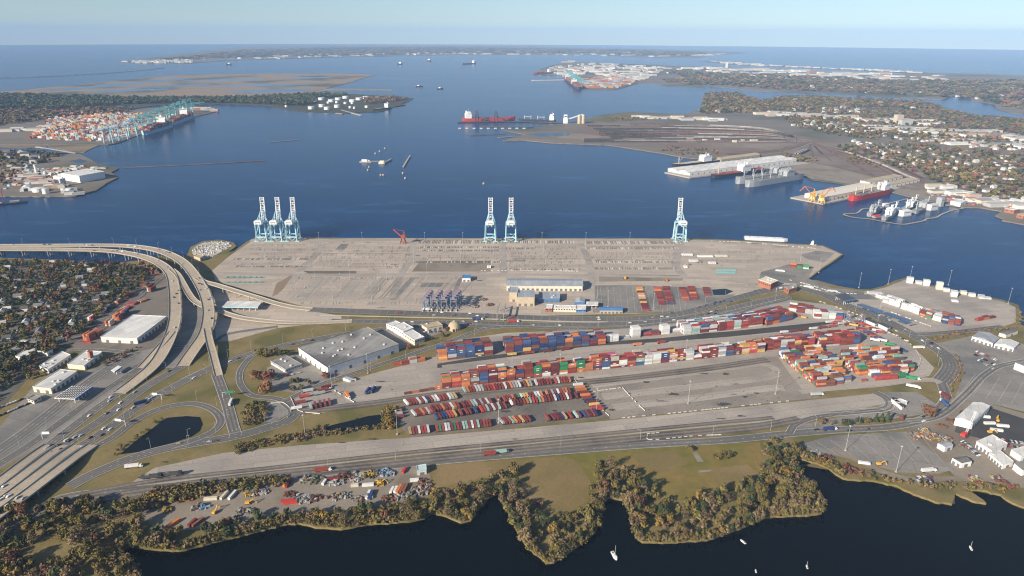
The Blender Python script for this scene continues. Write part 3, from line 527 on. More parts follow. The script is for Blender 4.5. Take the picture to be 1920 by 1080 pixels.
def nth(k): return ORD[k] if k < 20 else '%d%s' % (k+1, {1: 'st', 2: 'nd', 3: 'rd'}.get((k+1) % 10, 'th'))
BULK = VC(); NIND = [0]; TIER = ['bottom tier', 'second tier', 'third tier', 'fourth tier', 'fifth tier', 'sixth tier', 'seventh tier']
def block(p0, p1, n, depth, hf, pal, where=None, coh=.55, rows2=None):
    a, b = P(*p0), P(*p1); d = (b-a); L = d.length; d.normalize(); nv = Vector((-d.y, d.x, 0))
    if nv.y < 0: nv = -nv
    sp = L/n; rz = math.atan2(d.y, d.x); sc = min(1.0, sp*.945/12.19)
    for i in range(n):
        base = pick(pal)
        for q in range(depth):
            h = hf(i, q); rowc = pick(pal); last = None
            for k in range(h):
                c = base if (q == 0 and rnd.random() < coh*.6) else (rowc if rnd.random() < coh*.5 else pick(pal))
                if last and rnd.random() < .5: c = last
                last = c
                jx = rnd.uniform(-.15, .15); p = a+d*((i+.5)*sp+jx)+nv*(1.3+q*2.62); z = LZ+.34+k*2.6
                if where and q == 0:
                    o = link('container', CONT, None, None, (p.x, p.y, z), rz, shade(c)); o.scale = (sc, 1, 1); NIND[0] += 1
                    tag(o, '%s container, %s, %s stack from the left %s' % (c, TIER[k], nth(i), where), 'container', 'stacked shipping containers')
                    if rnd.random() < .3 and c not in ('white', 'pale grey', 'cream', 'yellow'): link('logo_panel', LOGO, None, o)
                else: BULK.box(p.x, p.y, z, 12.19*sc, 2.42, 2.57, rz, shade(c))
def hh(*a): return lambda i, q: rnd.choice(a)
def hseq(s, dv=1): return lambda i, q: max(0, s[min(i, len(s)-1)]-(rnd.randrange(dv+1) if q else 0))
block((758, 741), (830, 729), 5, 1, hseq([1, 1, 1, 1, 2]), 'warm', 'in the low front row')
block((830, 729.5), (1128, 693), 18, 6, hseq([5, 6, 6, 6, 7, 7, 7, 6, 5, 7, 6, 6, 6, 6, 5, 6, 4, 6]), 'warm', 'in the long front row')
block((1128, 693), (1434, 660), 20, 6, hseq([6, 6, 5, 5, 6, 5, 5, 5, 5, 4, 5, 2, 5, 5, 5, 5, 4, 5, 5, 5]), 'east', 'in the east front row')
block((822, 677), (925, 666), 6, 10, hseq([4, 6, 6, 6, 6, 6]), 'blue', 'in the blue west block')
block((948, 662), (1136, 645), 12, 9, hseq([6, 6, 6, 6, 6, 6, 6, 5, 5, 5, 4, 5]), 'blue', None)
block((1137, 642), (1160, 640), 2, 2, hseq([4, 4], 0), 'white'); block((1165, 636), (1183, 634), 1, 2, hh(1), 'white'); block((1183, 635), (1203, 633), 1, 4, hh(6), 'white', coh=.9)
block((1206, 631), (1238, 628), 2, 3, hh(2), 'red'); block((1239, 628), (1257, 626), 1, 4, hh(5), 'white', coh=.9); block((1260, 624), (1278, 622), 1, 2, hh(2), 'white')
block((1281, 628), (1345, 621), 4, 9, hh(5, 5, 4), 'light', None); block((1348, 621), (1430, 611), 6, 10, hh(4, 5, 5), 'light', None)
block((1437, 611), (1486, 600), 4, 11, hh(4, 5, 5), 'red', None)
block((1478, 583), (1524, 590), 3, 6, hh(3, 4), 'red'); block((1526, 597), (1580, 600), 4, 6, hh(4, 4, 3), 'light'); block((1489, 592), (1512, 598), 2, 1, hh(1), 'yellow')
block((1437, 657), (1527, 650), 7, 7, hh(5, 5, 4), 'red', None); block((1536, 651), (1612, 645), 6, 7, hh(5, 6, 5), 'red', None)
block((1372, 661), (1434, 654), 4, 2, hh(4, 3), 'yellow')
# the two great mixed blocks: grids that follow their own edges
def grid(quad_px, hmin, hmax, pal, rz_from, avoid=None):
    poly = [tuple(P(*p)[:2]) for p in quad_px]; a, b = P(*rz_from[0]), P(*rz_from[1]); d = (b-a).normalized(); nv = Vector((-d.y, d.x, 0)); rz = math.atan2(d.y, d.x)
    us = [(x-a.x)*d.x+(y-a.y)*d.y for x, y in poly]; vs = [(x-a.x)*nv.x+(y-a.y)*nv.y for x, y in poly]
    u = min(us)+6.3
    while u < max(us):
        v = min(vs)+1.3; base = rnd.choice((0, 0, -1)); colr = pick(pal)
        while v < max(vs):
            x, y = a.x+d.x*u+nv.x*v, a.y+d.y*u+nv.y*v
            if inpoly(x, y, poly):
                if rnd.random() < .4: colr = pick(pal)
                for k in range(max(1, rnd.randint(hmin, hmax)+base)): BULK.box(x+rnd.uniform(-.2, .2), y, LZ+.34+k*2.6, 12.15, 2.42, 2.57, rz, shade(colr if rnd.random() < .35 else pick(pal), .3))
            v += 2.66
        u += 12.8
grid([(1462, 668), (1500, 700), (1530, 726), (1560, 724), (1588, 717), (1572, 692), (1560, 672), (1530, 658), (1490, 660)], 3, 5, 'many', ((1437, 657), (1527, 650)))
grid([(1572, 668), (1606, 702), (1640, 708), (1690, 706), (1706, 700), (1690, 680), (1672, 664), (1600, 660)], 3, 5, 'many', ((1437, 657), (1527, 650)))
for p0, p1, n, q, h, pal in [((1608, 704), (1628, 702), 1, 3, 4, 'green'), ((1630, 702), (1655, 699), 2, 3, 4, 'orange'), ((1664, 698), (1678, 697), 1, 2, 4, 'green'), ((1642, 714), (1684, 711), 3, 2, 2, 'red'), ((1686, 710), (1700, 708), 1, 2, 2, 'green'), ((1616, 716), (1626, 715), 1, 1, 1, 'red')]:
    if pal in COL: PALS[pal+'_'] = ([pal], [1]); pal = pal+'_'
    block(p0, p1, n, q, hh(h), pal)
block((1654, 567), (1686, 577), 3, 6, hh(3, 4), 'white', coh=.95); block((1688, 579), (1722, 590), 3, 5, hh(3, 4), 'white', coh=.95); block((1724, 590), (1746, 597), 2, 8, hh(3), 'many'); block((1747, 600), (1764, 604), 1, 8, hh(3), 'white'); block((1765, 606), (1800, 612), 3, 10, hh(3, 4), 'blue'); block((1628, 552), (1655, 553), 2, 3, hh(1), 'white'); block((1640, 557), (1656, 562), 1, 3, hh(2), 'white')
for x, y, h in [(1699, 531, 4), (1716, 533, 2), (1730, 536, 4), (1754, 543, 5), (1768, 547, 2), (1782, 557, 4), (1800, 552, 2), (1816, 556, 2), (1834, 560, 2), (1784, 566, 1), (1846, 561, 1)]: block((x, y), (x+13, y+1.5), 1, 3, hh(h), 'white', coh=.97)
block((1832, 603), (1868, 596), 3, 2, hh(1, 2), 'red')
block((1481, 502), (1517, 505), 3, 2, hh(2, 3), 'mix'); block((753, 686), (798, 677), 3, 2, hseq([2, 3, 2], 0), 'warm'); block((737, 686), (751, 684), 1, 1, hh(1), 'red')
for p0, p1, n, q, h in [((168, 641), (196, 625), 2, 4, 4), ((190, 615), (206, 603), 1, 4, 3), ((210, 602), (232, 586), 2, 4, 3), ((190, 585), (205, 574), 1, 3, 2), ((208, 574), (225, 562), 1, 3, 2), ((172, 603), (186, 594), 1, 3, 2), ((158, 614), (170, 604), 1, 2, 2), ((258, 543), (274, 530), 1, 4, 2), ((232, 562), (250, 548), 1, 3, 2), ((280, 550), (297, 542), 1, 3, 4), ((262, 569), (280, 562), 1, 3, 1), ((236, 584), (262, 566), 2, 5, 1), ((282, 516), (296, 508), 1, 3, 2), ((120, 635), (140, 622), 1, 3, 1), ((148, 644), (172, 645), 2, 1, 1)]: block(p0, p1, n, q, hh(h, h, max(1, h-1)), 'warm')
for x0, y0, n, dy in [(1192, 541, 12, 3.9), (1226, 542, 9, 3.7), (1242, 540, 9, 3.9), (1273, 542, 7, 3.6), (1289, 540, 7, 3.6), (1317, 542, 4, 4.2)]:
    for k in range(n): 
        y = y0+k*dy; x = x0+k*1.15; block((x, y), (x+13.5, y), 1, 1, hh(1), 'red')
BULK.obj('container_stacks', 'container_paint_joined', 'mixed coloured shipping containers stacked across the yards')
# ---------------------------------------------------------------- container trailers parked in the lot
ch = MB()
for s in (-1, 1): ch.box(0, s*.55, .95, 12.2, .22, .3)
for x in (-5.9, -2, 2, 5.9): ch.box(x, 0, .97, .25, 2.3, .24)
ch.box(4.2, .6, .1, .15, .15, .85); ch.box(4.2, -.6, .1, .15, .15, .85); CHAS = ch.mesh('chassis_frame', MATS['dark_steel'])
wm = MB()
for x in (-4.9, -3.6):
    for s in (-1, 1): wm.box(x, s*.95, 0, 1.0, .5, 1.0, 0, (.6, 1))
wm.box(-4.25, 0, .35, 1.9, 1.6, .3); WHEELS = wm.mesh('wheel_set', MATS['tyre'])
bm_ = MB(); bm_.box(0, 0, 1.26, 12.1, 2.4, 2.55)
for sx in (-1, 1):
    for sy in (-1, 1): bm_.box(sx*6.02, sy*1.17, 1.24, .16, .14, 2.62)
BOXM = bm_.mesh('container_on_chassis', MATS['container_paint'])
def trailer(x, y, rz, c, label, group, n=1):
    t = empty('container_trailer', (x, y, LZ+.36), rz); link('container', BOXM, None, t, color=shade(c)); link('chassis', CHAS, None, t); link('wheel_set', WHEELS, None, t)
    tag(t, label, 'trailer', group)
def lot(p0, p1, n, ang0, ang1, where, skip=.0, pal='lot'):
    a, b = P(*p0), P(*p1)
    for i in range(n):
        if rnd.random() < skip: continue
        t = i/max(1, n-1); p = a.lerp(b, t); c = pick(pal)
        trailer(p.x, p.y, R(ang0+(ang1-ang0)*t+rnd.uniform(-1.5, 1.5)), c, '%s container trailer, %s from the left %s' % (c, nth(i), where), 'container trailers parked in the lot')
lot((762, 758), (853, 745), 17, 122, 112, 'in the short upper row')
lot((871, 734), (1067, 714), 38, 108, 98, 'in the long upper row', .03)
lot((776, 778), (812, 772), 8, 122, 116, 'in the west group'); lot((813, 769), (1067, 736), 48, 118, 98, 'in the upper middle row', .06)
lot((818, 784), (946, 763), 24, 116, 106, 'in the lower middle row', .15); lot((958, 757), (1080, 744), 22, 104, 98, 'in the east middle row', .08)
lot((769, 811), (918, 796), 28, 105, 100, 'in the bottom row', .1); lot((940, 793), (990, 788), 9, 120, 112, 'in the bottom centre row'); lot((1026, 786), (1116, 777), 18, 112, 104, 'in the bottom east row', .15)
lot((1084, 724), (1104, 754), 7, 12, 12, 'along the east fence'); lot((1110, 757), (1122, 770), 4, 12, 12, 'at the south east corner'); lot((743, 773), (747, 784), 3, 10, 10, 'at the west gate')
lot((556, 768), (578, 735), 4, 20, 20, 'by the loop road kerb'); lot((583, 765), (618, 757), 5, 115, 110, 'in the small west yard'); lot((600, 740), (612, 728), 3, 25, 25, 'by the west fence')
lot((1600, 612), (1690, 660), 14, -28, -28, 'queueing east of the stacks', .1); lot((1612, 608), (1650, 625), 7, -26, -26, 'in the queue beside the gate sheds'); lot((1640, 640), (1700, 690), 8, -30, -30, 'behind the mixed stacks', .2); lot((1555, 606), (1590, 610), 4, 12, 12, 'below the gate cranes')
lot((1470, 625), (1560, 614), 6, 13, 13, 'driving the worn lane'); lot((960, 667), (1060, 657), 4, 13, 13, 'moving between the two stack rows', 0, 'red'); lot((1195, 648), (1240, 644), 2, 13, 13, 'beside the front row')
# ---------------------------------------------------------------- buildings
def bld(name, c, a, b, h, roof, wm, rm, label, cat='building', doors=0, vents=0, wins=0, z=LZ, rh=None, doors_b=0, dm='grey_door', group=None):
    "c = corner nearest the camera, a and b = neighbouring corners on the ground (traced); parts: wall, roof, doors, windows, vents"
    C0, A, B = P(*c, z), P(*a, z), P(*b, z); ea = A-C0; eb = B-C0; ctr = C0+(ea+eb)/2
    root = empty(name, (ctr.x, ctr.y, z)); tag(root, label, cat, group)
    loc = lambda u, v, q: tuple(C0+ea*u+eb*v+Vector((0, 0, q))-Vector((ctr.x, ctr.y, z)))
    quad = lambda e: [loc(-e, -e, 0)[:2], loc(1+e, -e, 0)[:2], loc(1+e, 1+e, 0)[:2], loc(-e, 1+e, 0)[:2]]
    m = MB(); m.prism(quad(0), -.3, h); m.obj('wall', MATS[wm], root)
    r = MB(); La, Lb = ea.length, eb.length
    if roof == 'flat':
        r.prism(quad(.003), h+.003, h+.35)
        q, Q = quad(.003), quad(-.012)
        for i in range(4): r.bar(q[i]+(h+.6,), q[(i+1) % 4]+(h+.6,), .5, .7)
    else:
        rh = rh or min(La, Lb)*.12; e = .01; long_a = (La >= Lb) if roof == 'gable' else (La < Lb)
        if long_a: pts = [loc(-e, -e, h), loc(1+e, -e, h), loc(1+e, 1+e, h), loc(-e, 1+e, h), loc(-e, .5, h+rh), loc(1+e, .5, h+rh)]
        else: pts = [loc(1+e, -e, h), loc(1+e, 1+e, h), loc(-e, 1+e, h), loc(-e, -e, h), loc(.5, -e, h+rh), loc(.5, 1+e, h+rh)]
        pts = [p if len(p) == 3 else p for p in pts]
        r.add(pts, [(0, 1, 5, 4), (2, 3, 4, 5), (0, 4, 3), (1, 2, 5), (3, 2, 1, 0)])
    ro = r.obj('roof', MATS[rm], root)
    def face(n, E, L, nm, w, hh_, zb, mat, swap):
        nrm = Vector((E.y, -E.x, 0)).normalized()
        if nrm.dot(Vector((ctr.x, ctr.y, 0))-Vector((C0.x+E.x/2, C0.y+E.y/2, 0))) > 0: nrm = -nrm
        rz = math.atan2(E.y, E.x); dmesh = MB().box(0, 0, 0, w, .3, hh_).mesh(nm, MATS[mat])
        for i in range(n):
            p = C0+E*((i+.5)/n)+nrm*.06-Vector((ctr.x, ctr.y, z)); link(nm, dmesh, None, root, (p.x, p.y, zb), rz)
    if doors: face(doors, ea, La, 'door', min(4.0, La/doors*.6), min(4.2, h*.6), .05, dm, 0)
    if doors_b: face(doors_b, eb, Lb, 'door', min(4.0, Lb/doors_b*.6), min(4.2, h*.6), .05, dm, 1)
    if wins: face(wins, ea, La, 'window', La/wins*.55, min(1.6, h*.3), h*.6, 'glass_dark', 0); face(max(1, int(wins*Lb/La)), eb, Lb, 'window', min(Lb*.8, La/wins*.55), min(1.6, h*.3), h*.6, 'glass_dark', 1)
    if vents:
        vm = MB().box(0, 0, 0, 2.4, 2.4, 1.5).mesh('roof_vent', MATS['light_steel']); vr = random.Random(int(c[0]*7+c[1]))
        for i in range(vents): p = loc(vr.uniform(.08, .92), vr.uniform(.1, .9), h+.3); link('roof_vent', vm, None, ro, p)
    return root
def canopy(name, c, a, b, h, rm, label, cols=4, edge=None):
    C0, A, B = P(*c), P(*a), P(*b); ea, eb = A-C0, B-C0; ctr = C0+(ea+eb)/2; root = empty(name, (ctr.x, ctr.y, LZ)); tag(root, label, 'canopy')
    f = lambda u, v: tuple((C0+ea*u+eb*v-ctr)[:2]); m = MB(); m.prism([f(0, 0), f(1, 0), f(1, 1), f(0, 1)], h, h+1.1); m.obj('roof', MATS[rm], root)
    if edge: e = MB(); e.prism([f(-.01, -.02), f(1.01, -.02), f(1.01, .01), f(-.01, .01)], h-.6, h+1.3); e.obj('fascia', MATS[edge], root)
    pm = MB().box(0, 0, 0, .7, .7, h+.01).mesh('post', MATS['light_steel'])
    for i in range(cols):
        for v in (.12, .88): link('post', pm, None, root, f((i+.5)/cols, v)+(0,))
    return root
bld('warehouse', (259, 645), (314, 603), (191, 642), 8, 'flat', 'light_steel', 'white_roof', 'long warehouse with bright white roof beside the inner freeway deck', 'warehouse', 9, 0, doors_b=3)
bld('warehouse', (616, 704), (748, 660), (561, 666), 11, 'flat', 'white_paint', 'grey_roof', 'huge white warehouse with weathered grey flat roof', 'warehouse', 5, 14, doors_b=6)
bld('office', (537, 700), (567, 690), (508, 683), 5, 'flat', 'light_steel', 'grey_roof', 'low grey flat roofed office in front of the huge warehouse', 'building', 0, 3, 8)
bld('office', (778, 648), (796, 642), (756, 634), 8, 'flat', 'cream_paint', 'white_roof', 'white roofed front wing of the three white office blocks', 'building', 0, 1, 4)
bld('office', (757, 634), (776, 627), (738, 623), 10, 'flat', 'white_paint', 'white_roof', 'tall middle one of the three white office blocks', 'building', 0, 1, 4)
bld('office', (740, 623), (757, 617), (725, 616), 7, 'flat', 'white_paint', 'white_roof', 'rear one of the three white office blocks', 'building', 0, 1, 4)
bld('workshop', (801, 623), (830, 617), (791, 616), 6, 'flat', 'cream_paint', 'tan_roof', 'workshop with flat tan roof next to the brown dome', 'building', 3, 1)
bld('transit_shed', (950, 545), (1092, 546), (952, 531), 9, 'gable', 'cream_paint', 'metal_roof', 'very long shed with bluish metal roof in the middle of the yard', 'shed', 16, 0, rh=3)
bld('shed', (955, 566), (971, 566), (956, 555), 16, 'flat', 'tan_wall', 'metal_roof', 'tall narrow greenish shed beside the grey roofed hall', 'shed', 1)
bld('hall', (969, 574), (1002, 574), (970, 561), 15, 'flat', 'tan_wall', 'metal_roof', 'tall boxy hall with grey metal roof in the yard', 'building', 3)
bld('workshop', (1009, 568), (1049, 567), (1011, 556), 7, 'flat', 'blue_paint', 'metal_roof', 'low blue walled workshop right of the tall hall', 'building', 4, 2)
bld('office', (1125, 588), (1167, 588), (1126, 581), 5, 'gable', 'tan_wall', 'blue_paint', 'small office with bright blue roof beside the port road', 'building', 6)
bld('office', (1036, 584), (1080, 585), (1037, 578), 5, 'flat', 'cream_paint', 'white_roof', 'long white roofed office by the port road', 'building', 0, 2, 9)
bld('office', (1022, 585), (1035, 585), (1023, 578), 6, 'flat', 'brick_wall', 'white_roof', 'small brick office at the end of the long white roof', 'building', 0, 0, 2)
bld('office', (1080, 586), (1098, 586), (1081, 578), 5, 'flat', 'blue_paint', 'white_roof', 'pale blue fronted office under the white canopy', 'building', 0, 0, 4)
bld('office', (1077, 573), (1096, 573), (1078, 565), 6, 'gable', 'blue_paint', 'metal_roof', 'blue sided gatehouse behind the white canopy', 'building', 2)
bld('shed', (867, 528), (882, 528), (868, 522), 6, 'flat', 'white_paint', 'blue_paint', 'small white shed with blue roof alone in the yard', 'shed', 2)
bld('warehouse', (98, 739), (147, 706), (64, 735), 7, 'flat', 'cream_paint', 'white_roof', 'long pale warehouse behind the grid roofed canopy', 'warehouse', 6, 4, doors_b=2)
bld('cabin', (65, 758), (78, 750), (53, 754), 4, 'flat', 'cream_paint', 'grey_roof', 'small square cabin beside the car park', 'building', 0, 0, 2)
bld('workshop', (92, 701), (134, 673), (76, 694), 5.5, 'flat', 'light_steel', 'white_roof', 'long narrow workshop with grey white roof', 'building', 6, 3)
bld('workshop', (46, 679), (71, 663), (31, 675), 5.5, 'flat', 'white_paint', 'white_roof', 'leftmost white workshop near the neighbourhood edge', 'building', 3, 1)
bld('workshop', (160, 694), (193, 668), (128, 691), 6, 'flat', 'cream_paint', 'white_roof', 'cream workshop with brick stack near the frontage road', 'building', 4, 3)
bld('chimney_stack', (172, 681), (178, 678), (168, 679), 15, 'flat', 'brick_wall', 'brick_wall', 'square brick stack rising from the cream workshop', 'chimney')
bld('shop', (90, 668), (100, 662), (72, 665), 5, 'flat', 'light_steel', 'white_roof', 'small white roofed shop by the neighbourhood street', 'building', 1)
bld('shop', (59, 648), (70, 646), (40, 646), 6, 'gable', 'cream_paint', 'grey_roof', 'cream house sized shop beside the rail yard', 'building', 2)
bld('shop', (22, 668), (45, 657), (10, 664), 4, 'flat', 'tan_wall', 'grey_roof', 'brown roofed shop at the left edge', 'building', 1)
bld('office', (1444, 544), (1457, 538), (1421, 536), 11, 'flat', 'brick_wall', 'cream_paint', 'large brick office with pale roof beside the gate', 'building', 0, 2, 6)
bld('office', (1478, 552), (1494, 547), (1469, 546), 8, 'flat', 'brick_wall', 'grey_roof', 'smaller brick office nearer the truck gate', 'building', 0, 1, 4)
bld('gate_shed', (1640, 613), (1646, 611), (1620, 605), 5, 'flat', 'light_steel', 'dark_steel', 'upper one of two dark roofed gate sheds', 'shed', 2)
bld('gate_shed', (1663, 621), (1669, 619), (1646, 613), 5, 'flat', 'light_steel', 'dark_steel', 'lower one of two dark roofed gate sheds', 'shed', 2)
bld('warehouse', (1860, 651), (1872, 641), (1821, 638), 6, 'gable', 'white_paint', 'metal_roof', 'white warehouse with blue grey roof by the east car park', 'warehouse', 1, 0, doors_b=5)
bld('warehouse', (1899, 660), (1909, 650), (1863, 652), 6, 'gable', 'white_paint', 'white_roof', 'white roofed warehouse right of the blue grey one', 'warehouse', 1, 0, doors_b=4)
bld('warehouse', (1920, 700), (1960, 690), (1900, 692), 9, 'flat', 'white_paint', 'grey_roof', 'white building cut by the right edge above the fenced lot', 'warehouse', 2)
bld('shop', (1885, 634), (1908, 626), (1872, 630), 5, 'gable', 'cream_paint', 'grey_roof', 'cream shed on the point past the blue grey warehouse', 'building', 1)
bld('warehouse', (1821, 805), (1853, 774), (1788, 797), 9, 'gable', 'white_paint', 'white_roof', 'white warehouse with slender ridge beside the red crawler crane', 'warehouse', 7, 0)
bld('warehouse', (1856, 856), (1886, 843), (1828, 839), 7, 'flat', 'white_paint', 'white_roof', 'large white flat roofed works in the lower right', 'warehouse', 2, 2, doors_b=4)
bld('shed', (1770, 848), (1785, 843), (1756, 840), 6, 'gable', 'light_steel', 'metal_roof', 'blue grey shed at the corner of the lorry park', 'shed', 1)
bld('shed', (1800, 878), (1820, 874), (1783, 868), 6, 'gable', 'white_paint', 'grey_roof', 'white gabled shed at the end of the creek track', 'shed', 1, doors_b=2)
bld('warehouse', (1878, 880), (1898, 874), (1852, 858), 5, 'flat', 'white_paint', 'white_roof', 'long white shed behind the works car row', 'warehouse', 1, 1, doors_b=5)
bld('warehouse', (1912, 866), (1945, 858), (1893, 853), 6, 'flat', 'white_paint', 'white_roof', 'white shed at the right edge beyond the dark lot', 'warehouse', 2)
bld('warehouse', (1914, 893), (1950, 885), (1898, 880), 7, 'flat', 'white_paint', 'grey_roof', 'grey topped shed at the right edge near the creek', 'warehouse', 2)
bld('shed', (783, 892), (800, 889), (782, 882), 5, 'flat', 'light_steel', 'pale_roof', 'pale green roofed shed at the scrap yard corner', 'shed', 1)
bld('booth', (1506, 0) if False else (1686, 792-30), (1700, 759), (1672, 757), 4, 'flat', 'white_paint', 'white_roof', 'white canopy building in the truck lot', 'building', 1)
bld('trailer_office', (1690, 769), (1694, 767), (1670, 753), 4, 'flat', 'white_paint', 'dark_steel', 'long dark roofed site office in the truck lot', 'building', 0, 0, 0)
bld('shed', (655, 717), (668, 714), (643, 713), 3.5, 'gable', 'white_paint', 'metal_roof', 'little gatehouse in the west container yard', 'shed', 1)
canopy('gate_canopy', (418, 583), (484, 584), (428, 572), 6, 'white_roof', 'pale blue and white gate canopy between the two ramps', 6, 'crane_blue')
canopy('plaza_canopy', (143, 758), (175, 735), (104, 756), 6, 'white_roof', 'white grid roofed toll plaza canopy with blue edge', 5, 'blue_paint')
canopy('gate_canopy', (1582, 573), (1603, 569), (1563, 562), 7, 'dark_steel', 'dark roofed truck gate canopy on white posts', 6, 'blue_paint')
canopy('gate_canopy', (1098, 579), (1121, 579), (1099, 572), 5, 'white_roof', 'white canopy over the port office gate', 3, None)
canopy('toll_canopy', (217, 705), (230, 696), (210, 702), 5, 'white_roof', 'narrow blue and white toll canopy on the frontage road', 2, 'blue_paint')
# brown domed hall
d = P(852, 617); root = empty('domed_hall', (d.x, d.y, LZ)); tag(root, 'brown concrete dome with arched doorway beside the tan workshop', 'building')
m = MB(); pr = [(9.2, 0), (9.2, 3), (8.6, 6), (7, 9), (4.4, 11.2), (1.5, 12.3)]
for (r0, z0), (r1, z1) in zip(pr[:-1], pr[1:]): m.cyl(0, 0, z0, r0, z1-z0, 20, r1)
m.obj('dome', MATS['tan_roof'], root); m = MB(); m.box(0, -9.2, 0, 5, 1.6, 5); m.obj('door_frame', MATS['cream_paint'], root); m = MB(); m.box(0, -10.03, 0, 3.6, .3, 4.2); m.obj('door', MATS['glass_dark'], root)
m = MB(); m.cyl(0, 0, 12.2, 1.4, 1.2, 10); m.obj('vent_cap', MATS['tan_wall'], root)
# grid roof beams on the plaza canopy
pc = [o for o in bpy.data.objects if o.name.startswith('plaza_canopy')][0]; C0, A, B = P(143, 758), P(175, 735), P(104, 756); ctr = C0+(A-C0+B-C0)/2
gm = MB().bar((0, 0, 0), tuple(A-C0), .5, .5).mesh('roof_beam', MATS['dark_asphalt']); gn = MB().bar((0, 0, 0), tuple(B-C0), .5, .5).mesh('roof_beam', MATS['dark_asphalt'])
for k in range(1, 9): p = C0+(B-C0)*k/9-ctr; link('roof_beam', gm, None, pc, (p.x, p.y, 7.2))
for k in range(1, 7): p = C0+(A-C0)*k/7-ctr; link('roof_beam', gn, None, pc, (p.x, p.y, 7.25))
# ---------------------------------------------------------------- ship-to-shore cranes with raised booms
def sts_parts(leg='crane_blue', boom='crane_white', up=True):
    parts = []
    for sx in (-1, 1):
        for sy in (-1, 1):
            m = MB(); m.bar((sx*11, sy*12, 1.5), (sx*9.5, sy*11, 38), 2.0, 2.4); parts.append(('leg', m, leg))
            m = MB(); m.box(sx*11, sy*12, 0, 9, 1.6, 1.8); parts.append(('bogie', m, leg))
    for sy in (-1, 1):
        m = MB(); m.bar((-11, sy*12, 10), (11, sy*12, 10), 1.6, 2.2); m.bar((-10, sy*11, 37), (10, sy*11, 37), 1.6, 2.4); m.bar((-10.5, sy*12, 10), (0, sy*12, 2.5), .8); m.bar((10.5, sy*12, 10), (0, sy*12, 2.5), .8); parts.append(('portal_beam', m, leg))
    for sx in (-1, 1):
        m = MB(); m.bar((sx*10.8, -12, 10), (sx*10.8, 12, 10), 1.4, 2); m.bar((sx*10.8, -12, 10), (sx*9.8, 11, 36), .9); parts.append(('side_brace', m, leg))
        m = MB(); m.bar((sx*4, -30, 38.5), (sx*4, 16, 38.5), 1.3, 2.6); parts.append(('girder', m, leg))
        m = MB(); m.bar((sx*9, 10, 38), (sx*3, 9, 60), 1.2); m.bar((sx*8, -10, 38), (sx*3, 9, 60), .9); m.bar((sx*4, -28, 39.5), (sx*3, 9, 60), .5); parts.append(('apex_frame', m, leg))
    m = MB(); m.bar((-3, 9, 60), (3, 9, 60), 1.2); m.bar((-7, 9.6, 47), (7, 9.6, 47), .9); parts.append(('apex_beam', m, leg))
    m = MB(); m.box(0, -17, 40.0, 15, 12, 6.5); m.box(0, -17, 46.5, 12, 9, .9); parts.append(('machinery_house', m, boom)); m = MB(); m.box(0, -23.1, 43, 10, .3, 1.4); parts.append(('machinery_house/window', m, 'glass_dark'))
    m = MB(); m.box(2, -5, 34, 3, 3, 3); m.box(0, -20, 36.9, 9, 3, 1.2); parts.append(('operator_cab', m, boom))
    m = MB(); ties = []
    if up:
        for sx in (-1, 1): m.bar((sx*4, 16, 39), (sx*4, 19, 88), 1.3, 2.0)
        for k in range(10): z = 42+k*5; y = 16+3*(z-39)/49; q = MB().bar((-4, y, z), (4, y, z), .9); ties.append(('boom/cross_tie', q, boom))
        for k in range(5): z = 44+k*9; m.bar((-4, 16+3*(z-39)/49, z), (4, 16.6+3*(z-39)/49, z+8), .45); m.bar((4, 16+3*(z-39)/49, z), (-4, 16.6+3*(z-39)/49, z+8), .45)
        for sx in (-1, 1): m.bar((sx*3, 9, 60), (sx*4, 18.4, 78), .4)
    else:
        for sx in (-1, 1): m.bar((sx*4, 16, 39), (sx*4, 64, 40), 1.3, 2.2); m.bar((sx*3, 9, 60), (sx*4, 44, 41), .6); m.bar((sx*3, 9, 60), (sx*4, 62, 41), .5)
        for k in range(8): m.bar((-4, 20+k*6, 39.5), (4, 20+k*6, 39.5), .8)
    parts.append(('boom', m, boom if up else leg)); parts += ties
    return [(n, mm.mesh(n.split('/')[-1], MATS[mt])) for n, mm, mt in parts]
def place(name, parts, loc, rz, label, cat, group=None, sc=1.0):
    r = empty(name, loc, rz); tag(r, label, cat, group); by = {}
    if sc != 1.0: r.scale = (sc,)*3
    for n, me in parts:
        q = n.split('/'); by[q[-1]] = link(q[-1], me, None, by[q[0]] if len(q) > 1 else r)
    return r
UP = sts_parts(); UPW = sts_parts('crane_blue', 'crane_white'); DOWN = sts_parts('teal_paint', 'teal_paint', False)
for x, y, lb in [(497, 446.5, 'leftmost pale blue quay crane with its boom raised'), (525, 446.5, 'middle one of three quay cranes at the left end, boom raised'), (553, 446.5, 'right one of three quay cranes at the left end, boom raised'), (920, 447, 'left one of the central pair of pale blue quay cranes'), (958, 447, 'right one of the central pair of pale blue quay cranes'), (1272, 447, 'lone pale blue quay crane at the right part of the quay')]:
    p = P(x, y+1.5); place('quay_crane', UP, (p.x, p.y-8, LZ+.2), 0, lb, 'crane', 'quay cranes with raised booms', .98)
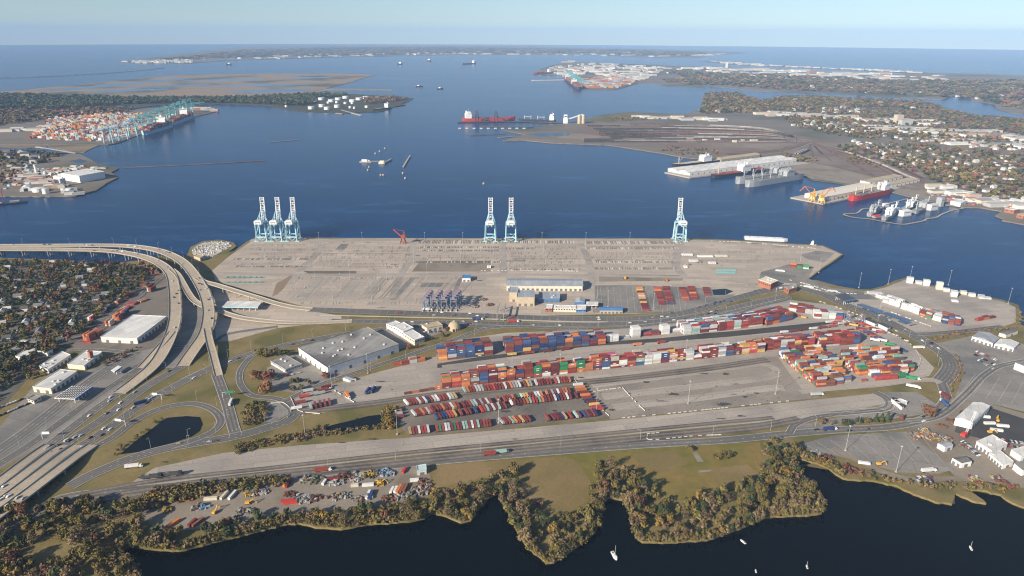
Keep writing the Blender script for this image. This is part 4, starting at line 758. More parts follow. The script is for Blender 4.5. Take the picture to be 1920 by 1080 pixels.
# distant container port cranes
for k, (x, y, up) in enumerate([(204, 268, 1), (215, 266, 1), (232, 262, 0), (250, 256, 0), (262, 248, 0), (275, 242, 0), (286, 238, 0), (297, 233, 0), (308, 228, 0), (325, 222, 0), (336, 218, 0), (346, 214, 0), (356, 211, 0)]):
    p = P(x, y); place('quay_crane', UP if up else (DOWN if k > 3 else sts_parts('crane_blue', 'crane_white', False)), (p.x, p.y, LZ), R(-60), '%s crane from the left on the far west container quay, boom %s' % (nth(k), 'raised' if up else 'lowered'), 'crane', 'cranes on the far west quay', 1.25)
for k in range(7):
    x, y = 1067+k*3.4, 146+k*2.5; p = P(x, y); place('quay_crane', DOWN, (p.x, p.y, LZ), R(100), '%s pale blue crane from the far end on the distant northern quay' % nth(k), 'crane', 'cranes on the distant northern quay', 1.15)
# blue straddle gantries parked in the yard
g_ = []
for sx in (-1, 1):
    m = MB()
    for sy in (-1, 1): m.bar((sx*4.2, sy*4, 1), (sx*4.2, sy*3, 19), .9)
    g_.append(('leg_frame', m.mesh('leg_frame', MATS['rtg_blue']))); m = MB(); m.box(sx*4.2, 0, 0, 1.6, 11, 1.3); g_.append(('wheel_beam', m.mesh('wheel_beam', MATS['cream_paint'])))
m = MB(); m.bar((-5, -3, 19.6), (5, -3, 19.6), 1.1, 1.6); m.bar((-5, 3, 19.6), (5, 3, 19.6), 1.1, 1.6); g_.append(('top_beam', m.mesh('top_beam', MATS['rtg_blue'])))
m = MB(); m.box(0, 0, 20.4, 4, 5, 2.4); g_.append(('hoist', m.mesh('hoist', MATS['hoist_pink']))); m = MB(); m.box(2, 2.5, 15, 2, 2, 2.4); g_.append(('cab', m.mesh('cab', MATS['white_paint']))); m = MB(); m.box(0, 0, 14, 6, 2.4, .6); g_.append(('spreader', m.mesh('spreader', MATS['yellow_paint'])))
for i in range(4):
    for j in range(4):
        p = P(798+i*17.5+j*3.2, 582-j*4.4); place('straddle_carrier', g_, (p.x, p.y, LZ+.2), R(3), 'blue straddle gantry, %s from the left in the %s row from the front' % (ORD[i], ORD[j]), 'crane', 'blue straddle gantries parked together')
# container cranes in the stacks
for x, y, lb in [(1587, 603, 'dark toothed stacking crane beside the gate sheds'), (1614, 607, 'grey stacking crane standing on the gate road')]:
    p = P(x, y); place('stacking_crane', g_, (p.x, p.y, LZ+.2), R(20), lb, 'crane', None, .7)
# red portal jib crane on the quay
p = P(756, 457); r_ = empty('jib_crane', (p.x, p.y, LZ+.2)); tag(r_, 'old red portal jib crane on the quay left of centre', 'crane')
m = MB()
for sx in (-1, 1):
    for sy in (-1, 1): m.bar((sx*6, sy*5, 0), (sx*2.5, sy*2.5, 12), 1.1)
m.bar((-6, -5, 3), (6, -5, 3), .8); m.bar((-6, 5, 3), (6, 5, 3), .8); m.obj('portal', MATS['rust_red'], r_)
m = MB(); m.cyl(0, 0, 12, 3, 1.5, 12); m.box(1, 0, 13.5, 9, 6, 5); m.bar((1.5, 0, 18), (2.5, 0, 27), 1.2); m.bar((5, 0, 18), (2.5, 0, 27), .7); m.obj('machine_house', MATS['rust_red'], r_)
m = MB(); m.bar((-3, 0, 15), (-19, 1, 30), .9, 1.4); m.bar((2.5, 0, 27), (-19, 1, 30), .3); m.obj('jib', MATS['signal_red'], r_); m = MB(); m.box(6.5, 0, 13, 3, 5, 3); m.obj('counterweight', MATS['dark_steel'], r_)
# yellow portal jib cranes on the east pier
def jib(x, y, rz, lb):
    p = P(x, y); r = empty('jib_crane', (p.x, p.y, LZ), rz); r.scale = (.84,)*3; tag(r, lb, 'crane', 'yellow pier cranes'); m = MB()
    for sx in (-1, 1):
        for sy in (-1, 1): m.bar((sx*7, sy*7, 0), (sx*3, sy*3, 17), 2.2)
    m.bar((-7, -7, 4), (7, -7, 4), 1.5); m.bar((-7, 7, 4), (7, 7, 4), 1.5); m.obj('portal', MATS['yellow_paint'], r)
    m = MB(); m.cyl(0, 0, 17, 4.5, 2, 12); m.box(2, 0, 19, 13, 8, 6.5); m.obj('machine_house', MATS['yellow_paint'], r); m = MB(); m.bar((2, 0, 25), (3, 0, 40), 2); m.bar((8, 0, 25), (3, 0, 40), 1.2); m.obj('mast', MATS['yellow_paint'], r)
    m = MB(); m.bar((-4, 0, 22), (-30, 0, 48), 1.6, 2.2); m.bar((-30, 0, 48), (-45, 0, 34), 1.3, 2.4); m.bar((3, 0, 40), (-29, 0, 49), .9); m.obj('jib', MATS['orange_paint'], r)
jib(1522, 378, R(8), 'left yellow jib crane on the east pier, arm raised left'); jib(1540, 381, R(195), 'right yellow jib crane on the east pier, arm swung over the roof')
# red crawler crane in the lower right works
p = P(1808, 818); r_ = empty('crawler_crane', (p.x, p.y, LZ+.2), R(35)); tag(r_, 'red crawler crane with long pale lattice boom by the white warehouse', 'crane')
m = MB(); m.box(0, -2.6, 0, 8, 1.4, 1.4); m.box(0, 2.6, 0, 8, 1.4, 1.4); m.obj('crawler_track', MATS['dark_steel'], r_); m = MB(); m.box(-1.5, 0, 1.5, 8, 4.5, 3); m.obj('cab_house', MATS['signal_red'], r_)
m = MB()
for s in (-.8, .8): m.bar((2, s, 3), (14, s, 26), .3); m.bar((2.6, s, 2.4), (14.6, s, 25.4), .3)
for k in range(9): t = k/9; m.bar((2+12*t, -.8, 3+23*t), (2+12*(t+.11), .8, 3+23*(t+.11)), .2)
m.obj('boom', MATS['light_steel'], r_)
# ---------------------------------------------------------------- ships
def ship(name, bow, stern, beam, fb, hull, label, house=(.86, .1, 22), hm='white_paint', deckm='rust_red', cargo=None, masts=0, waterline=None, frames=0):
    "bow and stern traced at the waterline; house = (place along, length share, height)"
    a, b = P(*bow, 0), P(*stern, 0); L = (b-a).length; d = (b-a)/L; rz = math.atan2(d.y, d.x); root = empty(name, (a.x, a.y, 0), rz); tag(root, label, 'ship')
    sec = [(0, .02, 1.35), (.04, .55, 1.25), (.10, .85, 1.12), (.2, 1, 1.0), (.9, 1, 1.0), (.97, .92, 1.05), (1, .8, 1.05)]
    m = MB(); n = len(sec)
    for t, w, s in sec:
        x0 = L*t+(L*.02 if t == 0 else 0); m.v += [(x0, -beam/2*w*.9, -1), (L*t, -beam/2*w, fb*s), (L*t, beam/2*w, fb*s), (x0, beam/2*w*.9, -1)]
    for i in range(n-1):
        k = 4*i; m.f += [(k, k+4, k+5, k+1), (k+3, k+2, k+6, k+7)]
    m.f += [(0, 1, 2, 3), (4*n-1, 4*n-2, 4*n-3, 4*n-4)]; m.mi = [0]*len(m.f); m.obj('hull', MATS[hull], root)
    q = MB()
    for i in range(n-1): k = 4*i; q.add([m.v[k+1], m.v[k+2], m.v[k+6], m.v[k+5]], [(0, 3, 2, 1)])
    q.v = [(x, y*.97, z-.3) for x, y, z in q.v]; q.obj('deck', MATS[deckm], root)
    if house:
        t, s, hh_ = house; h = MB(); x = L*t; h.box(x, 0, fb-.5, L*s, beam*.86, hh_*.7); h.box(x-L*s*.1, 0, fb-.5+hh_*.7, L*s*.6, beam*.95, hh_*.2); hs = h.obj('superstructure', MATS[hm], root)
        f = MB(); f.cyl(x+L*s*.3, 0, fb+hh_*.65, beam*.12, hh_*.38, 10); f.obj('funnel', MATS[hm], hs); w_ = MB(); w_.box(x-L*s*.1-L*s*.3, 0, fb-.5+hh_*.78, .3, beam*.8, hh_*.06); w_.obj('bridge_window', MATS['glass_dark'], hs)
        k_ = MB(); k_.bar((x, 0, fb+hh_*.85), (x, 0, fb+hh_*1.3), .8); k_.bar((x, -3, fb+hh_*1.1), (x, 3, fb+hh_*1.1), .4); k_.obj('mast', MATS[hm], hs)
    for i in range(masts):
        x = L*(.14+.6*i/max(1, masts-1)); k_ = MB(); k_.bar((x, 0, fb-.5), (x, 0, fb+21), 2.0); k_.bar((x, 0, fb+5), (x+15, 0, fb+18), 1.0); k_.bar((x-1, -4, fb+14), (x-1, 4, fb+14), .8); k_.obj('derrick', MATS[hm if hull == 'navy_grey' else 'tan_wall'], root)
    if hull in ('signal_red', 'rust_red', 'hull_dark') and not cargo:
        hmsh = MB().box(0, 0, 0, L*.07, beam*.55, 1.6).mesh('hatch_cover', MATS[deckm])
        for i in range(7): link('hatch_cover', hmsh, None, root, (L*(.13+.085*i), 0, fb-.4))
    if cargo:
        v = VC(); t0, t1, hmax = cargo; nx = int(L*(t1-t0)/13.2)
        for i in range(nx):
            bay = rnd.randint(hmax-3, hmax)
            for j in range(int(beam/2.7)):
                for k in range(max(1, bay-rnd.randint(0, 1))): v.box(L*t0+(i+.5)*13.2, -beam/2+1.6+j*2.6, fb-.3+k*2.6, 12.1, 2.4, 2.55, 0, shade(pick('red')))
        o = v.obj('deck_containers', 'container_paint_joined'); o.parent = root
    for i in range(frames):
        x = L*(.25+.35*i/max(1, frames-1)); g = MB(); 
        for s in (-1, 1): g.bar((x+s*16, 0, fb), (x+s*16, 0, fb+19), 1.5)
        g.bar((x-18, 0, fb+12), (x+18, 0, fb+12), 1.5); g.obj('deck_crane', MATS['light_steel'], root)
    return root
ship('bulk_carrier', (967, 225), (868, 227.5), 34, 15, 'signal_red', 'red bulk carrier with white superstructure at the coal pier', (.9, .11, 34))
ship('bulk_carrier', (972, 227), (1042, 229), 30, 10, 'hull_dark', 'dark bulk carrier with deck frames behind the coal loaders', (.9, .12, 30), frames=2, deckm='dark_steel')
ship('container_ship', (269, 253.5), (318, 238), 42, 14, 'crane_blue', 'nearer container ship with pale blue hull at the far west quay', (.72, .05, 44), cargo=(.08, .96, 8))
ship('container_ship', (316, 236.5), (359, 220), 40, 14, 'crane_blue', 'farther container ship with pale blue hull at the far west quay', (.7, .05, 44), cargo=(.08, .96, 7))
ship('cargo_ship', (1396, 351), (1500, 334), 30, 16, 'navy_grey', 'nearer of two grey naval cargo ships moored side by side', (.74, .14, 21), 'navy_grey', 'grey_roof', masts=5)
ship('cargo_ship', (1378, 345), (1484, 328), 30, 16, 'navy_grey', 'farther of two grey naval cargo ships moored side by side', (.72, .14, 21), 'navy_grey', 'grey_roof', masts=5)
ship('cargo_ship', (1332, 334), (1430, 320), 27, 9, 'hull_dark', 'dark hulled ship with white superstructure beside the long pier shed', (.62, .16, 24), deckm='rust_red', masts=2)
ship('cargo_ship', (1259, 313.5), (1350, 303), 27, 9, 'hull_dark', 'dark hulled ship with white superstructure on the far side of the pier', (.68, .17, 22), deckm='tan_wall', masts=2)
ship('bulk_carrier', (1592, 377), (1664, 361), 25, 13, 'signal_red', 'red and grey bulk carrier beside the cream pier roof', (.86, .14, 20), masts=4, deckm='grey_roof')
ship('tanker', (700, 208.5), (731, 203.5), 28, 9, 'hull_dark', 'dark tanker with grey superstructure at the tank farm jetty', (.85, .14, 26), 'light_steel', 'grey_roof')
ship('barge', (742, 200), (759, 197), 14, 4, 'hull_dark', 'low barge moored past the tank farm tanker', None)
ship('destroyer', (1628, 406.5), (1650, 391), 17, 7, 'navy_grey', 'leftmost grey destroyer inside the floating security barrier', (.45, .3, 13), 'navy_grey', 'navy_grey', masts=2)
ship('destroyer', (1655, 414), (1685, 394), 17, 7, 'navy_grey', 'white shrouded destroyer in the middle of the floating barrier', (.45, .3, 15), 'white_paint', 'navy_grey', masts=3)
ship('frigate', (1694, 397), (1722, 381), 18, 7, 'navy_grey', 'grey frigate under scaffolding at the shipyard pier', (.5, .34, 13), 'light_steel', 'navy_grey', masts=3)
ship('frigate', (1711, 401.5), (1748, 384), 18, 7, 'navy_grey', 'grey warship with flat deck beside the frigate', (.55, .25, 15), 'navy_grey', 'grey_roof', masts=2)
ship('tanker', (866, 121), (891, 119.5), 40, 14, 'rust_red', 'distant red tanker crossing the open roads', (.9, .12, 34))
ship('cargo_ship', (999, 138.5), (1035, 137.5), 36, 14, 'rust_red', 'distant rust red ship off the northern piers', (.85, .12, 34), cargo=(.1, .75, 4))
ship('container_ship', (1087, 168.5), (1072, 158), 48, 16, 'hull_dark', 'nearer container ship at the distant northern quay', (.7, .05, 40), cargo=(.08, .95, 9))
ship('container_ship', (1074, 158.5), (1061, 149), 48, 16, 'hull_dark', 'farther container ship at the distant northern quay', (.7, .05, 40), cargo=(.08, .95, 9))
ship('cargo_ship', (746, 121.5), (753, 121), 40, 14, 'hull_dark', 'distant ship seen end on, left of two in mid channel', (.7, .3, 20)); ship('cargo_ship', (800, 115), (807, 114.7), 40, 14, 'rust_red', 'distant ship seen end on, right of two in mid channel', (.7, .3, 20)); ship('cargo_ship', (424, 122), (433, 121.5), 30, 12, 'hull_dark', 'tiny distant ship off the far left shore', (.7, .3, 14))
ship('dredger', (778, 163), (792, 162), 22, 6, 'rust_red', 'reddish barge in the channel beyond the tank farm', (.5, .2, 7)); ship('tug', (820, 167.5), (830, 166.5), 18, 6, 'hull_dark', 'dark tug and barge right of the reddish barge', (.5, .2, 8))
# long white barge and tug at the quay
a = P(1398, 450, 0); b = P(1479, 454, 0); dv = b-a; r_ = empty('barge', ((a.x+b.x)/2, (a.y+b.y)/2+8, 0), math.atan2(dv.y, dv.x)); tag(r_, 'long white deck barge moored at the right end of the quay', 'barge')
m = MB(); L = dv.length; m.prism([(-L/2, -8), (L/2-8, -8), (L/2, -3), (L/2, 3), (L/2-8, 8), (-L/2, 8)], -1, 4.5); m.obj('hull', MATS['light_steel'], r_)
m = MB(); m.prism([(-L/2+1.5, -7), (L/2-8, -7), (L/2-8, 7), (-L/2+1.5, 7)], 4.5, 5.3); m.obj('deck', MATS['white_paint'], r_)
for k in range(5): m = MB(); m.box(-L/2+10+k*(L-20)/4, 0, 5.3, .4, 13.6, .25); m.obj('deck_seam', MATS['dark_steel'], r_)
ship('tug', (1518, 460), (1530, 462), 7, 3, 'white_paint', 'small white tug at the right end of the quay', (.4, .4, 7))
# floating wrapped work barges, security barrier
for x, y, w_, d_, h_, lb, mt in [(1696, 405, 30, 14, 12, 'white boxy barracks barge inside the security barrier', 'white_paint'), (1747, 394, 28, 14, 13, 'pale grey boxy barracks barge beside the warships', 'light_steel'), (1761, 386, 12, 16, 20, 'tall grey block shaped barge by the shipyard', 'navy_grey'), (1644, 407, 24, 10, 2.5, 'low work float with red gear beside the left destroyer', 'signal_red'), (1660, 388, 16, 9, 7, 'white wrapped scaffold tent behind the destroyers', 'white_paint')]:
    p = P(x, y, 0); r_ = empty('work_barge', (p.x, p.y, 0), R(25)); tag(r_, lb, 'barge'); m = MB(); m.box(0, 0, -1, w_, d_, 3.4); m.obj('hull', MATS['navy_grey'], r_); m = MB(); m.box(0, 0, 2.4, w_*.93, d_*.9, h_); m.obj('deck_house', MATS[mt], r_)
    if h_ > 5: wmm = MB().box(0, -d_*.45, 2.4+h_*.6, w_*.8, .3, 1.2); wmm.obj('window_band', MATS['glass_dark'], r_)
bw = world([(1702, 373), (1665, 382), (1640, 390), (1618, 392), (1606, 400), (1582, 402), (1600, 408), (1630, 411), (1662, 417), (1692, 421), (1714, 418), (1733, 414), (1737, 411), (1755, 408), (1766, 402), (1785, 395), (1806, 391)], .1, 5); m = MB(); strip(m, bw, 1.6, -1.6, 1.1); strip(m, bw, 2.2, -2.2, .35); tag(m.obj('floating_barrier', MATS['tan_wall']), 'tan floating security barrier looped round the warships', 'barrier')
# ---------------------------------------------------------------- piers, sheds and industry across the water
def pier(pts, width, z=3.0, mat='barrier_concrete', name='pier', label=None):
    w = world(pts, z, 3); m = MB(); n = len(w); A, B = offs(w, width/2), offs(w, -width/2)
    for i in range(n-1): m.prism([tuple(A[i][:2]), tuple(B[i][:2]), tuple(B[i+1][:2]), tuple(A[i+1][:2])][::-1], z-2.8, z)
    return tag(m.obj(name, MATS[mat]), label, 'pier')
pier([(858, 228.5), (960, 227), (1065, 230)], 26, 4, 'dark_steel', 'coal_pier', 'long dark coal loading pier beside the red bulk carrier')
pier([(902, 236), (990, 238), (1062, 234)], 12, 3, 'dark_steel', 'coal_pier', 'narrow dark pier in front of the coal loading pier')
pier([(881, 253.5), (950, 250)], 10, 2, 'track_ballast', 'old_pier', 'old ruined pier, the top one of three'); pier([(934, 257.5), (966, 255)], 14, 2, 'bare_dirt', 'old_pier', 'old ruined pier, the middle one of three'); pier([(944, 264), (985, 261)], 16, 2, 'bare_dirt', 'old_pier', 'old ruined pier, the lowest one of three')
pier([(232, 313.5), (300, 311), (400, 306), (499, 300)], 8, 1.5, 'track_ballast', 'breakwater', 'long thin rubble breakwater reaching out from the west industrial point'); pier([(504, 266.3), (560, 261.5)], 9, 1.2, 'bare_dirt', 'breakwater', 'short sandy bar alone in the river')
pier([(68, 274.5), (100, 279.5), (143, 287)], 9, 4, 'barrier_concrete', 'causeway_bridge', 'low pale causeway bridge over the marsh creek'); pier([(-30, 146), (100, 142), (230, 134), (300, 127), (308, 126)], 26, 6, 'grey_roof', 'far_bridge', 'long low bridge trestle crossing the far left water')
pier([(998, 150.5), (1062, 149.5)], 60, 4, 'cream_paint', 'pier', 'pale finger pier left of the distant northern quay'); pier([(1012, 141), (1052, 139.5)], 30, 4, 'barrier_concrete', 'pier', 'distant finger pier behind the rust red ship')
pier([(640, 206), (678, 216)], 12, 3, 'barrier_concrete', 'tanker_jetty', 'pale jetty running out from the tank farm'); pier([(630, 212), (643, 213)], 14, 3, 'grey_roof', 'tanker_jetty', 'short jetty below the front tanks')
for x in range(10):
    for dx in (0, 2.6):
        p = P(861+x*13.4+dx, 241, 0); m = MB(); m.cyl(p.x, p.y, -1, 4, 4, 8); tag(m.obj('mooring_dolphin', MATS['cream_paint']), 'pale mooring dolphin, %s from the left in the row before the coal pier' % nth(2*x+(dx > 0)), 'dolphin', 'mooring dolphins off the coal pier')
for x, lb in ((894, 'left'), (930, 'right')):
    p = P(x, 228); r_ = empty('coal_loader', (p.x, p.y, 3)); tag(r_, lb+' one of two dark steel coal loader towers over the red ship', 'crane'); m = MB()
    for sx in (-1, 1):
        for sy in (-1, 1): m.bar((sx*9, sy*9, 0), (sx*5, sy*5, 42), 2.6)
    for z in (10, 20, 30, 40): m.box(0, 0, z, 17-z*.15, 17-z*.15, 2)
    m.obj('tower', MATS['dark_steel'], r_); m = MB(); m.box(0, 0, 42, 10, 10, 8); m.bar((0, 0, 50), (0, 0, 60), 1.4); m.obj('head_house', MATS['dark_steel'], r_); m = MB(); m.bar((0, 0, 30), (0, 34, 26), 4); m.bar((0, 0, 22), (60, -4, 9), 5); m.obj('boom_conveyor', MATS['dark_steel'], r_)
p = P(1060, 231); r_ = empty('loader_house', (p.x, p.y, LZ)); tag(r_, 'white boxy transfer tower with conveyor beside the tan silos', 'building'); m = MB(); m.box(0, 0, 0, 20, 20, 24); m.box(0, 0, 24, 16, 14, 16); m.obj('tower', MATS['white_paint'], r_); m = MB(); m.bar((8, 0, 18), (82, 10, 40), 5); m.obj('conveyor', MATS['light_steel'], r_); m = MB(); m.box(0, -7.1, 30, 12, .4, 4); m.obj('window', MATS['glass_dark'], r_)
for x, lb in ((1086, 'left'), (1093.5, 'right')):
    p = P(x, 231.5); r_ = empty('silo', (p.x, p.y, LZ)); tag(r_, 'tall tan concrete silo, %s one of the pair' % lb, 'silo'); m = MB(); m.cyl(0, 0, 0, 8.5, 38, 16); m.obj('shaft', MATS['tan_wall'], r_); m = MB(); m.cyl(0, 0, 38, 6, 3, 12); m.obj('cap', MATS['light_steel'], r_)
def tank(x, y, r, h, lb, grp, mat='white_paint'):
    p = P(x, y); t = empty('storage_tank', (p.x, p.y+r, LZ)); tag(t, lb, 'tank', grp); m = MB(); m.cyl(0, 0, 0, r, h, 20); m.obj('shell', MATS[mat], t); m = MB(); m.cyl(0, 0, h, r*1.01, .5, 20, r*.98, 1.6); m.obj('roof', MATS['white_roof'], t)
for k, (x, y, r) in enumerate([(587, 191, 20), (601, 188, 20), (620, 191.5, 20), (633, 188, 20), (647, 185, 20), (660, 191.5, 20), (672, 188, 20), (685, 185.5, 20), (582, 205, 17), (602, 201, 17), (612, 206, 17), (631, 202, 17), (615, 194, 9), (631, 193.5, 9), (647, 195, 10), (660, 195, 9), (656, 203, 8), (664, 204, 7), (687, 202, 11), (536, 201, 7)]):
    tank(x, y, r, 14 if r > 12 else 10, ('large' if r > 12 else 'small')+' white oil tank, %s from the left in the %s of the tank farm' % (nth(k if k < 8 else (k-8 if k < 12 else k-12)), 'back rows' if k < 8 else ('front row' if k < 12 else 'middle cluster')), 'white oil tanks')
for x, y, r, h, lb in [(83, 364, 8, 13, 'tall white tank on the west industrial shore'), (66, 361, 15, 9, 'wide low white tank beside the arched tent'), (128, 362, 9, 11, 'white tank at the shore right of the tall one'), (117, 361, 6, 9, 'cream tank next to the shore tank'), (83, 328, 5, 9, 'small white tank near the water tower')]: tank(x, y, r, h, lb, None)
bld('cold_store', (151, 343), (198, 334), (117, 337), 19, 'flat', 'white_paint', 'white_roof', 'enormous white windowless warehouse on the west industrial point', 'warehouse', 0, 0)
bld('annex', (117, 338), (119, 336.5), (100, 335.5), 8, 'flat', 'white_paint', 'white_roof', 'low white annex left of the enormous white warehouse', 'building', 2)
p = P(47, 358); r_ = empty('arched_tent', (p.x, p.y+8, LZ), R(25)); tag(r_, 'white arched storage tent with dark mouth on the west shore', 'building'); m = MB(); prof = [(-14, 0), (-13, 6), (-8.5, 11), (0, 13.5), (8.5, 11), (13, 6), (14, 0)]
m.v = [(x, -14, z) for x, z in prof]+[(x, 14, z) for x, z in prof]; m.f = [(i, i+1, i+8, i+7) for i in range(6)]+[tuple(range(7))[::-1], tuple(range(7, 14))]; m.mi = [0]*8; m.obj('shell', MATS['white_paint'], r_); m = MB(); m.box(0, -14.1, 0, 9, .5, 8); m.obj('opening', MATS['glass_dark'], r_)
for k in range(4):
    p = P(115+k*2.6, 349-k*.5); m = MB(); m.cyl(0, 0, 0, 3.2, 20, 12, None, 2); o = m.obj('silo', MATS['light_steel'], None, (p.x, p.y, LZ)); tag(o, 'grey silo, %s of four in the west cement works' % ORD[k], 'silo', 'cement works silos')
p = P(69, 326); r_ = empty('water_tower', (p.x, p.y, LZ)); tag(r_, 'slender white tower rising from the west industrial yard', 'tower'); m = MB(); m.cyl(0, 0, 0, 4, 24, 12, 3.5); m.obj('shaft', MATS['white_paint'], r_); m = MB(); m.cyl(0, 0, 24, 4.6, 4, 12); m.obj('head', MATS['light_steel'], r_)
# east finger piers with long sheds
def deckq(c, a, b, z, lb, name='wharf'):
    C0, A, B = P(*c, z), P(*a, z), P(*b, z); D = A+B-C0; m = MB(); m.prism([tuple(v[:2]) for v in (C0, A, D, B)], -1, z); tag(m.obj(name, MATS['barrier_concrete']), lb, 'pier')
deckq((1293, 333), (1520, 306), (1246, 323), 3, 'long concrete finger pier under the double white sheds')
bld('pier_shed', (1293, 329), (1493, 304), (1272, 325), 10, 'gable', 'light_steel', 'white_roof', 'near one of the two very long white pier sheds', 'shed', 20, 0, z=3.1, rh=3.5); bld('pier_shed', (1271, 325), (1473, 300.5), (1252, 321), 10, 'gable', 'light_steel', 'white_roof', 'far one of the two very long white pier sheds', 'shed', 0, 0, z=3.1, rh=3.5)
bld('pier_shed', (1352, 304.5), (1424, 295), (1344, 300), 9, 'gable', 'tan_wall', 'tan_roof', 'brown roofed shed behind the long white pier sheds', 'shed', 8, rh=3)
deckq((1543, 382), (1690, 352), (1482, 370), 3, 'concrete pier carrying the cream shed and yellow cranes')
bld('pier_shed', (1545, 377.5), (1646, 357), (1508, 370), 11, 'gable', 'cream_paint', 'cream_paint', 'wide cream roofed shed on the crane pier', 'shed', 14, 0, z=3.1, rh=4)
bld('quay_shed', (1630, 347), (1692, 335), (1612, 343), 7, 'flat', 'white_paint', 'tan_roof', 'upper one of two long tan roofed sheds behind the crane pier', 'shed', 8); bld('quay_shed', (1662, 353.5), (1724, 341), (1645, 349), 7, 'flat', 'white_paint', 'tan_roof', 'lower one of two long tan roofed sheds behind the crane pier', 'shed', 8)
bld('shed', (1800, 388), (1811, 384), (1781, 383), 9, 'flat', 'white_paint', 'white_roof', 'white shed at the water edge of the shipyard', 'shed', 3); bld('shed', (1916, 386), (1924, 383), (1890, 381), 9, 'gable', 'cream_paint', 'white_roof', 'long white shed at the right edge of the shipyard', 'shed', 1)
bld('shed', (1820, 368), (1828, 366), (1782, 363), 8, 'flat', 'cream_paint', 'white_roof', 'long cream shed above the shipyard car park', 'shed', 4); bld('shed', (1900, 401), (1910, 399), (1882, 398), 9, 'flat', 'brick_wall', 'white_roof', 'brick building on the small right hand point', 'building', 0, 0, 3); bld('shed', (1918, 411), (1930, 409), (1905, 408), 8, 'flat', 'brick_wall', 'tan_roof', 'brick terrace at the right edge by the jetty', 'building', 0, 0, 3)
# mid river mooring structures
p = P(686, 304, 0); r_ = empty('mooring_platform', (p.x, p.y, 0)); tag(r_, 'white mooring platform with cluttered deck and walkway in mid river', 'platform'); m = MB(); m.box(0, 0, -1, 40, 16, 4); m.obj('deck', MATS['barrier_concrete'], r_); m = MB(); m.box(-4, 0, 3, 18, 9, 6); m.box(8, 2, 3, 8, 6, 4); m.obj('house', MATS['white_paint'], r_); m = MB(); m.bar((19, 2, 3), (66, 4, 3), 2.4, 1.2); m.obj('walkway', MATS['tan_wall'], r_); m = MB(); m.bar((66, -34, 2), (78, 44, 2), 5, 5); m.obj('fender_wall', MATS['barrier_concrete'], r_); m = MB(); m.box(58, -22, -1, 20, 20, 6); m.box(58, -22, 5, 14, 12, 4); m.obj('pump_house', MATS['cream_paint'], r_)
pier([(756, 312), (762, 302), (769, 291)], 5, 4, 'barrier_concrete', 'fender_wall', 'slim curved concrete wall right of the mooring platform')
for k, (x, y) in enumerate([(722, 279), (712, 284.5), (704, 288.5), (692, 314), (690, 319.5), (755.5, 325.5), (760, 335), (714, 329), (719, 329), (907, 345)]):
    p = P(x, y, 0); m = MB(); m.cyl(0, 0, -1, 3.4, 4.5, 10); m.cyl(0, 0, 3.5, 2.2, 1.2, 10); tag(m.obj('mooring_dolphin', MATS['barrier_concrete'], None, (p.x, p.y, 0)), 'round pale mooring dolphin near the mid river platform, %s' % ('topmost of all', 'second from the top', 'third from the top', 'just below the walkway', 'below the platform house', 'below the slim curved wall', 'lowest on the right', 'left of a low pair', 'right of a low pair', 'alone far to the right')[k], 'dolphin', 'mid river mooring dolphins')
# crane barge at the left shore
p = P(10, 383, 0); r_ = empty('crane_barge', (p.x, p.y, 0), R(35)); tag(r_, 'work barge with red lattice crane at the left shore', 'barge'); m = MB(); m.box(12, 0, -1, 70, 14, 4); m.obj('hull', MATS['hull_dark'], r_); m = MB(); m.box(20, 0, 3, 20, 8, 4); m.box(-10, 1, 3, 8, 6, 3); m.obj('deck_gear', MATS['tan_wall'], r_); m = MB(); m.bar((-4, 0, 3), (0, 0, 40), 1.6); m.obj('crane_boom', MATS['signal_red'], r_)
# little sailing boats on the creek and river
def sail(x, y, L, rz, lb, mast=True):
    p = P(x, y, .35); r = empty('sailing_boat', (p.x, p.y, .3), R(rz)); tag(r, lb, 'boat'); m = MB(); pts = [(-.5, -.13), (.2, -.16), (.42, -.08), (.5, 0), (.42, .08), (.2, .16), (-.5, .13)]; m.prism([(a*L, b*L) for a, b in pts], -.2, L*.11); m.obj('hull', MATS['white_paint'], r)
    m = MB(); m.box(-.05*L, 0, L*.11, L*.34, L*.18, L*.06, 0, (.85, .8)); m.obj('cabin', MATS['cream_paint'], r); m = MB(); m.box(-.34*L, 0, L*.111, L*.2, L*.15, .05); m.obj('cockpit', MATS['dark_steel'], r)
    if mast: m = MB(); m.bar((L*.1, 0, L*.11), (L*.1, 0, L*1.25), .16); m.bar((L*.1, 0, L*.28), (-L*.38, 0, L*.28), .14); m.obj('mast', MATS['light_steel'], r)
sail(1152, 1043, 10, -75, 'largest white sailing boat with bare mast in the creek cove'); sail(1393, 1016, 6, 120, 'small white boat right of the wooded point', False); sail(1820, 1028, 5.5, 75, 'little white boat near the right edge of the creek'); sail(1513, 1063, 4.5, 80, 'little boat at the bottom edge of the creek'); sail(1417, 1071, 4, 80, 'tiny dinghy at the bottom edge left of the other boat', False)
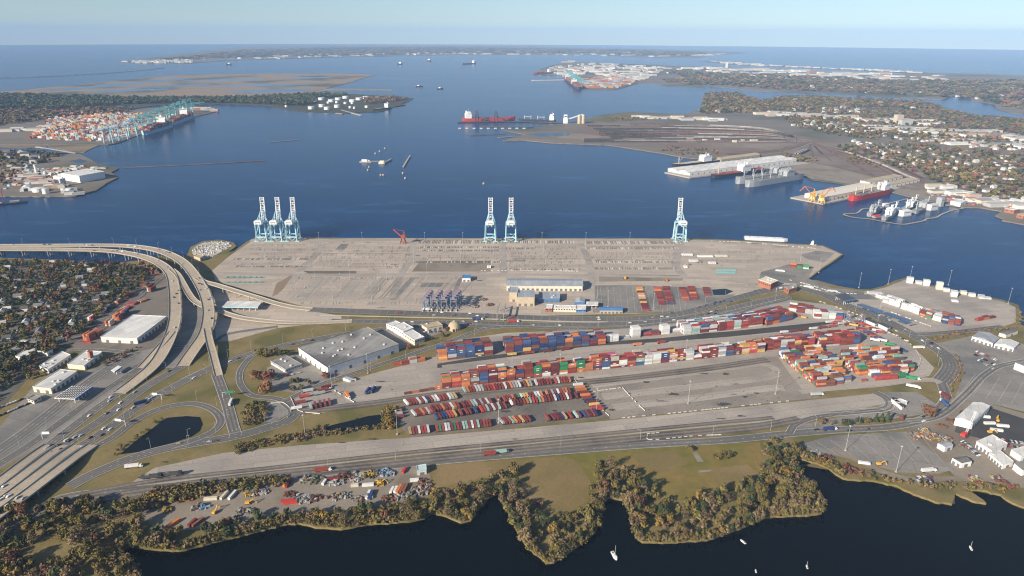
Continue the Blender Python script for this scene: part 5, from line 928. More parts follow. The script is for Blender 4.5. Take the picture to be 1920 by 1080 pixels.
# ---------------------------------------------------------------- trees
def crown_arrays(seed, n, size, lobes=7, flat=1.0, cone=False):
    r = np.random.RandomState(seed); V = []; 
    L = [(r.uniform(-.5, .5), r.uniform(-.5, .5), r.uniform(.55, 1.35)*flat, r.uniform(.35, .62)) for _ in range(lobes)]
    for k in range(n):
        if cone: z = r.uniform(0, 1)**1.3; a = r.uniform(0, 6.28); q = (1-z)*.75*r.uniform(.55, 1); c = np.array([q*math.cos(a), q*math.sin(a), .3+z*1.9]); d = np.array([math.cos(a), math.sin(a), .5])
        else:
            l = L[r.randint(lobes)]; d = r.normal(size=3); d[2] = abs(d[2])*.9-.25 if r.rand() < .75 else d[2]; d /= np.linalg.norm(d); c = np.array(l[:3])+d*l[3]*r.uniform(.7, 1.05)
        d = d/np.linalg.norm(d)+r.normal(size=3)*.45; d /= np.linalg.norm(d); u = np.cross(d, r.normal(size=3)); u /= np.linalg.norm(u); w = np.cross(d, u); s = size*r.uniform(.6, 1.35)
        V += [c-u*s-w*s*.8, c+u*s*.8-w*s, c+u*s+w*s*.8, c-u*s*.7+w*s]
    return np.array(V, dtype=np.float32)
def mesh_quads(name, V, mat, cols=None):
    n = len(V)//4; me = bpy.data.meshes.new(name); me.vertices.add(len(V)); me.vertices.foreach_set('co', V.astype(np.float32).ravel()); me.loops.add(4*n); me.polygons.add(n)
    me.loops.foreach_set('vertex_index', np.arange(4*n, dtype=np.int32)); me.polygons.foreach_set('loop_start', np.arange(0, 4*n, 4, dtype=np.int32))
    try: me.polygons.foreach_set('loop_total', np.full(n, 4, dtype=np.int32))
    except Exception: pass
    me.update(calc_edges=True); me.materials.append(MATS[mat])
    if cols is not None: at = me.color_attributes.new('Col', 'FLOAT_COLOR', 'CORNER'); at.data.foreach_set('color', np.repeat(cols, 4, axis=0).astype(np.float32).ravel())
    return me
CROWN = [mesh_quads('crown_leaves', crown_arrays(11+k, 420, .098, 8+k % 4, .9+.1*(k % 3)), 'leaves') for k in range(6)]
THIN = [mesh_quads('crown_twigs', crown_arrays(31+k, 330, .06, 9, 1.1), 'leaves') for k in range(3)]
PINE = [mesh_quads('crown_needles', crown_arrays(51+k, 230, .12, 1, 1, True), 'leaves') for k in range(2)]
tm = MB(); tm.cyl(0, 0, -.05, .07, .9, 7, .045)
for a in (0, 2.1, 4.2): tm.bar((0, 0, .5), (.4*math.cos(a), .4*math.sin(a), 1.0), .045)
TRUNK = tm.mesh('trunk_wood', MATS['bark'])
LOW = [crown_arrays(71+k, 80, .17, 6) for k in range(5)]; VLOW = [crown_arrays(91+k, 15, .42, 4) for k in range(5)]; LOWP = [crown_arrays(81+k, 34, .22, 1, 1, True) for k in range(2)]
TC = {'olive green': (.155, .122, .034), 'dark green': (.060, .074, .026), 'grey brown': (.195, .138, .070), 'golden': (.235, .155, .036), 'rusty': (.20, .10, .05), 'red brown': (.19, .070, .048), 'yellow green': (.175, .145, .042)}
def tcol(c, a=.22): f = 1+rnd.uniform(-a, a); return tuple(v*f for v in TC[c])
def tpick(w): return rnd.choices(list(w.keys()), list(w.values()))[0]
WOOD = {'olive green': 5, 'dark green': 1.6, 'grey brown': 5, 'golden': .9, 'rusty': .4, 'yellow green': 1.6}; TOWN = {'olive green': 3, 'dark green': 4, 'grey brown': 2.2, 'rusty': 1.1, 'golden': .4, 'red brown': .7}; CITY = {'olive green': 2.5, 'dark green': 3, 'grey brown': 4, 'rusty': .5, 'red brown': .8}; PINEW = {'dark green': 10, 'olive green': .7}
NT = [0]
def tree(x, y, r, h, c, label, group=None, kind=None, z=LZ):
    t = empty('tree', (x, y, z), rnd.uniform(0, 6.28)); tag(t, label, 'tree', group); NT[0] += 1
    me = rnd.choice(PINE if kind == 'pine' else (THIN if (c == 'grey brown' and rnd.random() < .6) else CROWN)); o = link('crown', me, None, t, color=tcol(c)); o.scale = (r, r, h/1.75)
    k = link('trunk', TRUNK, None, t); k.scale = (r*1.1, r*1.1, h/1.75)
    return t
def bulk_trees(name, items, var, label, z=LZ):
    "items: x, y, radius, height, colour -> one joined mass of foliage"
    VV, CC = [], []
    for x, y, r, h, c in items:
        A = var[rnd.randrange(len(var))]; a = rnd.uniform(0, 6.28); ca, sa = math.cos(a), math.sin(a); B = np.empty_like(A)
        B[:, 0] = (A[:, 0]*ca-A[:, 1]*sa)*r+x; B[:, 1] = (A[:, 0]*sa+A[:, 1]*ca)*r+y; B[:, 2] = A[:, 2]*h/1.75+z; VV.append(B); n = len(A)//4
        q = np.array(list(c)+[1.0]); q = np.tile(q, (n, 1)); q[:, :3] *= np.random.RandomState(int(abs(x*13+y)) % 99991).uniform(.82, 1.18, (n, 1)); CC.append(q)
    if not VV: return
    o = link(name, mesh_quads(name, np.concatenate(VV), 'leaves_joined', np.concatenate(CC))); tag(o, label, kind='stuff'); return o
def fill(poly, spacing, jit=.45, keep=1.0, z=LZ):
    "points spread over a traced area, spacing in metres"
    w = [tuple(P(x, y, z)[:2]) for x, y in poly]; xs = [p[0] for p in w]; ys = [p[1] for p in w]; out = []; y = min(ys)
    while y < max(ys):
        x = min(xs)
        while x < max(xs):
            a, b = x+rnd.uniform(-jit, jit)*spacing, y+rnd.uniform(-jit, jit)*spacing
            if inpoly(a, b, w) and rnd.random() < keep: out.append((a, b))
            x += spacing
        y += spacing
    return out
sh = SHORE[20:67]                                     # creek bank from the cove to the lower left
INNER = [(345, 1010), (440, 980), (520, 966), (600, 966), (700, 955), (760, 948), (815, 928), (880, 912), (925, 886), (962, 884), (985, 925), (1005, 950), (1050, 972), (1090, 955), (1112, 925), (1118, 890), (1135, 878), (1185, 885), (1225, 915), (1262, 940), (1300, 930), (1345, 925), (1420, 905), (1428, 850), (1440, 828), (1470, 832), (1498, 850)]
W1 = INNER+sh
W2 = [(-60, 985), (0, 962), (60, 962), (110, 940), (250, 938), (272, 962), (255, 985), (330, 1000), (345, 1010), (337, 1030), (225, 1018), (245, 1062), (262, 1085), (262, 1180), (-60, 1180)]
def descr(x, y): return 'lower left wood' if x < 262 else ('bank below the scrap yard' if x < 820 else ('wooded point left of the cove' if x < 1135 else 'wooded point right of the cove'))
pts = []
for poly, sp in ((W1, 8.2), (W2, 8.6)):
    pw = [P(*p) for p in poly]
    for x, y in fill(poly, sp, .6, .9): pts.append((x, y))
def topx(x, y, z=LZ):
    v = MC.inverted() @ Vector((x, y, z)); return 960+FPX*v.x/-v.z, 540-FPX*v.y/-v.z
cand = []
CLEAR = [(25, 1055), (90, 1010), (150, 1025), (80, 1062)]
for x, y in pts:
    px, py = topx(x, y)
    if -30 < px < 1560 and py < 1100 and not inpoly(px, py, CLEAR): cand.append((py, px, x, y))
rnd.shuffle(cand); near = cand[:230]; rest = cand[230:]
near.sort(key=lambda t: t[1]); cnt = {}
for py, px, x, y in near:
    w = dict(WOOD)
    if px > 1190: w['golden'] = 1.3; w['grey brown'] = 3
    if px < 300: w['rusty'] = 1.2; w['golden'] = .4
    c = tpick(w); d_ = descr(px, py); k = (c, d_); cnt[k] = cnt.get(k, -1)+1
    tree(x, y, rnd.triangular(3.6, 8.4, 5.6), rnd.triangular(6, 16, 10), c, '%s tree, %s such from the left, %s' % (c, nth(cnt[k]), d_), 'woodland trees along the creek')
bulk_trees('woodland', [(x+rnd.uniform(-2, 2), y+rnd.uniform(-2, 2), rnd.triangular(2.4, 6.2, 4), rnd.triangular(3.5, 11, 6.5), tcol(tpick(WOOD))) for py, px, x, y in rest], LOW+[crown_arrays(61, 110, .15, 7)], 'undergrowth and trees of the creekside woods')
fr_ = []
for a, b in zip(SHORE[:-1], SHORE[1:]):
    if a[0] > 1560 and b[0] > 1560: continue
    k = max(1, int(math.hypot(b[0]-a[0], b[1]-a[1])/4.5))
    for j in range(k):
        for q in range(2):
            x, y = a[0]+(b[0]-a[0])*(j+rnd.random())/k, a[1]+(b[1]-a[1])*(j+rnd.random())/k; p = P(x+rnd.uniform(-3, 3), y+rnd.uniform(-6, .5)); fr_.append((p.x, p.y, rnd.uniform(2, 4.4), rnd.uniform(3.5, 8), tcol(tpick(WOOD))))
bulk_trees('shore_thicket', fr_, LOW, 'low thicket fringing the creek bank')
# single trees people would point at
for x, y, r, h, c, lb in [(498, 735, 11, 15, 'rusty', 'broad rust brown tree in the loop road garden, front'), (484, 712, 10, 14, 'rusty', 'broad rust brown tree in the loop road garden, left'), (506, 712, 9, 13, 'red brown', 'broad rust brown tree in the loop road garden, right'), (492, 670, 9, 12, 'olive green', 'olive tree at the bend of the frontage road'), (511, 667, 9, 12, 'olive green', 'second olive tree at the bend of the frontage road'), (534, 668, 8, 11, 'dark green', 'dark tree before the huge warehouse corner'), (553, 718, 6, 9, 'olive green', 'olive tree by the office car park'), (566, 730, 4, 7, 'yellow green', 'small pale tree by the office car park'), (581, 722, 4, 7, 'yellow green', 'small tree beside the loop road'), (549, 733, 5, 7, 'olive green', 'small olive tree on the loop road verge'), (612, 708, 6, 8, 'red brown', 'dark red tree at the huge warehouse front corner'), (766, 655, 4.5, 8, 'red brown', 'dark red tree below the white offices'), (782, 652, 4, 7, 'grey brown', 'bare tree below the white offices'), (830, 632, 4, 8, 'olive green', 'small green tree near the brown dome'), (809, 637, 3.5, 6, 'grey brown', 'small brown tree near the brown dome'), (838, 620, 4, 7, 'red brown', 'dark red tree right beside the brown dome'), (1740, 780, 9, 13, 'rusty', 'large rust coloured tree inside the road bend'), (1586, 797, 6, 8, 'dark green', 'first dark bush on the roundabout island'), (1610, 793, 4.5, 7, 'dark green', 'second dark bush on the roundabout island'), (1625, 793, 4, 6, 'olive green', 'third bush on the roundabout island'), (1642, 791, 5, 9, 'dark green', 'fourth dark conical bush on the roundabout island'), (1652, 791, 5, 9, 'dark green', 'fifth dark conical bush on the roundabout island'), (1663, 790, 5, 10, 'dark green', 'sixth dark conical bush on the roundabout island'), (1540, 795, 6, 7, 'grey brown', 'bare bush at the left end of the island'), (1560, 797, 5, 6, 'grey brown', 'bare bush on the island beside the first dark one'), (1690, 787, 5, 6, 'red brown', 'dark red hedge bush past the conical bushes'), (1295, 845, 5, 6, 'olive green', 'small bush on the lawn by the park path'), (1345, 860, 5, 7, 'olive green', 'left one of two bushes on the lawn'), (1362, 858, 6, 7, 'olive green', 'right one of two bushes on the lawn'), (1120, 880, 5, 9, 'yellow green', 'pale tree standing out at the lawn edge'), (1130, 872, 3, 6, 'dark green', 'lone small dark tree on the lawn edge')]:
    p = P(x, y); tree(p.x, p.y, r, h, c, lb, None, 'pine' if 'conical' in lb else None)
# hedgerows and scrub
scr = []
for poly, sp, rr, ww in [([(250, 948), (300, 918), (420, 908), (530, 896), (535, 912), (400, 928), (280, 958)], 5.5, (3, 5), WOOD), ([(440, 838), (560, 812), (640, 795), (700, 780), (725, 770), (738, 765), (738, 805), (640, 815), (520, 835), (445, 852)], 5.5, (2, 3.6), {'olive green': 2, 'grey brown': 3, 'rusty': .6, 'yellow green': .8}), ([(724, 770), (740, 765), (740, 806), (722, 806)], 4, (3, 4.5), {'golden': 3, 'olive green': 1}), ([(1500, 848), (1560, 872), (1640, 893), (1680, 897), (1720, 905), (1790, 912), (1900, 912), (1920, 925), (1800, 920), (1720, 918), (1650, 903), (1570, 890), (1510, 862)], 7, (2.5, 4), {'grey brown': 4, 'olive green': 2, 'red brown': .6, 'golden': .8}), ([(208, 852), (250, 822), (300, 785), (318, 778), (300, 795), (250, 833), (225, 856)], 6, (1.8, 2.8), {'olive green': 3, 'yellow green': 1}), ([(456, 765), (480, 757), (505, 765), (495, 790), (460, 805)], 6, (2.5, 4), WOOD), ([(1740, 632), (1800, 622), (1900, 612), (1910, 618), (1800, 630), (1745, 640)], 7, (1.5, 2.6), {'rusty': 2, 'grey brown': 3}), ([(1785, 655), (1800, 672), (1806, 700), (1790, 725), (1776, 745), (1786, 715), (1796, 690)], 6, (1.6, 2.6), {'rusty': 2, 'grey brown': 3, 'olive green': 1}), ([(180, 690), (250, 650), (262, 655), (200, 690)], 7, (2, 3), {'grey brown': 2, 'rusty': 1}), ([(20, 690), (110, 690), (80, 705), (20, 725)], 8, (2.5, 4), TOWN), ([(1910, 580), (1920, 600), (1915, 612), (1905, 606)], 7, (2, 3), {'olive green': 1, 'grey brown': 1}), ([(0, 690), (40, 680), (0, 720)], 8, (3, 4), TOWN), ([(-20, 930), (40, 905), (100, 890), (120, 905), (60, 950), (-20, 1000)], 6, (1.2, 2.2), TOWN)]:
    for x, y in fill(poly, sp): r = rnd.uniform(*rr); scr.append((x, y, r, r*1.7, tcol(tpick(ww))))
PONDS = [[(225, 852), (250, 830), (280, 808), (300, 792), (315, 783), (350, 780), (375, 782), (380, 795), (375, 808), (360, 818), (325, 830), (262, 847)], [(605, 802), (630, 795), (652, 790), (690, 780), (715, 777), (720, 787), (710, 797), (665, 805), (620, 809)]]
scr = [s for s in scr if not any(inpoly(*topx(s[0], s[1]), q) for q in PONDS)]
bulk_trees('scrub', scr, LOW, 'hedges and scrub along verges, ponds and the creek')
# ---------------------------------------------------------------- houses
hw = MB(); hw.box(0, 0, -.2, 11, 8, 4.6); HW = hw.mesh('house_wall', MATS['wall_paint']); hr = MB(); hr.gable(0, 0, 4.4, 11, 8, 3.0, 0, .5); HR = hr.mesh('house_roof', MATS['roof_paint'])
hp = MB(); hp.box(3, -5, -.2, 4, 3, 3); HP = hp.mesh('house_porch', MATS['wall_paint']); hwin = MB().box(0, -4.04, 1.2, 1.4, .12, 1.4).mesh('house_window', MATS['glass_dark'])
WALLS = {'white': (.62, .61, .57), 'cream': (.60, .54, .42), 'grey': (.42, .43, .43), 'brick red': (.30, .14, .10), 'tan': (.45, .37, .27)}; ROOFS = {'grey': (.20, .20, .20), 'dark': (.085, .08, .078), 'brown': (.16, .12, .09), 'pale': (.46, .45, .43)}
def dim(c, a, b): f = rnd.uniform(a, b); return tuple(v*f for v in c)
def house(x, y, rz, wc, rc, label, group, sc=1.0, full=True, z=LZ):
    t = empty('house', (x, y, z), rz); tag(t, label, 'house', group); t.scale = (sc, sc, sc); w_ = link('wall', HW, None, t, color=WALLS[wc]); link('roof', HR, None, t, color=dim(ROOFS[rc], .8, 1.2))
    if full:
        link('porch', HP, None, w_, color=WALLS[wc])
        for dx in (-3.5, 0): link('window', hwin, None, w_, (dx, 0, 0))
zc = [(85, 285), (50, 400), (140, 430), (500, 375), (600, 405), (690, 350), (870, 380), (430, 490), (310, 590), (290, 620), (360, 610), (450, 610), (140, 545), (230, 590), (260, 710), (330, 360), (190, 640), (200, 740), (270, 730), (300, 815), (540, 745), (720, 565), (800, 530), (950, 340), (800, 320), (20, 500), (60, 640), (250, 440), (330, 460), (480, 455), (240, 500), (640, 450), (700, 450), (530, 690), (650, 620), (340, 700), (930, 330), (770, 345), (560, 300), (180, 290), (400, 290), (60, 330), (20, 750), (110, 800), (60, 860), (160, 690), (90, 590), (20, 590), (600, 500), (560, 560), (480, 660), (400, 400), (380, 330), (1180, 360), (1080, 330), (440, 340), (660, 300), (20, 660), (120, 470), (700, 600)]
HP_ = []; cnt = {}
zc.sort()
for k, (u, v) in enumerate(zc):
    p = P(u/4+rnd.uniform(-1, 1), 420+v/4+2); wc = rnd.choices(list(WALLS), [6, 2, 1.5, .8, .8])[0]; rc = rnd.choice(list(ROOFS)); HP_.append((p.x, p.y)); kk = (wc, rc); cnt[kk] = cnt.get(kk, -1)+1
    house(p.x, p.y, R(rnd.choice((20, 110))+rnd.uniform(-6, 6)), wc, rc, '%s house with %s roof, %s such from left among the western trees' % (wc, rc, nth(cnt[kk])), 'houses of the western neighbourhood', rnd.uniform(.85, 1.1))
town = []; NB = [(-80, 488), (225, 497), (290, 505), (290, 515), (240, 556), (160, 620), (60, 690), (0, 745), (-80, 800)]
tp = fill(NB, 9.6, .5, .78); tp = [q for q in tp if all((q[0]-a)**2+(q[1]-b)**2 > 52 for a, b in HP_)]
STR = [world(q, LZ, 8) for q in ([(-20, 520), (100, 535), (220, 560)], [(-20, 580), (60, 585), (200, 600)], [(-20, 640), (80, 640), (160, 630)], [(60, 500), (90, 560), (60, 640), (20, 720)], [(160, 505), (150, 560), (120, 640)])]
tp = [q for q in tp if all(min((q[0]-a[0])**2+(q[1]-a[1])**2 for a in L) > 30 for L in STR)]
tp.sort(key=lambda q: q[1]); cnt = {}
pick_ = set(range(0, len(tp), max(1, len(tp)//70))); indiv = []
for i, (x, y) in enumerate(tp):
    c = tpick(TOWN); px, py = topx(x, y)
    if i in pick_ and px > 3: indiv.append((px, x, y, c))
    else: r = rnd.uniform(3.6, 6.8); town.append((x, y, r, r*rnd.uniform(1.5, 2.0), tcol(c)))
indiv.sort()
for px, x, y, c in indiv:
    cnt[c] = cnt.get(c, -1)+1; tree(x, y, rnd.uniform(5, 7), rnd.uniform(9, 13), c, 'big %s tree, %s such from the left among the western houses' % (c, nth(cnt[c])), 'trees of the western neighbourhood')
bulk_trees('neighbourhood_trees', town, LOW, 'autumn trees filling the western neighbourhood')
# ---------------------------------------------------------------- far woods and city greenery
def mass(name, polys, sp, rr, hk, w, label, keep=.85, var=None, z=LZ):
    it = []
    for poly in polys:
        for x, y in fill(poly, sp, .5, keep, z): r = rnd.uniform(*rr); it.append((x, y, r, r*rnd.uniform(*hk), tcol(tpick(w))))
    bulk_trees(name, it, var or VLOW, label, z)
mass('pine_wood', [[(-60, 178), (60, 179), (160, 183), (250, 185), (400, 185), (470, 184), (530, 180), (580, 178), (650, 178), (650, 182), (600, 184), (585, 196), (560, 199), (520, 196), (437, 193), (300, 194), (220, 196), (190, 200), (110, 206), (0, 206), (-60, 206)]], 25, (13, 18), (1.0, 1.5), PINEW, 'dark pine wood across the far left shore', .9)
mass('bare_wood', [[(-60, 207), (110, 208), (180, 202), (255, 203), (230, 213), (170, 216), (120, 220), (60, 228), (0, 236), (-60, 240)], [(680, 183), (740, 182), (766, 186), (730, 192), (690, 195)]], 26, (10, 15), (.9, 1.3), {'grey brown': 4, 'olive green': 2, 'red brown': 2, 'dark green': 1}, 'brown leafless wood behind the far west port', .75)
mass('peninsula_trees', [[(-20, 284), (100, 285), (115, 292), (100, 303), (60, 310), (0, 314), (-20, 314)], [(0, 315), (60, 312), (20, 345), (0, 350)]], 19, (6, 9), (1.2, 1.6), TOWN, 'trees among houses on the west industrial point', .6)
mass('wooded_headland', [[(1320, 180), (1337, 174), (1379, 176), (1410, 184), (1427, 190), (1462, 184), (1520, 182), (1603, 186), (1666, 188), (1728, 192), (1766, 201), (1760, 205), (1640, 200), (1540, 206), (1440, 212), (1320, 214), (1310, 208), (1318, 198)]], 27, (11, 15), (1.0, 1.4), CITY, 'dense wooded headland of the city beyond the rail yard', .85)
mass('city_trees', [[(1450, 212), (1600, 204), (1766, 206), (1840, 218), (1920, 226), (1960, 235), (1960, 290), (1800, 270), (1640, 262), (1560, 254), (1500, 240)], [(1560, 275), (1700, 270), (1960, 296), (1960, 345), (1900, 345), (1820, 350), (1780, 345), (1740, 332), (1690, 322), (1640, 300), (1600, 292)], [(1700, 300), (1960, 330), (1960, 380), (1880, 376), (1800, 358), (1760, 350)]], 24, (7, 11), (1.1, 1.5), CITY, 'autumn coloured street trees across the eastern city', .62)
mass('north_trees', [[(1240, 150), (1400, 146), (1560, 155), (1700, 165), (1920, 165), (1960, 215), (1880, 200), (1830, 184), (1770, 184), (1690, 179), (1572, 173), (1462, 169), (1368, 161), (1250, 158)], [(1240, 135), (1400, 140), (1540, 147), (1700, 152), (1920, 152), (1960, 175), (1700, 168), (1500, 156), (1300, 148)]], 52, (22, 30), (.6, .9), CITY, 'hazy wooded shore of the northern peninsula', .62)
mass('yard_scrub', [[(1240, 274), (1320, 280), (1350, 284), (1345, 290), (1290, 292), (1240, 284)], [(1465, 285), (1540, 300), (1500, 306), (1450, 296)], [(1600, 292), (1660, 312), (1640, 318), (1585, 300)], [(1140, 222), (1280, 218), (1285, 222), (1150, 228)], [(1120, 250), (1240, 254), (1230, 258), (1120, 255)]], 22, (5, 8), (.9, 1.2), {'olive green': 3, 'grey brown': 2, 'rusty': 1}, 'scrub around the coal rail yard', .7)
mass('far_shore_trees', [[(300, 112), (433, 108), (640, 104), (840, 100), (1107, 100), (1160, 103), (1280, 106), (1330, 100), (1220, 95), (1000, 91), (800, 89), (600, 90), (450, 95)]], 120, (60, 90), (.16, .26), {'grey brown': 4, 'olive green': 2, 'dark green': 2}, 'faint wooded land along the far shore', .8)
# eastern city houses: the largest as things, the smaller rest joined
CA = [[(1570, 262), (1960, 300), (1960, 345), (1880, 345), (1790, 340), (1700, 318), (1640, 292)], [(1480, 235), (1640, 255), (1960, 296), (1960, 285), (1640, 235), (1500, 225)], [(1780, 345), (1960, 350), (1960, 395), (1890, 388), (1810, 375), (1760, 362)]]
hp2 = []
for poly in CA: hp2 += fill(poly, 42, .5, .62)
hp2.sort(key=lambda q: q[1]); kk = 0; rest = VC(); cnt = {}
sel = sorted([q for q in hp2[:170] if 0 < topx(*q)[0] < 1925], key=lambda q: topx(*q)[0])
for x, y in sel:
    wc = rnd.choices(list(WALLS), [6, 2, 1, .7, .6])[0]; rc = rnd.choice(list(ROOFS)); k2 = (wc, rc); cnt[k2] = cnt.get(k2, -1)+1
    house(x, y, rnd.choice((.3, 1.87))+rnd.uniform(-.1, .1), wc, rc, 'small %s house with %s roof, %s such from left in the eastern city' % (wc, rc, nth(cnt[k2])), 'houses of the eastern city', rnd.uniform(1.0, 1.5), False)
def boxhouse(v, x, y, s, z=LZ):
    wc = WALLS[rnd.choices(list(WALLS), [6, 2, 1, .7, .6])[0]]; rz = rnd.choice((.3, 1.87)); v.box(x, y, z, 11*s, 8*s, 4.4*s, rz, wc); g = MB().gable(x, y, z+4.4*s, 11*s, 8*s, 2.6*s, rz, .3); v.add(g.v, g.f[:4], tuple(u*1.0 for u in ROOFS[rnd.choice(list(ROOFS))]))
for x, y in hp2[170:]: boxhouse(rest, x, y, rnd.uniform(1.2, 2.0))
for poly, sp, kp in [([(1330, 182), (1420, 190), (1560, 186), (1740, 196), (1760, 204), (1560, 208), (1340, 212)], 120, .4), ([(1250, 152), (1560, 155), (1900, 165), (1900, 195), (1780, 180), (1560, 172), (1300, 160)], 170, .5), ([(0, 288), (100, 287), (105, 300), (50, 312), (0, 314)], 36, .5), ([(1440, 205), (1640, 205), (1640, 215), (1440, 216)], 70, .5)]:
    for x, y in fill(poly, sp, .5, kp): boxhouse(rest, x, y, rnd.uniform(1.4, 2.6))
rest.obj('far_houses', 'building_joined', 'tiny pale houses scattered through the far woods')
# city blocks along the commercial belts
FW = {'white': (.68, .67, .63), 'cream': (.60, .53, .42), 'pinkish': (.52, .34, .25), 'grey': (.42, .42, .41), 'brick red': (.36, .17, .12), 'tan': (.50, .42, .31)}
flatw = MB(); flatw.box(0, 0, 0, 1, 1, 1); FWM = flatw.mesh('block_wall', MATS['wall_paint']); fr = MB(); fr.box(0, 0, 1.0, 1.01, 1.01, .06); FRM = fr.mesh('block_roof', MATS['roof_paint'])
def cblock(x, y, w_, d_, h_, rz, wc, label, group, z=LZ):
    t = empty('city_building', (x, y, z), rz); tag(t, label, 'building', group); a = link('wall', FWM, None, t, color=FW[wc]); a.scale = (w_, d_, h_); b = link('roof', FRM, None, t, color=dim(rnd.choice([(.60, .59, .56), (.45, .42, .37), (.64, .62, .58), (.3, .29, .28)]), .75, 1.05)); b.scale = (w_, d_, h_)
def belt(p0, p1, n, spread, size, hgt, where, group, rz=None):
    items = []
    for i in range(n):
        t = (i+rnd.uniform(.1, .9))/n; x = p0[0]+(p1[0]-p0[0])*t; y = p0[1]+(p1[1]-p0[1])*t+rnd.uniform(-spread, spread); items.append((x, y))
    items.sort(); cnt = {}
    for x, y in items:
        p = P(x, y); wc = rnd.choices(list(FW), [5, 3, 2, 1.5, 1.2, 1.5])[0]; cnt[wc] = cnt.get(wc, -1)+1; s = rnd.uniform(*size)
        cblock(p.x, p.y, s*rnd.uniform(1, 2.4), s*rnd.uniform(.6, 1), rnd.uniform(*hgt), (rz if rz is not None else .12)+rnd.uniform(-.1, .1), wc, '%s block, %s such from the left %s' % (wc, nth(cnt[wc]), where), group)
belt((1425, 214), (1760, 232), 34, 4, (30, 55), (7, 13), 'in the upper commercial belt', 'upper commercial belt'); belt((1620, 236), (1960, 262), 34, 6, (30, 60), (7, 13), 'in the right hand commercial belt', 'right hand commercial belt'); belt((1740, 262), (1960, 278), 16, 5, (28, 55), (6, 11), 'in the lower commercial belt', 'lower commercial belt')
belt((1190, 221), (1360, 226), 18, 2, (22, 46), (7, 14), 'in the row above the coal yard', 'works above the coal yard'); belt((1290, 264), (1430, 267), 6, 1.5, (9, 16), (6, 11), 'amid the rail yard tracks', 'rail yard buildings'); belt((1740, 352), (1920, 392), 30, 7, (14, 28), (5, 10), 'around the shipyard streets', 'shipyard buildings')
belt((1280, 127), (1680, 143), 30, 2, (50, 110), (12, 22), 'along the hazy air base', 'air base hangars'); belt((1060, 122), (1200, 150), 26, 9, (35, 80), (8, 18), 'on the distant northern port', 'northern port sheds'); belt((20, 318), (150, 365), 30, 7, (8, 22), (4, 9), 'on the west industrial point', 'west industrial sheds', .4); belt((5, 248), (110, 240), 12, 5, (20, 40), (6, 10), 'beside the far west container yard', 'far west port sheds', .2)
belt((362, 205), (403, 207), 9, 1.5, (18, 34), (7, 14), 'at the tip of the far west port', 'far west tip sheds', .3)
p = P(1683, 231); cblock(p.x, p.y, 34, 26, 38, .2, 'tan', 'tall tan tower block standing above the eastern city', None); p = P(1697, 234); cblock(p.x, p.y, 60, 26, 22, .2, 'grey', 'grey hospital slab right of the tall tan tower', None)
p = P(1362, 127.5); cblock(p.x, p.y, 22, 22, 70, 0, 'white', 'slim white tower on the hazy air base', None)
far = VC()
def speck(poly, n, size, hgt, cols):
    w = [P(*q) for q in poly]; xs = [q[0] for q in poly]; ys = [q[1] for q in poly]; k = 0
    while k < n:
        x, y = rnd.uniform(min(xs), max(xs)), rnd.uniform(min(ys), max(ys))
        if inpoly(x, y, poly): k += 1; p = P(x, y); s = rnd.uniform(*size); far.box(p.x, p.y, LZ, s*rnd.uniform(.8, 2.2), s*rnd.uniform(.6, 1.2), rnd.uniform(*hgt), rnd.uniform(-.2, .4), dim(rnd.choice(cols), .7, 1.1))
PALEC = [(.66, .64, .58), (.55, .48, .38), (.45, .45, .44), (.6, .58, .52)]; PORTC = [(.42, .14, .08), (.55, .28, .1), (.5, .48, .44), (.25, .32, .42), (.6, .58, .54), (.35, .5, .5)]
speck([(1020, 128), (1090, 118), (1152, 121), (1240, 126), (1240, 140), (1200, 150), (1120, 140), (1060, 145)], 200, (22, 60), (6, 18), PALEC); speck([(1090, 150), (1150, 142), (1200, 150), (1150, 165), (1095, 165)], 260, (26, 60), (6, 16), PORTC)
speck([(1250, 128), (1420, 131), (1560, 141), (1680, 142), (1780, 142), (1780, 150), (1500, 150), (1250, 140)], 110, (30, 80), (6, 12), PALEC); speck([(228, 116), (360, 113), (360, 118), (268, 119)], 150, (14, 45), (6, 24), PALEC); speck([(360, 113), (640, 100), (1000, 96), (1200, 98), (1200, 105), (840, 102), (440, 112)], 150, (20, 70), (8, 20), PALEC)
speck([(1330, 114.5), (1368, 121), (1560, 129), (1740, 138), (1666, 132), (1472, 124)], 110, (20, 50), (7, 14), PALEC); speck([(1190, 107), (1400, 99.3), (1330, 104)], 50, (25, 60), (8, 16), PALEC); speck([(1750, 356), (1860, 372), (1900, 390), (1800, 384), (1740, 366)], 160, (4, 7), (1.5, 3), [(.7, .7, .68), (.2, .2, .22), (.45, .1, .08), (.35, .4, .45)])
speck([(10, 322), (150, 312), (200, 314), (190, 322), (110, 332), (30, 350), (10, 355)], 150, (5, 12), (2, 5), PORTC+PALEC)
far.obj('far_port_clutter', 'building_joined', 'tiny hazy buildings, stores and stacks across the far shores')
# far west container yard: joined rows of boxes
vy = VC(); YD = [tuple(P(*q)[:2]) for q in [(55, 260), (90, 224), (140, 212), (240, 212), (310, 214), (330, 216), (262, 244), (225, 262), (190, 266)]]
a, b = P(60, 262), P(190, 266); d = Vector((math.cos(R(25)), math.sin(R(25)), 0)); x0, x1, y0, y1 = min(q[0] for q in YD), max(q[0] for q in YD), min(q[1] for q in YD), max(q[1] for q in YD)
u = 0
for iy in range(int((y1-y0)/19)):
    for ix in range(int((x1-x0)/14.5)):
        x, y = x0+ix*14.5, y0+iy*19
        if inpoly(x, y, YD) and rnd.random() < .6: h = rnd.choice((2.6, 5.2, 7.8, 7.8, 10.4)); vy.box(x, y, LZ, 12.2, rnd.choice((5, 7, 10)), h, .1, shade(pick('yard'), .3))
vy.obj('far_container_yard', 'container_paint_joined', 'mass of coloured containers on the far west port')
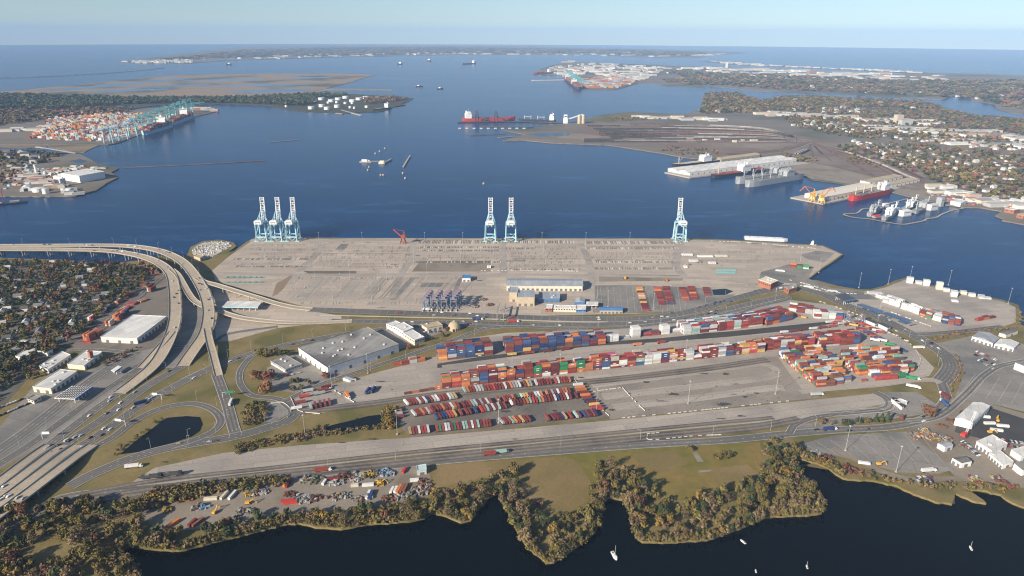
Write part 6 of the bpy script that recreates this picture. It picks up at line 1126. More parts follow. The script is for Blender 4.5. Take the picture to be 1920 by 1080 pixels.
# coal yard: strings of rail wagons on their tracks
wg = VC(); tk = MB()
base = [((1110, 236), (1260, 237), (1400, 242), (1480, 255)), ((1110, 240), (1260, 242), (1390, 247), (1490, 262)), ((1130, 244), (1260, 246), (1400, 252), (1490, 264)), ((1140, 248), (1280, 250), (1400, 256), (1490, 266)), ((1160, 256), (1290, 256), (1400, 260), (1480, 266)), ((1180, 261), (1300, 261), (1410, 264), (1480, 268)), ((1240, 267), (1330, 267), (1430, 268), (1510, 268)), ((1380, 285), (1440, 282), (1480, 275), (1510, 268)), ((1420, 284), (1470, 280), (1500, 272), (1520, 266)), ((1490, 292), (1515, 280), (1520, 270)), ((1525, 295), (1522, 282), (1518, 270)), ((1560, 302), (1540, 288), (1525, 272)), ((1640, 330), (1600, 308), (1560, 286), (1530, 270)), ((1760, 352), (1700, 330), (1640, 304), (1570, 280))]
land2 = sheet('coal_yard', [(1090, 232), (1285, 232), (1420, 238), (1520, 258), (1560, 268), (1690, 268), (1560, 275), (1640, 305), (1770, 355), (1740, 356), (1640, 332), (1560, 310), (1500, 300), (1420, 296), (1350, 292), (1345, 284), (1240, 272), (1142, 268), (1050, 262), (1040, 250), (1100, 246)], LZ+.1, MATS['coal_ground'])
sheet('grass_hill', [(1098, 224), (1132, 216), (1184, 211), (1240, 214), (1290, 216), (1290, 219), (1230, 221), (1140, 229)], LZ+.12, MATS['dry_grass']); sheet('quay_ground', [(1440, 308), (1500, 300), (1560, 312), (1650, 335), (1730, 352), (1770, 360), (1770, 380), (1710, 368), (1665, 357), (1560, 340), (1523, 336), (1503, 326)], LZ+.14, MATS['bare_dirt']); sheet('airfield', [(1500, 142), (1680, 143), (1780, 149), (1760, 151), (1560, 149), (1480, 146)], LZ+.1, MATS['dry_grass'])
sheet('coal_pond', [(990, 252), (1010, 249), (1070, 250), (1068, 254), (1010, 256)], LZ+.16, MATS['river_water'])
for i, ln in enumerate(base):
    w = world(ln, LZ+.2+.01*i, 10); strip(tk, w, 4, -4); dens = .72 if i not in (12, 13) else .35
    if i > 6:
        for off in ((-9, 0, 9) if i < 11 else (0,)):
            ww = offs(w, off); c = rnd.choice([(.06, .055, .055), (.40, .38, .35), (.15, .1, .08)])
            for p0, p1 in zip(ww[2:-3], ww[3:-2]):
                L = np.linalg.norm(np.array(p1)-np.array(p0)); n = int(L/17); rz = math.atan2(p1[1]-p0[1], p1[0]-p0[0])
                for j in range(n): t = (j+.5)/n; wg.box(p0[0]+(p1[0]-p0[0])*t, p0[1]+(p1[1]-p0[1])*t, LZ+.7, 15.5, 4, 4, rz, dim(c, .75, 1.2))
for i in range(26):
    t = i/25; w = [np.array(q) for q in world([(1095+70*t*(t < .8), 233+34*t), (1300, 234.5+32*t), (1430, 241+25*t), (1490, 256+9*t)], LZ+.5, 30)]; nx = 0.0; on = rnd.random() < .5; left = rnd.uniform(50, 400); c = (.06, .055, .055)
    for p0, p1 in zip(w[:-1], w[1:]):
        L = np.linalg.norm(p1-p0); n = max(1, int(round(L/16.5))); rz = math.atan2(p1[1]-p0[1], p1[0]-p0[0])
        for j in range(n):
            left -= L/n
            if left < 0: on = not on; left = rnd.uniform(250, 800) if on else rnd.uniform(60, 260); c = rnd.choice([(.06, .055, .055), (.07, .06, .06), (.33, .31, .28), (.26, .24, .22), (.16, .10, .08)])
            if on: q = p0+(p1-p0)*(j+.5)/n; wg.box(q[0], q[1], LZ+.7, 15.5, 4, 4, rz, dim(c, .8, 1.2))
sk = [MB(), MB(), MB()]; kr = random.Random(4)
for i in range(64):
    t = i/63; w = world([(1095+70*t*(t < .8), 233+34*t), (1300, 234.5+32*t), (1430, 241+25*t), (1500, 258+8*t), (1530, 266+2*t)], LZ+.22+.004*i, 8)
    a0 = kr.randrange(0, 10); a1 = kr.randrange(14, len(w)); strip(sk[kr.choice((0, 0, 1, 2))], w[a0:a1], kr.uniform(3, 8), -kr.uniform(3, 8))
for i in range(16):
    t = i/15; w = world([(1525, 268), (1560, 275+8*t), (1640, 290+20*t), (1740-40*t, 330+16*t)], LZ+.5+.004*i, 6); strip(sk[kr.randrange(3)], w, 5, -5)
for i in range(12):
    t = i/11; w = world([(1520, 268), (1490, 276+4*t), (1440-10*t, 284+6*t), (1360+30*t, 288+8*t)], LZ+.58+.004*i, 6); strip(sk[kr.randrange(3)], w, 5, -5)
for m_, mt in zip(sk, ('bare_dirt', 'dark_asphalt', 'rust_ballast')): tag(m_.obj('rail_track', MATS[mt]), kind='structure')
tag(tk.obj('rail_track', MATS['track_ballast']), kind='structure'); wg.obj('rail_wagons', 'building_joined', 'strings of dark rail wagons filling the coal yard')
# broken concrete on the rubble spit
rv = VC()
for x, y in fill([(360, 470), (366, 461), (385, 455), (410, 452), (432, 456), (436, 461), (424, 468), (395, 484), (376, 488)], 4.2, .5, .7): s = rnd.uniform(1, 4); v_ = rnd.uniform(.3, .62); rv.box(x, y, LZ, s, s*rnd.uniform(.5, 1.2), s*rnd.uniform(.3, .8), rnd.uniform(0, 3), (v_, v_*.95, v_*.86), (rnd.uniform(.3, .9), rnd.uniform(.3, .9)))
rv.obj('rubble_heaps', 'building_joined', 'heaps of pale broken concrete on the spit')
bld('works_shed', (376, 490), (383, 486), (364, 486), 6, 'flat', 'tan_wall', 'tan_roof', 'tan crusher shed at the foot of the rubble spit', 'shed', 1)
# ---------------------------------------------------------------- light masts and street lights
mp = [('pole', MB().cyl(0, 0, 0, .24, 28, 6, .13).mesh('pole', MATS['pole_steel'])), ('pole/lamp_ring', MB().cyl(0, 0, 27.2, 1.1, .6, 10, .9).mesh('lamp_ring', MATS['pole_steel'])), ('footing', MB().cyl(0, 0, 0, 1.2, 1.0, 8).mesh('footing', MATS['barrier_concrete']))]
MAST = [(497, 482), (520, 461), (581, 481), (599, 460), (680, 460), (797, 460), (868, 460), (864, 492), (776, 492), (590, 521), (656, 523), (801, 522), (725, 523), (639, 541), (572, 540), (556, 557), (624, 559), (697, 561), (710, 543), (779, 563), (1016, 460), (1098, 460), (1180, 460), (1262, 460), (1019, 475), (1173, 475), (1242, 475), (1023, 495), (1188, 501), (925, 492), (953, 505), (1290, 757), (1454, 739), (935, 793), (573, 824), (1118, 772), (1050, 700), (1285, 672), (960, 700), (1120, 558), (1140, 575), (1225, 580), (1500, 492), (1665, 533), (1705, 527), (1778, 535), (1610, 540), (1890, 570), (1535, 512), (690, 700), (622, 728), (745, 815), (1650, 580), (1585, 845), (1680, 885)]
MAST.sort()
for k, (x, y) in enumerate(MAST): p = P(x, y); place('light_mast', mp, (p.x, p.y, LZ+.2), 0, 'tall white light mast, %s of the yard masts counted from the left' % nth(k), 'lamp post', 'high light masts over the yards', 1.08 if y > 700 else .98)
sp_ = [('pole', MB().cyl(0, 0, 0, .16, 12, 6, .1).mesh('pole', MATS['pole_steel'])), ('pole/lamp_arm', MB().bar((0, 0, 11.9), (2.6, 0, 12.4), .16).box(2.8, 0, 12.2, 1.0, .4, .3).mesh('lamp_arm', MATS['pole_steel']))]
SL = []
def along(pts, n, off, z=LZ+.3):
    w = world(pts, z, 8); w = offs(w, off)
    for i in range(n): k = int((i+.5)/n*(len(w)-1)); SL.append(tuple(w[k]))
along([(580, 580), (750, 586), (880, 591), (1050, 597), (1150, 598), (1240, 593), (1310, 580), (1370, 562), (1430, 546)], 13, 12); along([(620, 601), (760, 604), (880, 605), (1000, 608), (1120, 608), (1220, 603), (1320, 590), (1400, 571), (1470, 555)], 13, -10)
along([(93, 852), (140, 820), (200, 780), (250, 742), (287, 717), (345, 684)], 8, 9); along([(147, 852), (207, 822), (250, 790), (300, 766), (350, 757), (380, 760), (404, 772), (414, 790), (400, 808), (365, 824), (325, 836)], 8, 7); along([(-60, 905), (50, 838), (130, 780), (200, 730), (262, 690)], 6, 9); along([(120, 852), (175, 822), (225, 787), (275, 752), (325, 725), (362, 706), (395, 690)], 7, -9)
along([(345, 713), (395, 690), (440, 673), (500, 655), (570, 640), (650, 626), (760, 613), (860, 609)], 9, 9); along([(0, 460.8, 12), (100, 460.2, 12), (200, 460, 12.5), (250, 462, 13), (290, 468, 14), (318, 477, 15), (341, 490, 15.5), (357, 506, 15.5), (371, 527, 15)], 9, 8.2); along([(565, 890), (700, 876), (880, 859), (1055, 845), (1205, 834), (1360, 825), (1480, 813), (1570, 806), (1670, 800)], 9, 9)
along([(1778, 700), (1784, 685), (1775, 668), (1748, 648), (1720, 632), (1670, 606), (1632, 588), (1582, 570)], 6, 14); along([(552, 770), (540, 788), (502, 801), (440, 818), (325, 838), (250, 858)], 6, -10); along([(534, 752), (602, 720), (690, 691), (765, 666), (840, 641), (930, 613)], 6, -7)
SL.sort(key=lambda q: topx(q[0], q[1], q[2])[0]); 
for k, q in enumerate([q for q in SL if topx(q[0], q[1], q[2])[0] > 0]): place('street_light', sp_, q, rnd.uniform(0, 6.28), 'slim street light, %s from the left of all along the port roads' % nth(k), 'lamp post', 'street lights along the roads')
# ---------------------------------------------------------------- vehicles
CARC = {'white': (.75, .75, .73), 'silver': (.45, .46, .47), 'black': (.025, .025, .028), 'dark grey': (.10, .10, .11), 'red': (.35, .03, .03), 'blue': (.05, .09, .25), 'tan': (.38, .32, .24)}
cb = MB(); cb.prism([(-2.3, -.9), (2.2, -.9), (2.35, -.5), (2.35, .5), (2.2, .9), (-2.3, .9)], .3, .85); cb.box(-.2, 0, .85, 2.5, 1.6, .55, 0, (.72, .85)); cb.cur = 1; cb.box(-.2, 0, .9, 2.6, 1.5, .38, 0, (.78, .95))
for x in (-1.45, 1.45):
    for s in (-1, 1): cb.box(x, s*.82, 0, .65, .24, .62, 0, (.6, 1))
CAR = cb.mesh('car_shell', [MATS['vehicle_paint'], MATS['glass_dark']]); NC = {}
def car(x, y, z, rz, where, grp):
    c = rnd.choices(list(CARC), [5, 3, 3.5, 2, 1.2, 1, .8])[0]; NC[(c, where)] = NC.get((c, where), -1)+1
    o = link('car', CAR, None, None, (x, y, z), rz, CARC[c]); tag(o, '%s car, %s such from the left %s' % (c, nth(NC[(c, where)]), where), 'car', grp); o.scale = (1.08,)*3
def traffic(pts, n, offsets, where, z=LZ+.42, grp='cars on the roads', two=True):
    w = world(pts, z, 10); L = []
    for i in range(n): L.append(rnd.uniform(.02, .97))
    it = []
    for t in L:
        k = int(t*(len(w)-2)); o = rnd.choice(offsets); q = offs(w, o)[k]; a, b = w[k], w[k+1]; it.append((topx(q[0], q[1], q[2])[0], q, math.atan2(b[1]-a[1], b[0]-a[0])+(math.pi if two and o > 0 else 0)))
    it.sort(key=lambda t: t[0])
    for px, q, rz in it:
        if px > 0: car(q[0], q[1], q[2]+.04, rz, where, grp)
e_ = .02
traffic([(0, 460.8, 12), (100, 460.2, 12), (200, 460, 12.5), (250, 462, 13), (290, 468, 14), (318, 477, 15), (341, 490, 15.5), (357, 506, 15.5), (371, 527, 15), (383, 550, 14.5), (390, 575, 14), (390, 598, 13), (383, 626, 11)], 24, (-4.5, -1, 2.5, 5), 'on the outer bridge deck', two=False); traffic([(0, 467.3, 12), (120, 467.8, 12), (200, 470, 12.5), (250, 477, 13), (285, 487, 13.5), (308, 500, 13.5), (321, 516, 13), (326, 540, 13), (328, 570, 12.5), (327, 600, 12), (319, 630, 10.5), (304, 662, 8)], 16, (-4.5, -1, 2.5, 5), 'on the inner bridge deck', two=False)
traffic([(93, 852), (140, 820), (200, 780), (250, 742), (287, 717), (345, 684)], 12, (-4, 0, 4), 'on the middle freeway lanes', two=False); traffic([(120, 852), (175, 822), (225, 787), (275, 752), (325, 725), (395, 690)], 12, (-4, 0, 4), 'on the eastern freeway lanes', two=False); traffic([(66, 852), (108, 822), (175, 770), (224, 736)], 5, (-3, 2), 'on the western freeway lanes', two=False)
for k in range(4): xk = 13+27*k; traffic([(xk-97, 965, 9.5), (xk-46, 927, 9.5), (xk, 892, 9)], 3, (-3, 0, 3), 'on the corner overpass '+('west deck', 'second deck', 'third deck', 'east deck')[k], two=False)
traffic([(580, 580), (750, 586), (880, 591), (1050, 597), (1150, 598), (1240, 593), (1310, 580), (1370, 562), (1430, 546)], 22, (-6, -2, 2, 6), 'on the upper port road'); traffic([(620, 601), (760, 604), (880, 605), (1000, 608), (1120, 608), (1220, 603), (1320, 590), (1400, 571)], 16, (-4, 0, 4), 'on the lower port road'); traffic([(395, 690), (440, 673), (500, 655), (570, 640), (650, 626), (760, 613), (860, 609)], 9, (-3, 3), 'on the frontage road')
traffic([(1480, 813), (1570, 806), (1670, 800), (1732, 786), (1762, 766)], 4, (-3, 3), 'on the road by the roundabout island'); traffic([(1784, 685), (1775, 668), (1748, 648), (1720, 632), (1670, 606), (1632, 588)], 9, (-6, -2, 3), 'on the curved boulevard'); traffic([(440, 818), (325, 838), (250, 858), (180, 886)], 3, (-4, 3), 'on the pond road')
def park(p0, p1, n, rz, where, keep=.8, z=LZ+.36):
    a, b = P(*p0), P(*p1)
    for i in range(n):
        if rnd.random() < keep: p = a.lerp(b, i/max(1, n-1)); car(p.x, p.y, z, R(rz)+rnd.choice((0, math.pi)), where, 'parked cars')
park((1832, 660), (1868, 676), 12, 30, 'in the east car park, upper row'); park((1828, 666), (1868, 686), 12, 30, 'in the east car park, middle row'); park((1828, 672), (1862, 692), 10, 30, 'in the east car park, lower row', .6); park((0, 765), (45, 748), 10, 70, 'in the west car park, upper row'); park((0, 780), (58, 756), 12, 70, 'in the west car park, lower row', .7); park((105, 706), (122, 694), 7, 100, 'beside the narrow workshop'); park((1718, 897), (1745, 896), 9, 90, 'in the creek side car park', .9); park((1722, 903), (1750, 902), 8, 90, 'in the creek side car park front', .5)
park((1805, 829), (1835, 855), 14, 20, 'in the works row', .9); park((1880, 826), (1925, 833), 12, 80, 'at the right edge lot, upper row', .9); park((1890, 838), (1925, 842), 9, 80, 'at the right edge lot, lower row', .9); park((560, 712), (585, 718), 7, 110, 'in the office car park', .6); park((700, 622), (720, 640), 8, 30, 'behind the huge warehouse', .7); park((795, 624), (825, 622), 8, 90, 'before the tan workshop', .8); park((1660, 618), (1700, 640), 12, -25, 'beside the gate queue', .7); park((528, 708), (560, 700), 6, 20, 'under the office trees', .6); park((1810, 893), (1900, 903), 14, 60, 'along the creek lot', .7)
# lorries
cabm = MB(); cabm.box(6.9, 0, .5, 2.4, 2.4, 2.6, 0, (.85, .95)); cabm.box(8.4, 0, .5, 1.6, 2.2, 1.3, 0, (.8, .95)); CABM = cabm.mesh('lorry_cab', MATS['vehicle_paint']); TBOX = MB().box(-1, 0, 1.15, 13, 2.5, 2.8).mesh('lorry_trailer', MATS['container_paint']); lw = MB()
for x in (-6, -4.8, 4.4, 5.6, 8.3):
    for s in (-1, 1): lw.box(x, s*.95, 0, 1, .5, 1, 0, (.6, 1))
lw.box(-1, 0, .9, 14, .9, .25); LWH = lw.mesh('lorry_running_gear', MATS['tyre'])
WSM = MB().box(8.02, 0, 2.0, .12, 2.0, .8).mesh('windscreen', MATS['glass_dark'])
def lorry(x, y, rz, tc, lb, cc='white', z=LZ+.4):
    p = P(x, y); t = empty('lorry', (p.x, p.y, z), R(rz)); tag(t, lb, 'truck'); cq = link('cab', CABM, None, t, color=CARC[cc]); link('windscreen', WSM, None, cq); link('trailer', TBOX, None, t, color=COL[tc]); link('running_gear', LWH, None, t)
for a in [(605, 884, 12, 'rust red', 'red lorry with white cab on the road above the scrap yard'), (920, 853, 12, 'rust red', 'red container lorry with dark cab beside the park lawn', 'black'), (1555, 807, 10, 'navy blue', 'dark lorry with white cab by the roundabout island'), (1531, 742, 8, 'pale grey', 'grey trailer lorry crossing the rail apron'), (1711, 727, -25, 'white', 'long white lorry parked on the grass corner'), (1771, 744, 95, 'maroon', 'red lorry on the road bend, upper of two'), (1770, 758, 85, 'blue', 'blue lorry on the road bend, lower of two'), (962, 604, 3, 'red', 'bright red lorry on the lower port road'), (250, 877, 12, 'white', 'white box lorry on the rail apron at left'), (433, 757, 100, 'white', 'white lorry on the straight narrow ramp'), (265, 757, 40, 'navy blue', 'dark lorry on the freeway by the sign gantry', 'silver'), (1348, 619, 12, 'pink', 'pink container lorry in the worn lane'), (1378, 614, 12, 'red', 'red container lorry right of the pink one'), (1722, 654, 5, 'white', 'white lorry parked inside the boulevard curve'), (1710, 711, -20, 'green', 'green tank like lorry at the stack corner'), (1740, 885, 8, 'white', 'long white trailer lorry on the creek track'), (1515, 540, -15, 'white', 'white lorry beside the cove'), (1462, 510, -10, 'white', 'white trailer lorry on the dark apron'), (940, 850, 12, 'pale green', 'green flatbed lorry ahead of the red one on the park road', 'dark grey'), (1560, 548, -15, 'pale grey', 'grey lorry near the truck gate'), (895, 600, 2, 'navy blue', 'blue lorry near the gantry on the port road'), (800, 582, 2, 'white', 'white lorry on the upper port road'), (690, 735, 80, 'navy blue', 'upright dark trailer in the west container yard, left'), (700, 733, 80, 'navy blue', 'upright dark trailer in the west container yard, right'), (652, 744, -60, 'orange', 'orange trailer by the diagonal barrier')]: lorry(*a)
# blue empty chassis parked in slanting rows by the truck gate
bc = MB()
for s in (-1, 1): bc.box(0, s*.6, .9, 12, .5, .4)
for x in (-5.8, -3, 0, 3, 5.8): bc.box(x, 0, .92, .5, 2.4, .36)
BC = bc.mesh('chassis_frame_blue', MATS['chassis_blue']); n_ = 0
for row, (p0, p1, n) in enumerate([((1612, 572), (1712, 606), 26), ((1618, 577), (1716, 612), 24)]):
    a, b = P(*p0), P(*p1)
    for i in range(n):
        if rnd.random() < .72: p = a.lerp(b, i/(n-1)); t = empty('chassis', (p.x, p.y, LZ+.36), R(20+rnd.uniform(-2, 2))); tag(t, 'empty blue chassis, %s from the left in the %s row by the truck gate' % (nth(i), ('upper', 'lower')[row]), 'chassis', 'empty blue chassis'); link('frame', BC, None, t); link('wheel_set', WHEELS, None, t)
# ---------------------------------------------------------------- locomotives, signs, barriers, yard gear
for x, y, rz, lb in [(286, 897, 9.5, 'rear black locomotive, left of the coupled pair'), (324, 892.5, 9.5, 'front black locomotive, right of the coupled pair')]:
    p = P(x, y); t = empty('locomotive', (p.x, p.y, LZ+.5), R(rz)); tag(t, lb, 'locomotive'); MB().box(0, 0, 1.1, 21, 2.8, .6).obj('frame', MATS['dark_steel'], t); MB().box(-2, 0, 1.7, 15, 2.3, 2.6).obj('hood', MATS['dark_steel'], t); MB().box(7.2, 0, 1.7, 3.2, 3, 3.0).obj('cab', MATS['hull_dark'], t); MB().box(-6, 0, .1, 5, 2.4, 1.0).obj('bogie', MATS['tyre'], t); MB().box(6, 0, .1, 5, 2.4, 1.0).obj('bogie', MATS['tyre'], t); MB().box(-4, 0, 4.3, 4, 2.5, .4).obj('radiator', MATS['grey_roof'], t)
def sign(x, y, rz, wd, lb, mt, span=14):
    p = P(x, y); t = empty('sign_gantry', (p.x, p.y, LZ+.3), R(rz)); tag(t, lb, 'road sign'); MB().bar((0, 0, 0), (0, 0, 7.5), .4).obj('post', MATS['light_steel'], t); MB().bar((0, 0, 7), (span, 0, 7), .35).obj('beam', MATS['light_steel'], t); MB().box(span*.6, -.4, 5.6, wd, .2, 3).obj('panel', MATS[mt], t)
sign(418, 746, 10, 9, 'green overhead direction sign on the south ramp', 'green_paint'); sign(304, 750, 175, 6, 'white backed overhead sign above the eastern freeway lanes', 'white_paint'); sign(236, 800, 172, 7, 'white backed overhead sign near the pond road', 'white_paint'); sign(80, 823, 5, 7, 'pair of pale sign backs on the frontage verge', 'white_paint', 8); sign(1455, 548, 20, 6, 'white road sign near the brick offices', 'white_paint')
for x, y, lb in [(932, 601, 'left'), (944, 602, 'right')]:
    p = P(x, y); t = empty('scanner_gantry', (p.x, p.y, LZ+.3)); tag(t, lb+' one of two dark steel portals over the port road', 'gantry'); m = MB(); m.bar((0, 0, 0), (0, 0, 12), 1.1); m.bar((3, 38, 0), (3, 38, 12), 1.1); m.obj('post', MATS['grey_roof'], t); MB().bar((0, -1, 12.3), (3, 39, 12.3), 1.5).obj('beam', MATS['grey_roof'], t)
bar = VC()
def jersey(pts, keep=.62):
    w = world(pts, LZ+.2, 8); w2 = []
    for a, b in zip(w[:-1], w[1:]):
        L = np.linalg.norm(b-a); n = max(1, int(L/4.6)); rz = math.atan2(b[1]-a[1], b[0]-a[0])
        for i in range(n):
            if rnd.random() < keep: q = a+(b-a)*(i+.5)/n; bar.box(q[0], q[1], LZ+.2, 3.8, .7, 1.0, rz, (.52, .50, .46), (1, .5))
for l_ in [[(1077, 711), (1090, 728), (1115, 755), (1142, 780)], [(1110, 735), (1135, 731), (1167, 727)], [(1167, 727), (1190, 752), (1212, 773)], [(1214, 817), (1222, 825), (1300, 818), (1360, 815)], [(1212, 814), (1245, 811)], [(615, 725), (640, 740), (668, 757)], [(545, 745), (560, 770), (600, 776)], [(1500, 535), (1540, 545), (1600, 551), (1650, 551)], [(1480, 525), (1520, 535), (1560, 548)], [(1520, 560), (1580, 580), (1640, 603), (1690, 625)], [(1590, 590), (1640, 612), (1700, 640), (1725, 670), (1722, 690)], [(1625, 545), (1680, 570), (1740, 600)], [(1670, 585), (1720, 603), (1745, 612)], [(510, 756), (530, 755), (545, 768), (540, 782), (510, 794)], [(1145, 786), (1300, 771), (1480, 752)], [(1330, 452), (1400, 455), (1530, 466)], [(900, 508), (1000, 507), (1085, 509)]]: jersey(l_)
pm_ = MB(); w = world([(600, 591), (750, 594.5), (900, 598), (1050, 603), (1140, 604)], LZ+.3, 8); strip(pm_, w, .4, -.4, .9); strip(pm_, w, 1.0, -1.0, .02)
tag(pm_.obj('median_barrier', MATS['cream_paint']), 'long pale median barrier between the two port roads', 'barrier'); bar.obj('concrete_barriers', 'building_joined', 'rows of white concrete barrier blocks in the yards')
# yard equipment right of centre
for k, (x, y, w_, h_, mt, lb) in enumerate([(1288, 479, 22, 3, 'white_paint', 'first row of white reefers beside the work yard'), (1322, 482, 30, 3, 'white_paint', 'second row of white reefers beside the work yard'), (1300, 491, 18, 4, 'light_steel', 'white plant cabin in the work yard'), (1335, 495, 14, 4, 'light_steel', 'grey plant cabin in the work yard'), (1352, 481, 24, 2.6, 'cream_paint', 'short row of pale tanks in the work yard'), (1285, 502, 7, 3, 'white_paint', 'white truck sized plant near the work yard corner'), (1172, 523, 6, 4, 'yellow_paint', 'yellow loader on the brown strip'), (1250, 527, 6, 3, 'orange_paint', 'orange loader at the end of the brown strip'), (917, 502, 8, 4, 'white_paint', 'white cabin by the middle lane of the yard')]):
    p = P(x, y); t = empty('yard_plant', (p.x, p.y, LZ+.2)); tag(t, lb, 'equipment'); n = max(1, int(w_/3.2)); bmsh = MB().box(0, 0, .5, 2.6, 7, h_-.5).mesh('unit', MATS[mt]); skid = MB().box(0, 0, 0, w_, 5, .5).obj('skid', MATS['dark_steel'], t)
    for i in range(n): link('unit', bmsh, None, t, (-w_/2+(i+.5)*w_/n, 0, 0))
for i in range(4):
    for j in range(2):
        p = P(1347+i*9+j*1.5, 512-j*5); t = empty('pipe_stack', (p.x, p.y, LZ+.2)); tag(t, 'turquoise stacked pipes, %s from the left in the %s row' % (ORD[i], ('front', 'back')[j]), 'pipe stack', 'turquoise pipe stacks'); cmn = MB()
        for q in range(5): MB().bar((-4.5, -2+q, .5+(.9 if q % 2 else 0)), (4.5, -2+q, .5+(.9 if q % 2 else 0)), .85).obj('pipe', MATS['teal_paint'], t)
# rows of teal machines stored under the ramps
for k in range(14): p = P(430+(k % 7)*10+rnd.uniform(-2, 2), 521+(k//7)*9); t = empty('stored_spreader', (p.x, p.y, LZ+.2), R(25)); tag(t, 'teal steel spreader, %s from the left in the %s row by the ramp' % (ORD[k % 7], ('back', 'front')[k//7]), 'spreader', 'teal spreaders stored by the ramp'); MB().box(0, 0, .2, 11, 2.2, .7).obj('beam', MATS['teal_paint'], t); MB().box(0, 0, .9, 3, 2.4, 1).obj('headblock', MATS['grey_roof'], t)
# ---------------------------------------------------------------- scrap yard and works clutter
def scrap(x, y, s, lb, cols, n=26):
    p = P(x, y); v = VC(); r = random.Random(int(x*31+y))
    for i in range(n):
        a, q = r.uniform(0, 6.28), r.random()**.6*s; h = (1-q/s)*s*.35; sz = r.uniform(.8, 2.6); g9 = r.uniform(.35, .9); c = tuple(u*g9 for u in r.choice(cols)); v.box(q*math.cos(a), q*math.sin(a)*.7, r.uniform(0, h), sz*1.6, sz*.7, sz*.6, r.uniform(0, 3), c, (r.uniform(.6, 1), r.uniform(.6, 1)))
    o = v.obj('scrap_heap', 'building_joined', lb, 'scrap heap', 'scrap heaps', None); o.location = (p.x, p.y, LZ+.1)
SC = {'rusty': [(.25, .1, .06), (.18, .09, .06), (.3, .16, .09)], 'mixed': [(.5, .48, .42), (.3, .1, .07), (.15, .15, .16), (.5, .36, .1), (.35, .4, .42)], 'yellow': [(.6, .4, .06), (.5, .32, .06), (.2, .19, .17)], 'pale': [(.6, .58, .53), (.45, .44, .42), (.3, .29, .28)], 'blue': [(.15, .3, .5), (.3, .42, .5), (.4, .4, .4)], 'olive': [(.16, .17, .1), (.2, .2, .14), (.3, .29, .22)], 'orange': [(.5, .24, .10), (.42, .2, .09), (.55, .48, .4), (.3, .28, .26)]}
cnt = {}
for x, y, s, c in sorted([(580, 903, 9, 'olive'), (592, 899, 8, 'olive'), (574, 897, 6, 'mixed'), (650, 893, 9, 'rusty'), (668, 898, 7, 'pale'), (632, 906, 8, 'pale'), (640, 897, 8, 'rusty'), (690, 893, 8, 'yellow'), (700, 887, 8, 'yellow'), (718, 886, 9, 'blue'), (728, 888, 7, 'blue'), (672, 890, 7, 'pale'), (712, 906, 7, 'yellow'), (795, 905, 7, 'rusty'), (800, 915, 7, 'mixed'), (788, 915, 7, 'mixed'), (795, 925, 6, 'mixed'), (480, 925, 7, 'mixed'), (492, 923, 6, 'pale'), (470, 928, 6, 'yellow'), (300, 947, 7, 'yellow'), (288, 944, 6, 'yellow'), (310, 957, 6, 'yellow'), (370, 952, 7, 'mixed'), (380, 950, 6, 'blue'), (455, 960, 7, 'mixed'), (470, 960, 6, 'pale'), (430, 978, 6, 'rusty'), (440, 974, 6, 'mixed'), (560, 935, 9, 'pale'), (575, 938, 9, 'pale'), (590, 935, 7, 'rusty'), (630, 932, 8, 'mixed'), (645, 930, 8, 'pale'), (672, 936, 7, 'mixed'), (690, 932, 7, 'pale'), (730, 935, 8, 'rusty'), (750, 933, 8, 'pale'), (770, 928, 7, 'olive'), (545, 927, 6, 'rusty'), (1716, 818, 9, 'orange'), (1728, 814, 8, 'orange'), (1740, 820, 8, 'orange'), (1735, 808, 7, 'mixed'), (1758, 826, 8, 'yellow'), (1772, 822, 7, 'mixed'), (1750, 815, 6, 'orange'), (1590, 880, 8, 'rusty'), (1605, 884, 7, 'rusty'), (1530, 850, 6, 'pale'), (1550, 858, 6, 'rusty'), (1810, 836, 6, 'mixed'), (1765, 800, 6, 'rusty'), (1782, 790, 6, 'rusty'), (1865, 895, 6, 'mixed'), (1830, 900, 7, 'mixed'), (1880, 905, 6, 'rusty'), (262, 955, 5, 'mixed'), (890, 575, 7, 'mixed'), (905, 562, 8, 'mixed'), (918, 572, 7, 'rusty'), (1310, 492, 7, 'mixed'), (1290, 497, 6, 'pale')]):
    cnt[c] = cnt.get(c, -1)+1; scrap(x, y, s, '%s heap of scrap and parts, %s such from the left' % (c, nth(cnt[c])), SC[c])
def oldbox(x, y, rz, c, lb, sx=1.0):
    p = P(x, y); o = link('container', CONT, None, None, (p.x, p.y, LZ+.15), R(rz), COL[c]); o.scale = (sx, 1, 1); tag(o, lb, 'container')
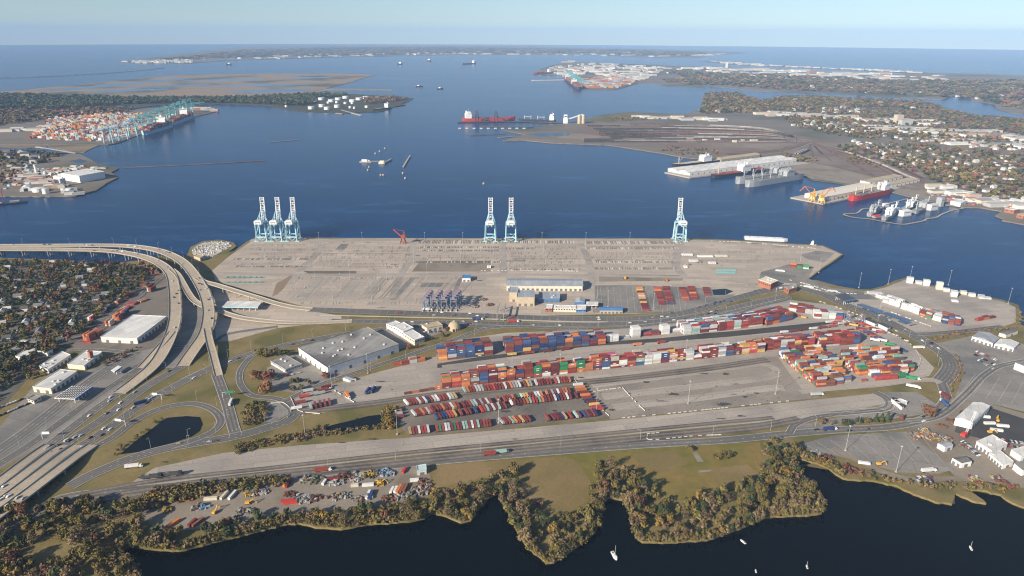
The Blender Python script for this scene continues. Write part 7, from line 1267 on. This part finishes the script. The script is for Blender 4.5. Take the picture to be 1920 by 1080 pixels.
for a in [(537, 907, 85, 'orange', 'orange container standing at the scrap yard entrance'), (541, 908, 85, 'maroon', 'dark red container beside the orange one at the entrance'), (545, 944, 10, 'red', 'bright red container at the scrap yard tree line'), (540, 941, 10, 'red', 'second bright red container at the tree line'), (326, 983, 60, 'orange', 'orange and white container lying near the lower wood'), (361, 982, 75, 'maroon', 'maroon container end on near the lower wood', .8), (372, 981, 65, 'brown', 'brown container beside the maroon one'), (350, 938, 5, 'orange', 'orange roofed container under the hedge'), (351, 935, 5, 'white', 'white container above the orange one under the hedge', .8), (395, 937, 5, 'cream', 'cream container in the scrap yard, left of the pair'), (436, 930, 80, 'white', 'white container in the scrap yard row, upper'), (421, 930, 80, 'cream', 'cream box standing end on in the scrap yard'), (626, 899, 8, 'maroon', 'long maroon container on the rusty heap'), (748, 919, 80, 'orange', 'orange box in the parked row of the scrap yard'), (742, 920, 80, 'white', 'white box in the parked row of the scrap yard', .7), (735, 921, 80, 'white', 'leftmost white box in the parked row', .7), (754, 918, 80, 'brown', 'brown box in the parked row of the scrap yard'), (760, 917, 80, 'brown', 'rightmost brown box in the parked row'), (690, 930, 85, 'white', 'white upright box near the scrap yard trees'), (696, 930, 85, 'navy blue', 'dark upright box near the scrap yard trees'), (758, 884, 75, 'red', 'red box by the pale green shed', .7), (777, 902, 10, 'white', 'white box at the scrap yard east fence', .7), (608, 906, 80, 'white', 'white boat shaped box in the scrap yard', .6), (1620, 870, -15, 'white', 'white trailer on the creek track', .9), (665, 912, 10, 'cream', 'cream box among the scrap heaps', .6), (690, 911, 8, 'white', 'white box truck body among the scrap heaps', .9), (1855, 795, 0, 'white', 'first white tank trailer on the dark lot'), (1880, 800, -10, 'white', 'second white tank trailer on the dark lot'), (1868, 808, -15, 'white', 'third white trailer on the dark lot'), (1845, 783, -10, 'white', 'white trailer beside the warehouse end')]: oldbox(*a)
def digger(x, y, rz, lb):
    p = P(x, y); t = empty('excavator', (p.x, p.y, LZ+.15), R(rz)); tag(t, lb, 'excavator'); MB().box(0, -1.1, 0, 4, .7, .9).obj('track', MATS['dark_steel'], t); MB().box(0, 1.1, 0, 4, .7, .9).obj('track', MATS['dark_steel'], t); MB().box(-.5, 0, .95, 4.2, 2.8, 1.8, 0, (.9, .9)).obj('body', MATS['yellow_paint'], t); m = MB(); m.bar((1.5, 0, 2), (5, 0, 5), .6); m.bar((5, 0, 5), (7.5, 0, 1.5), .5); m.box(7.5, 0, .6, 1, 1.2, 1); m.obj('arm', MATS['yellow_paint'], t)
for a in [(465, 945, 10, 'long yellow machine in the middle of the scrap yard'), (403, 962, 80, 'orange yellow excavator standing alone on the dirt'), (712, 907, 5, 'yellow excavator among the eastern scrap heaps'), (1870, 790, 60, 'yellow loader on the dark lot'), (1856, 812, 0, 'yellow frame machine on the dark lot'), (1648, 872, 0, 'small yellow machine on the creek track'), (312, 940, 30, 'yellow excavator at the west scrap heaps'), (1775, 838, 20, 'orange machine beside the blue grey shed')]: digger(*a)
# picnic shelters and paths on the lawn
over('park_path', [(1298, 848), (1306, 847), (1320, 866), (1308, 866)], 2.2, 'bare_dirt'); over('park_path', [(1310, 882), (1334, 880), (1334, 884), (1310, 886)], 2.2, 'bare_dirt')
# ---------------------------------------------------------------- the air
hm = MB(); hm.box(0, 0, -2.2, 52000, 52000, 540)
hz = hm.obj('haze'); tag(hz, kind='stuff')
hmat = bpy.data.materials.new('haze_air'); hmat.use_nodes = True; hn = hmat.node_tree.nodes; hn.remove(hn['Principled BSDF'])
pv = hn.new('ShaderNodeVolumePrincipled'); pv.inputs['Color'].default_value = (.42, .64, .98, 1); pv.inputs['Density'].default_value = HAZE; pv.inputs['Anisotropy'].default_value = -.18
hmat.node_tree.links.new(pv.outputs[0], hn['Material Output'].inputs['Volume']); hz.data.materials.append(hmat)
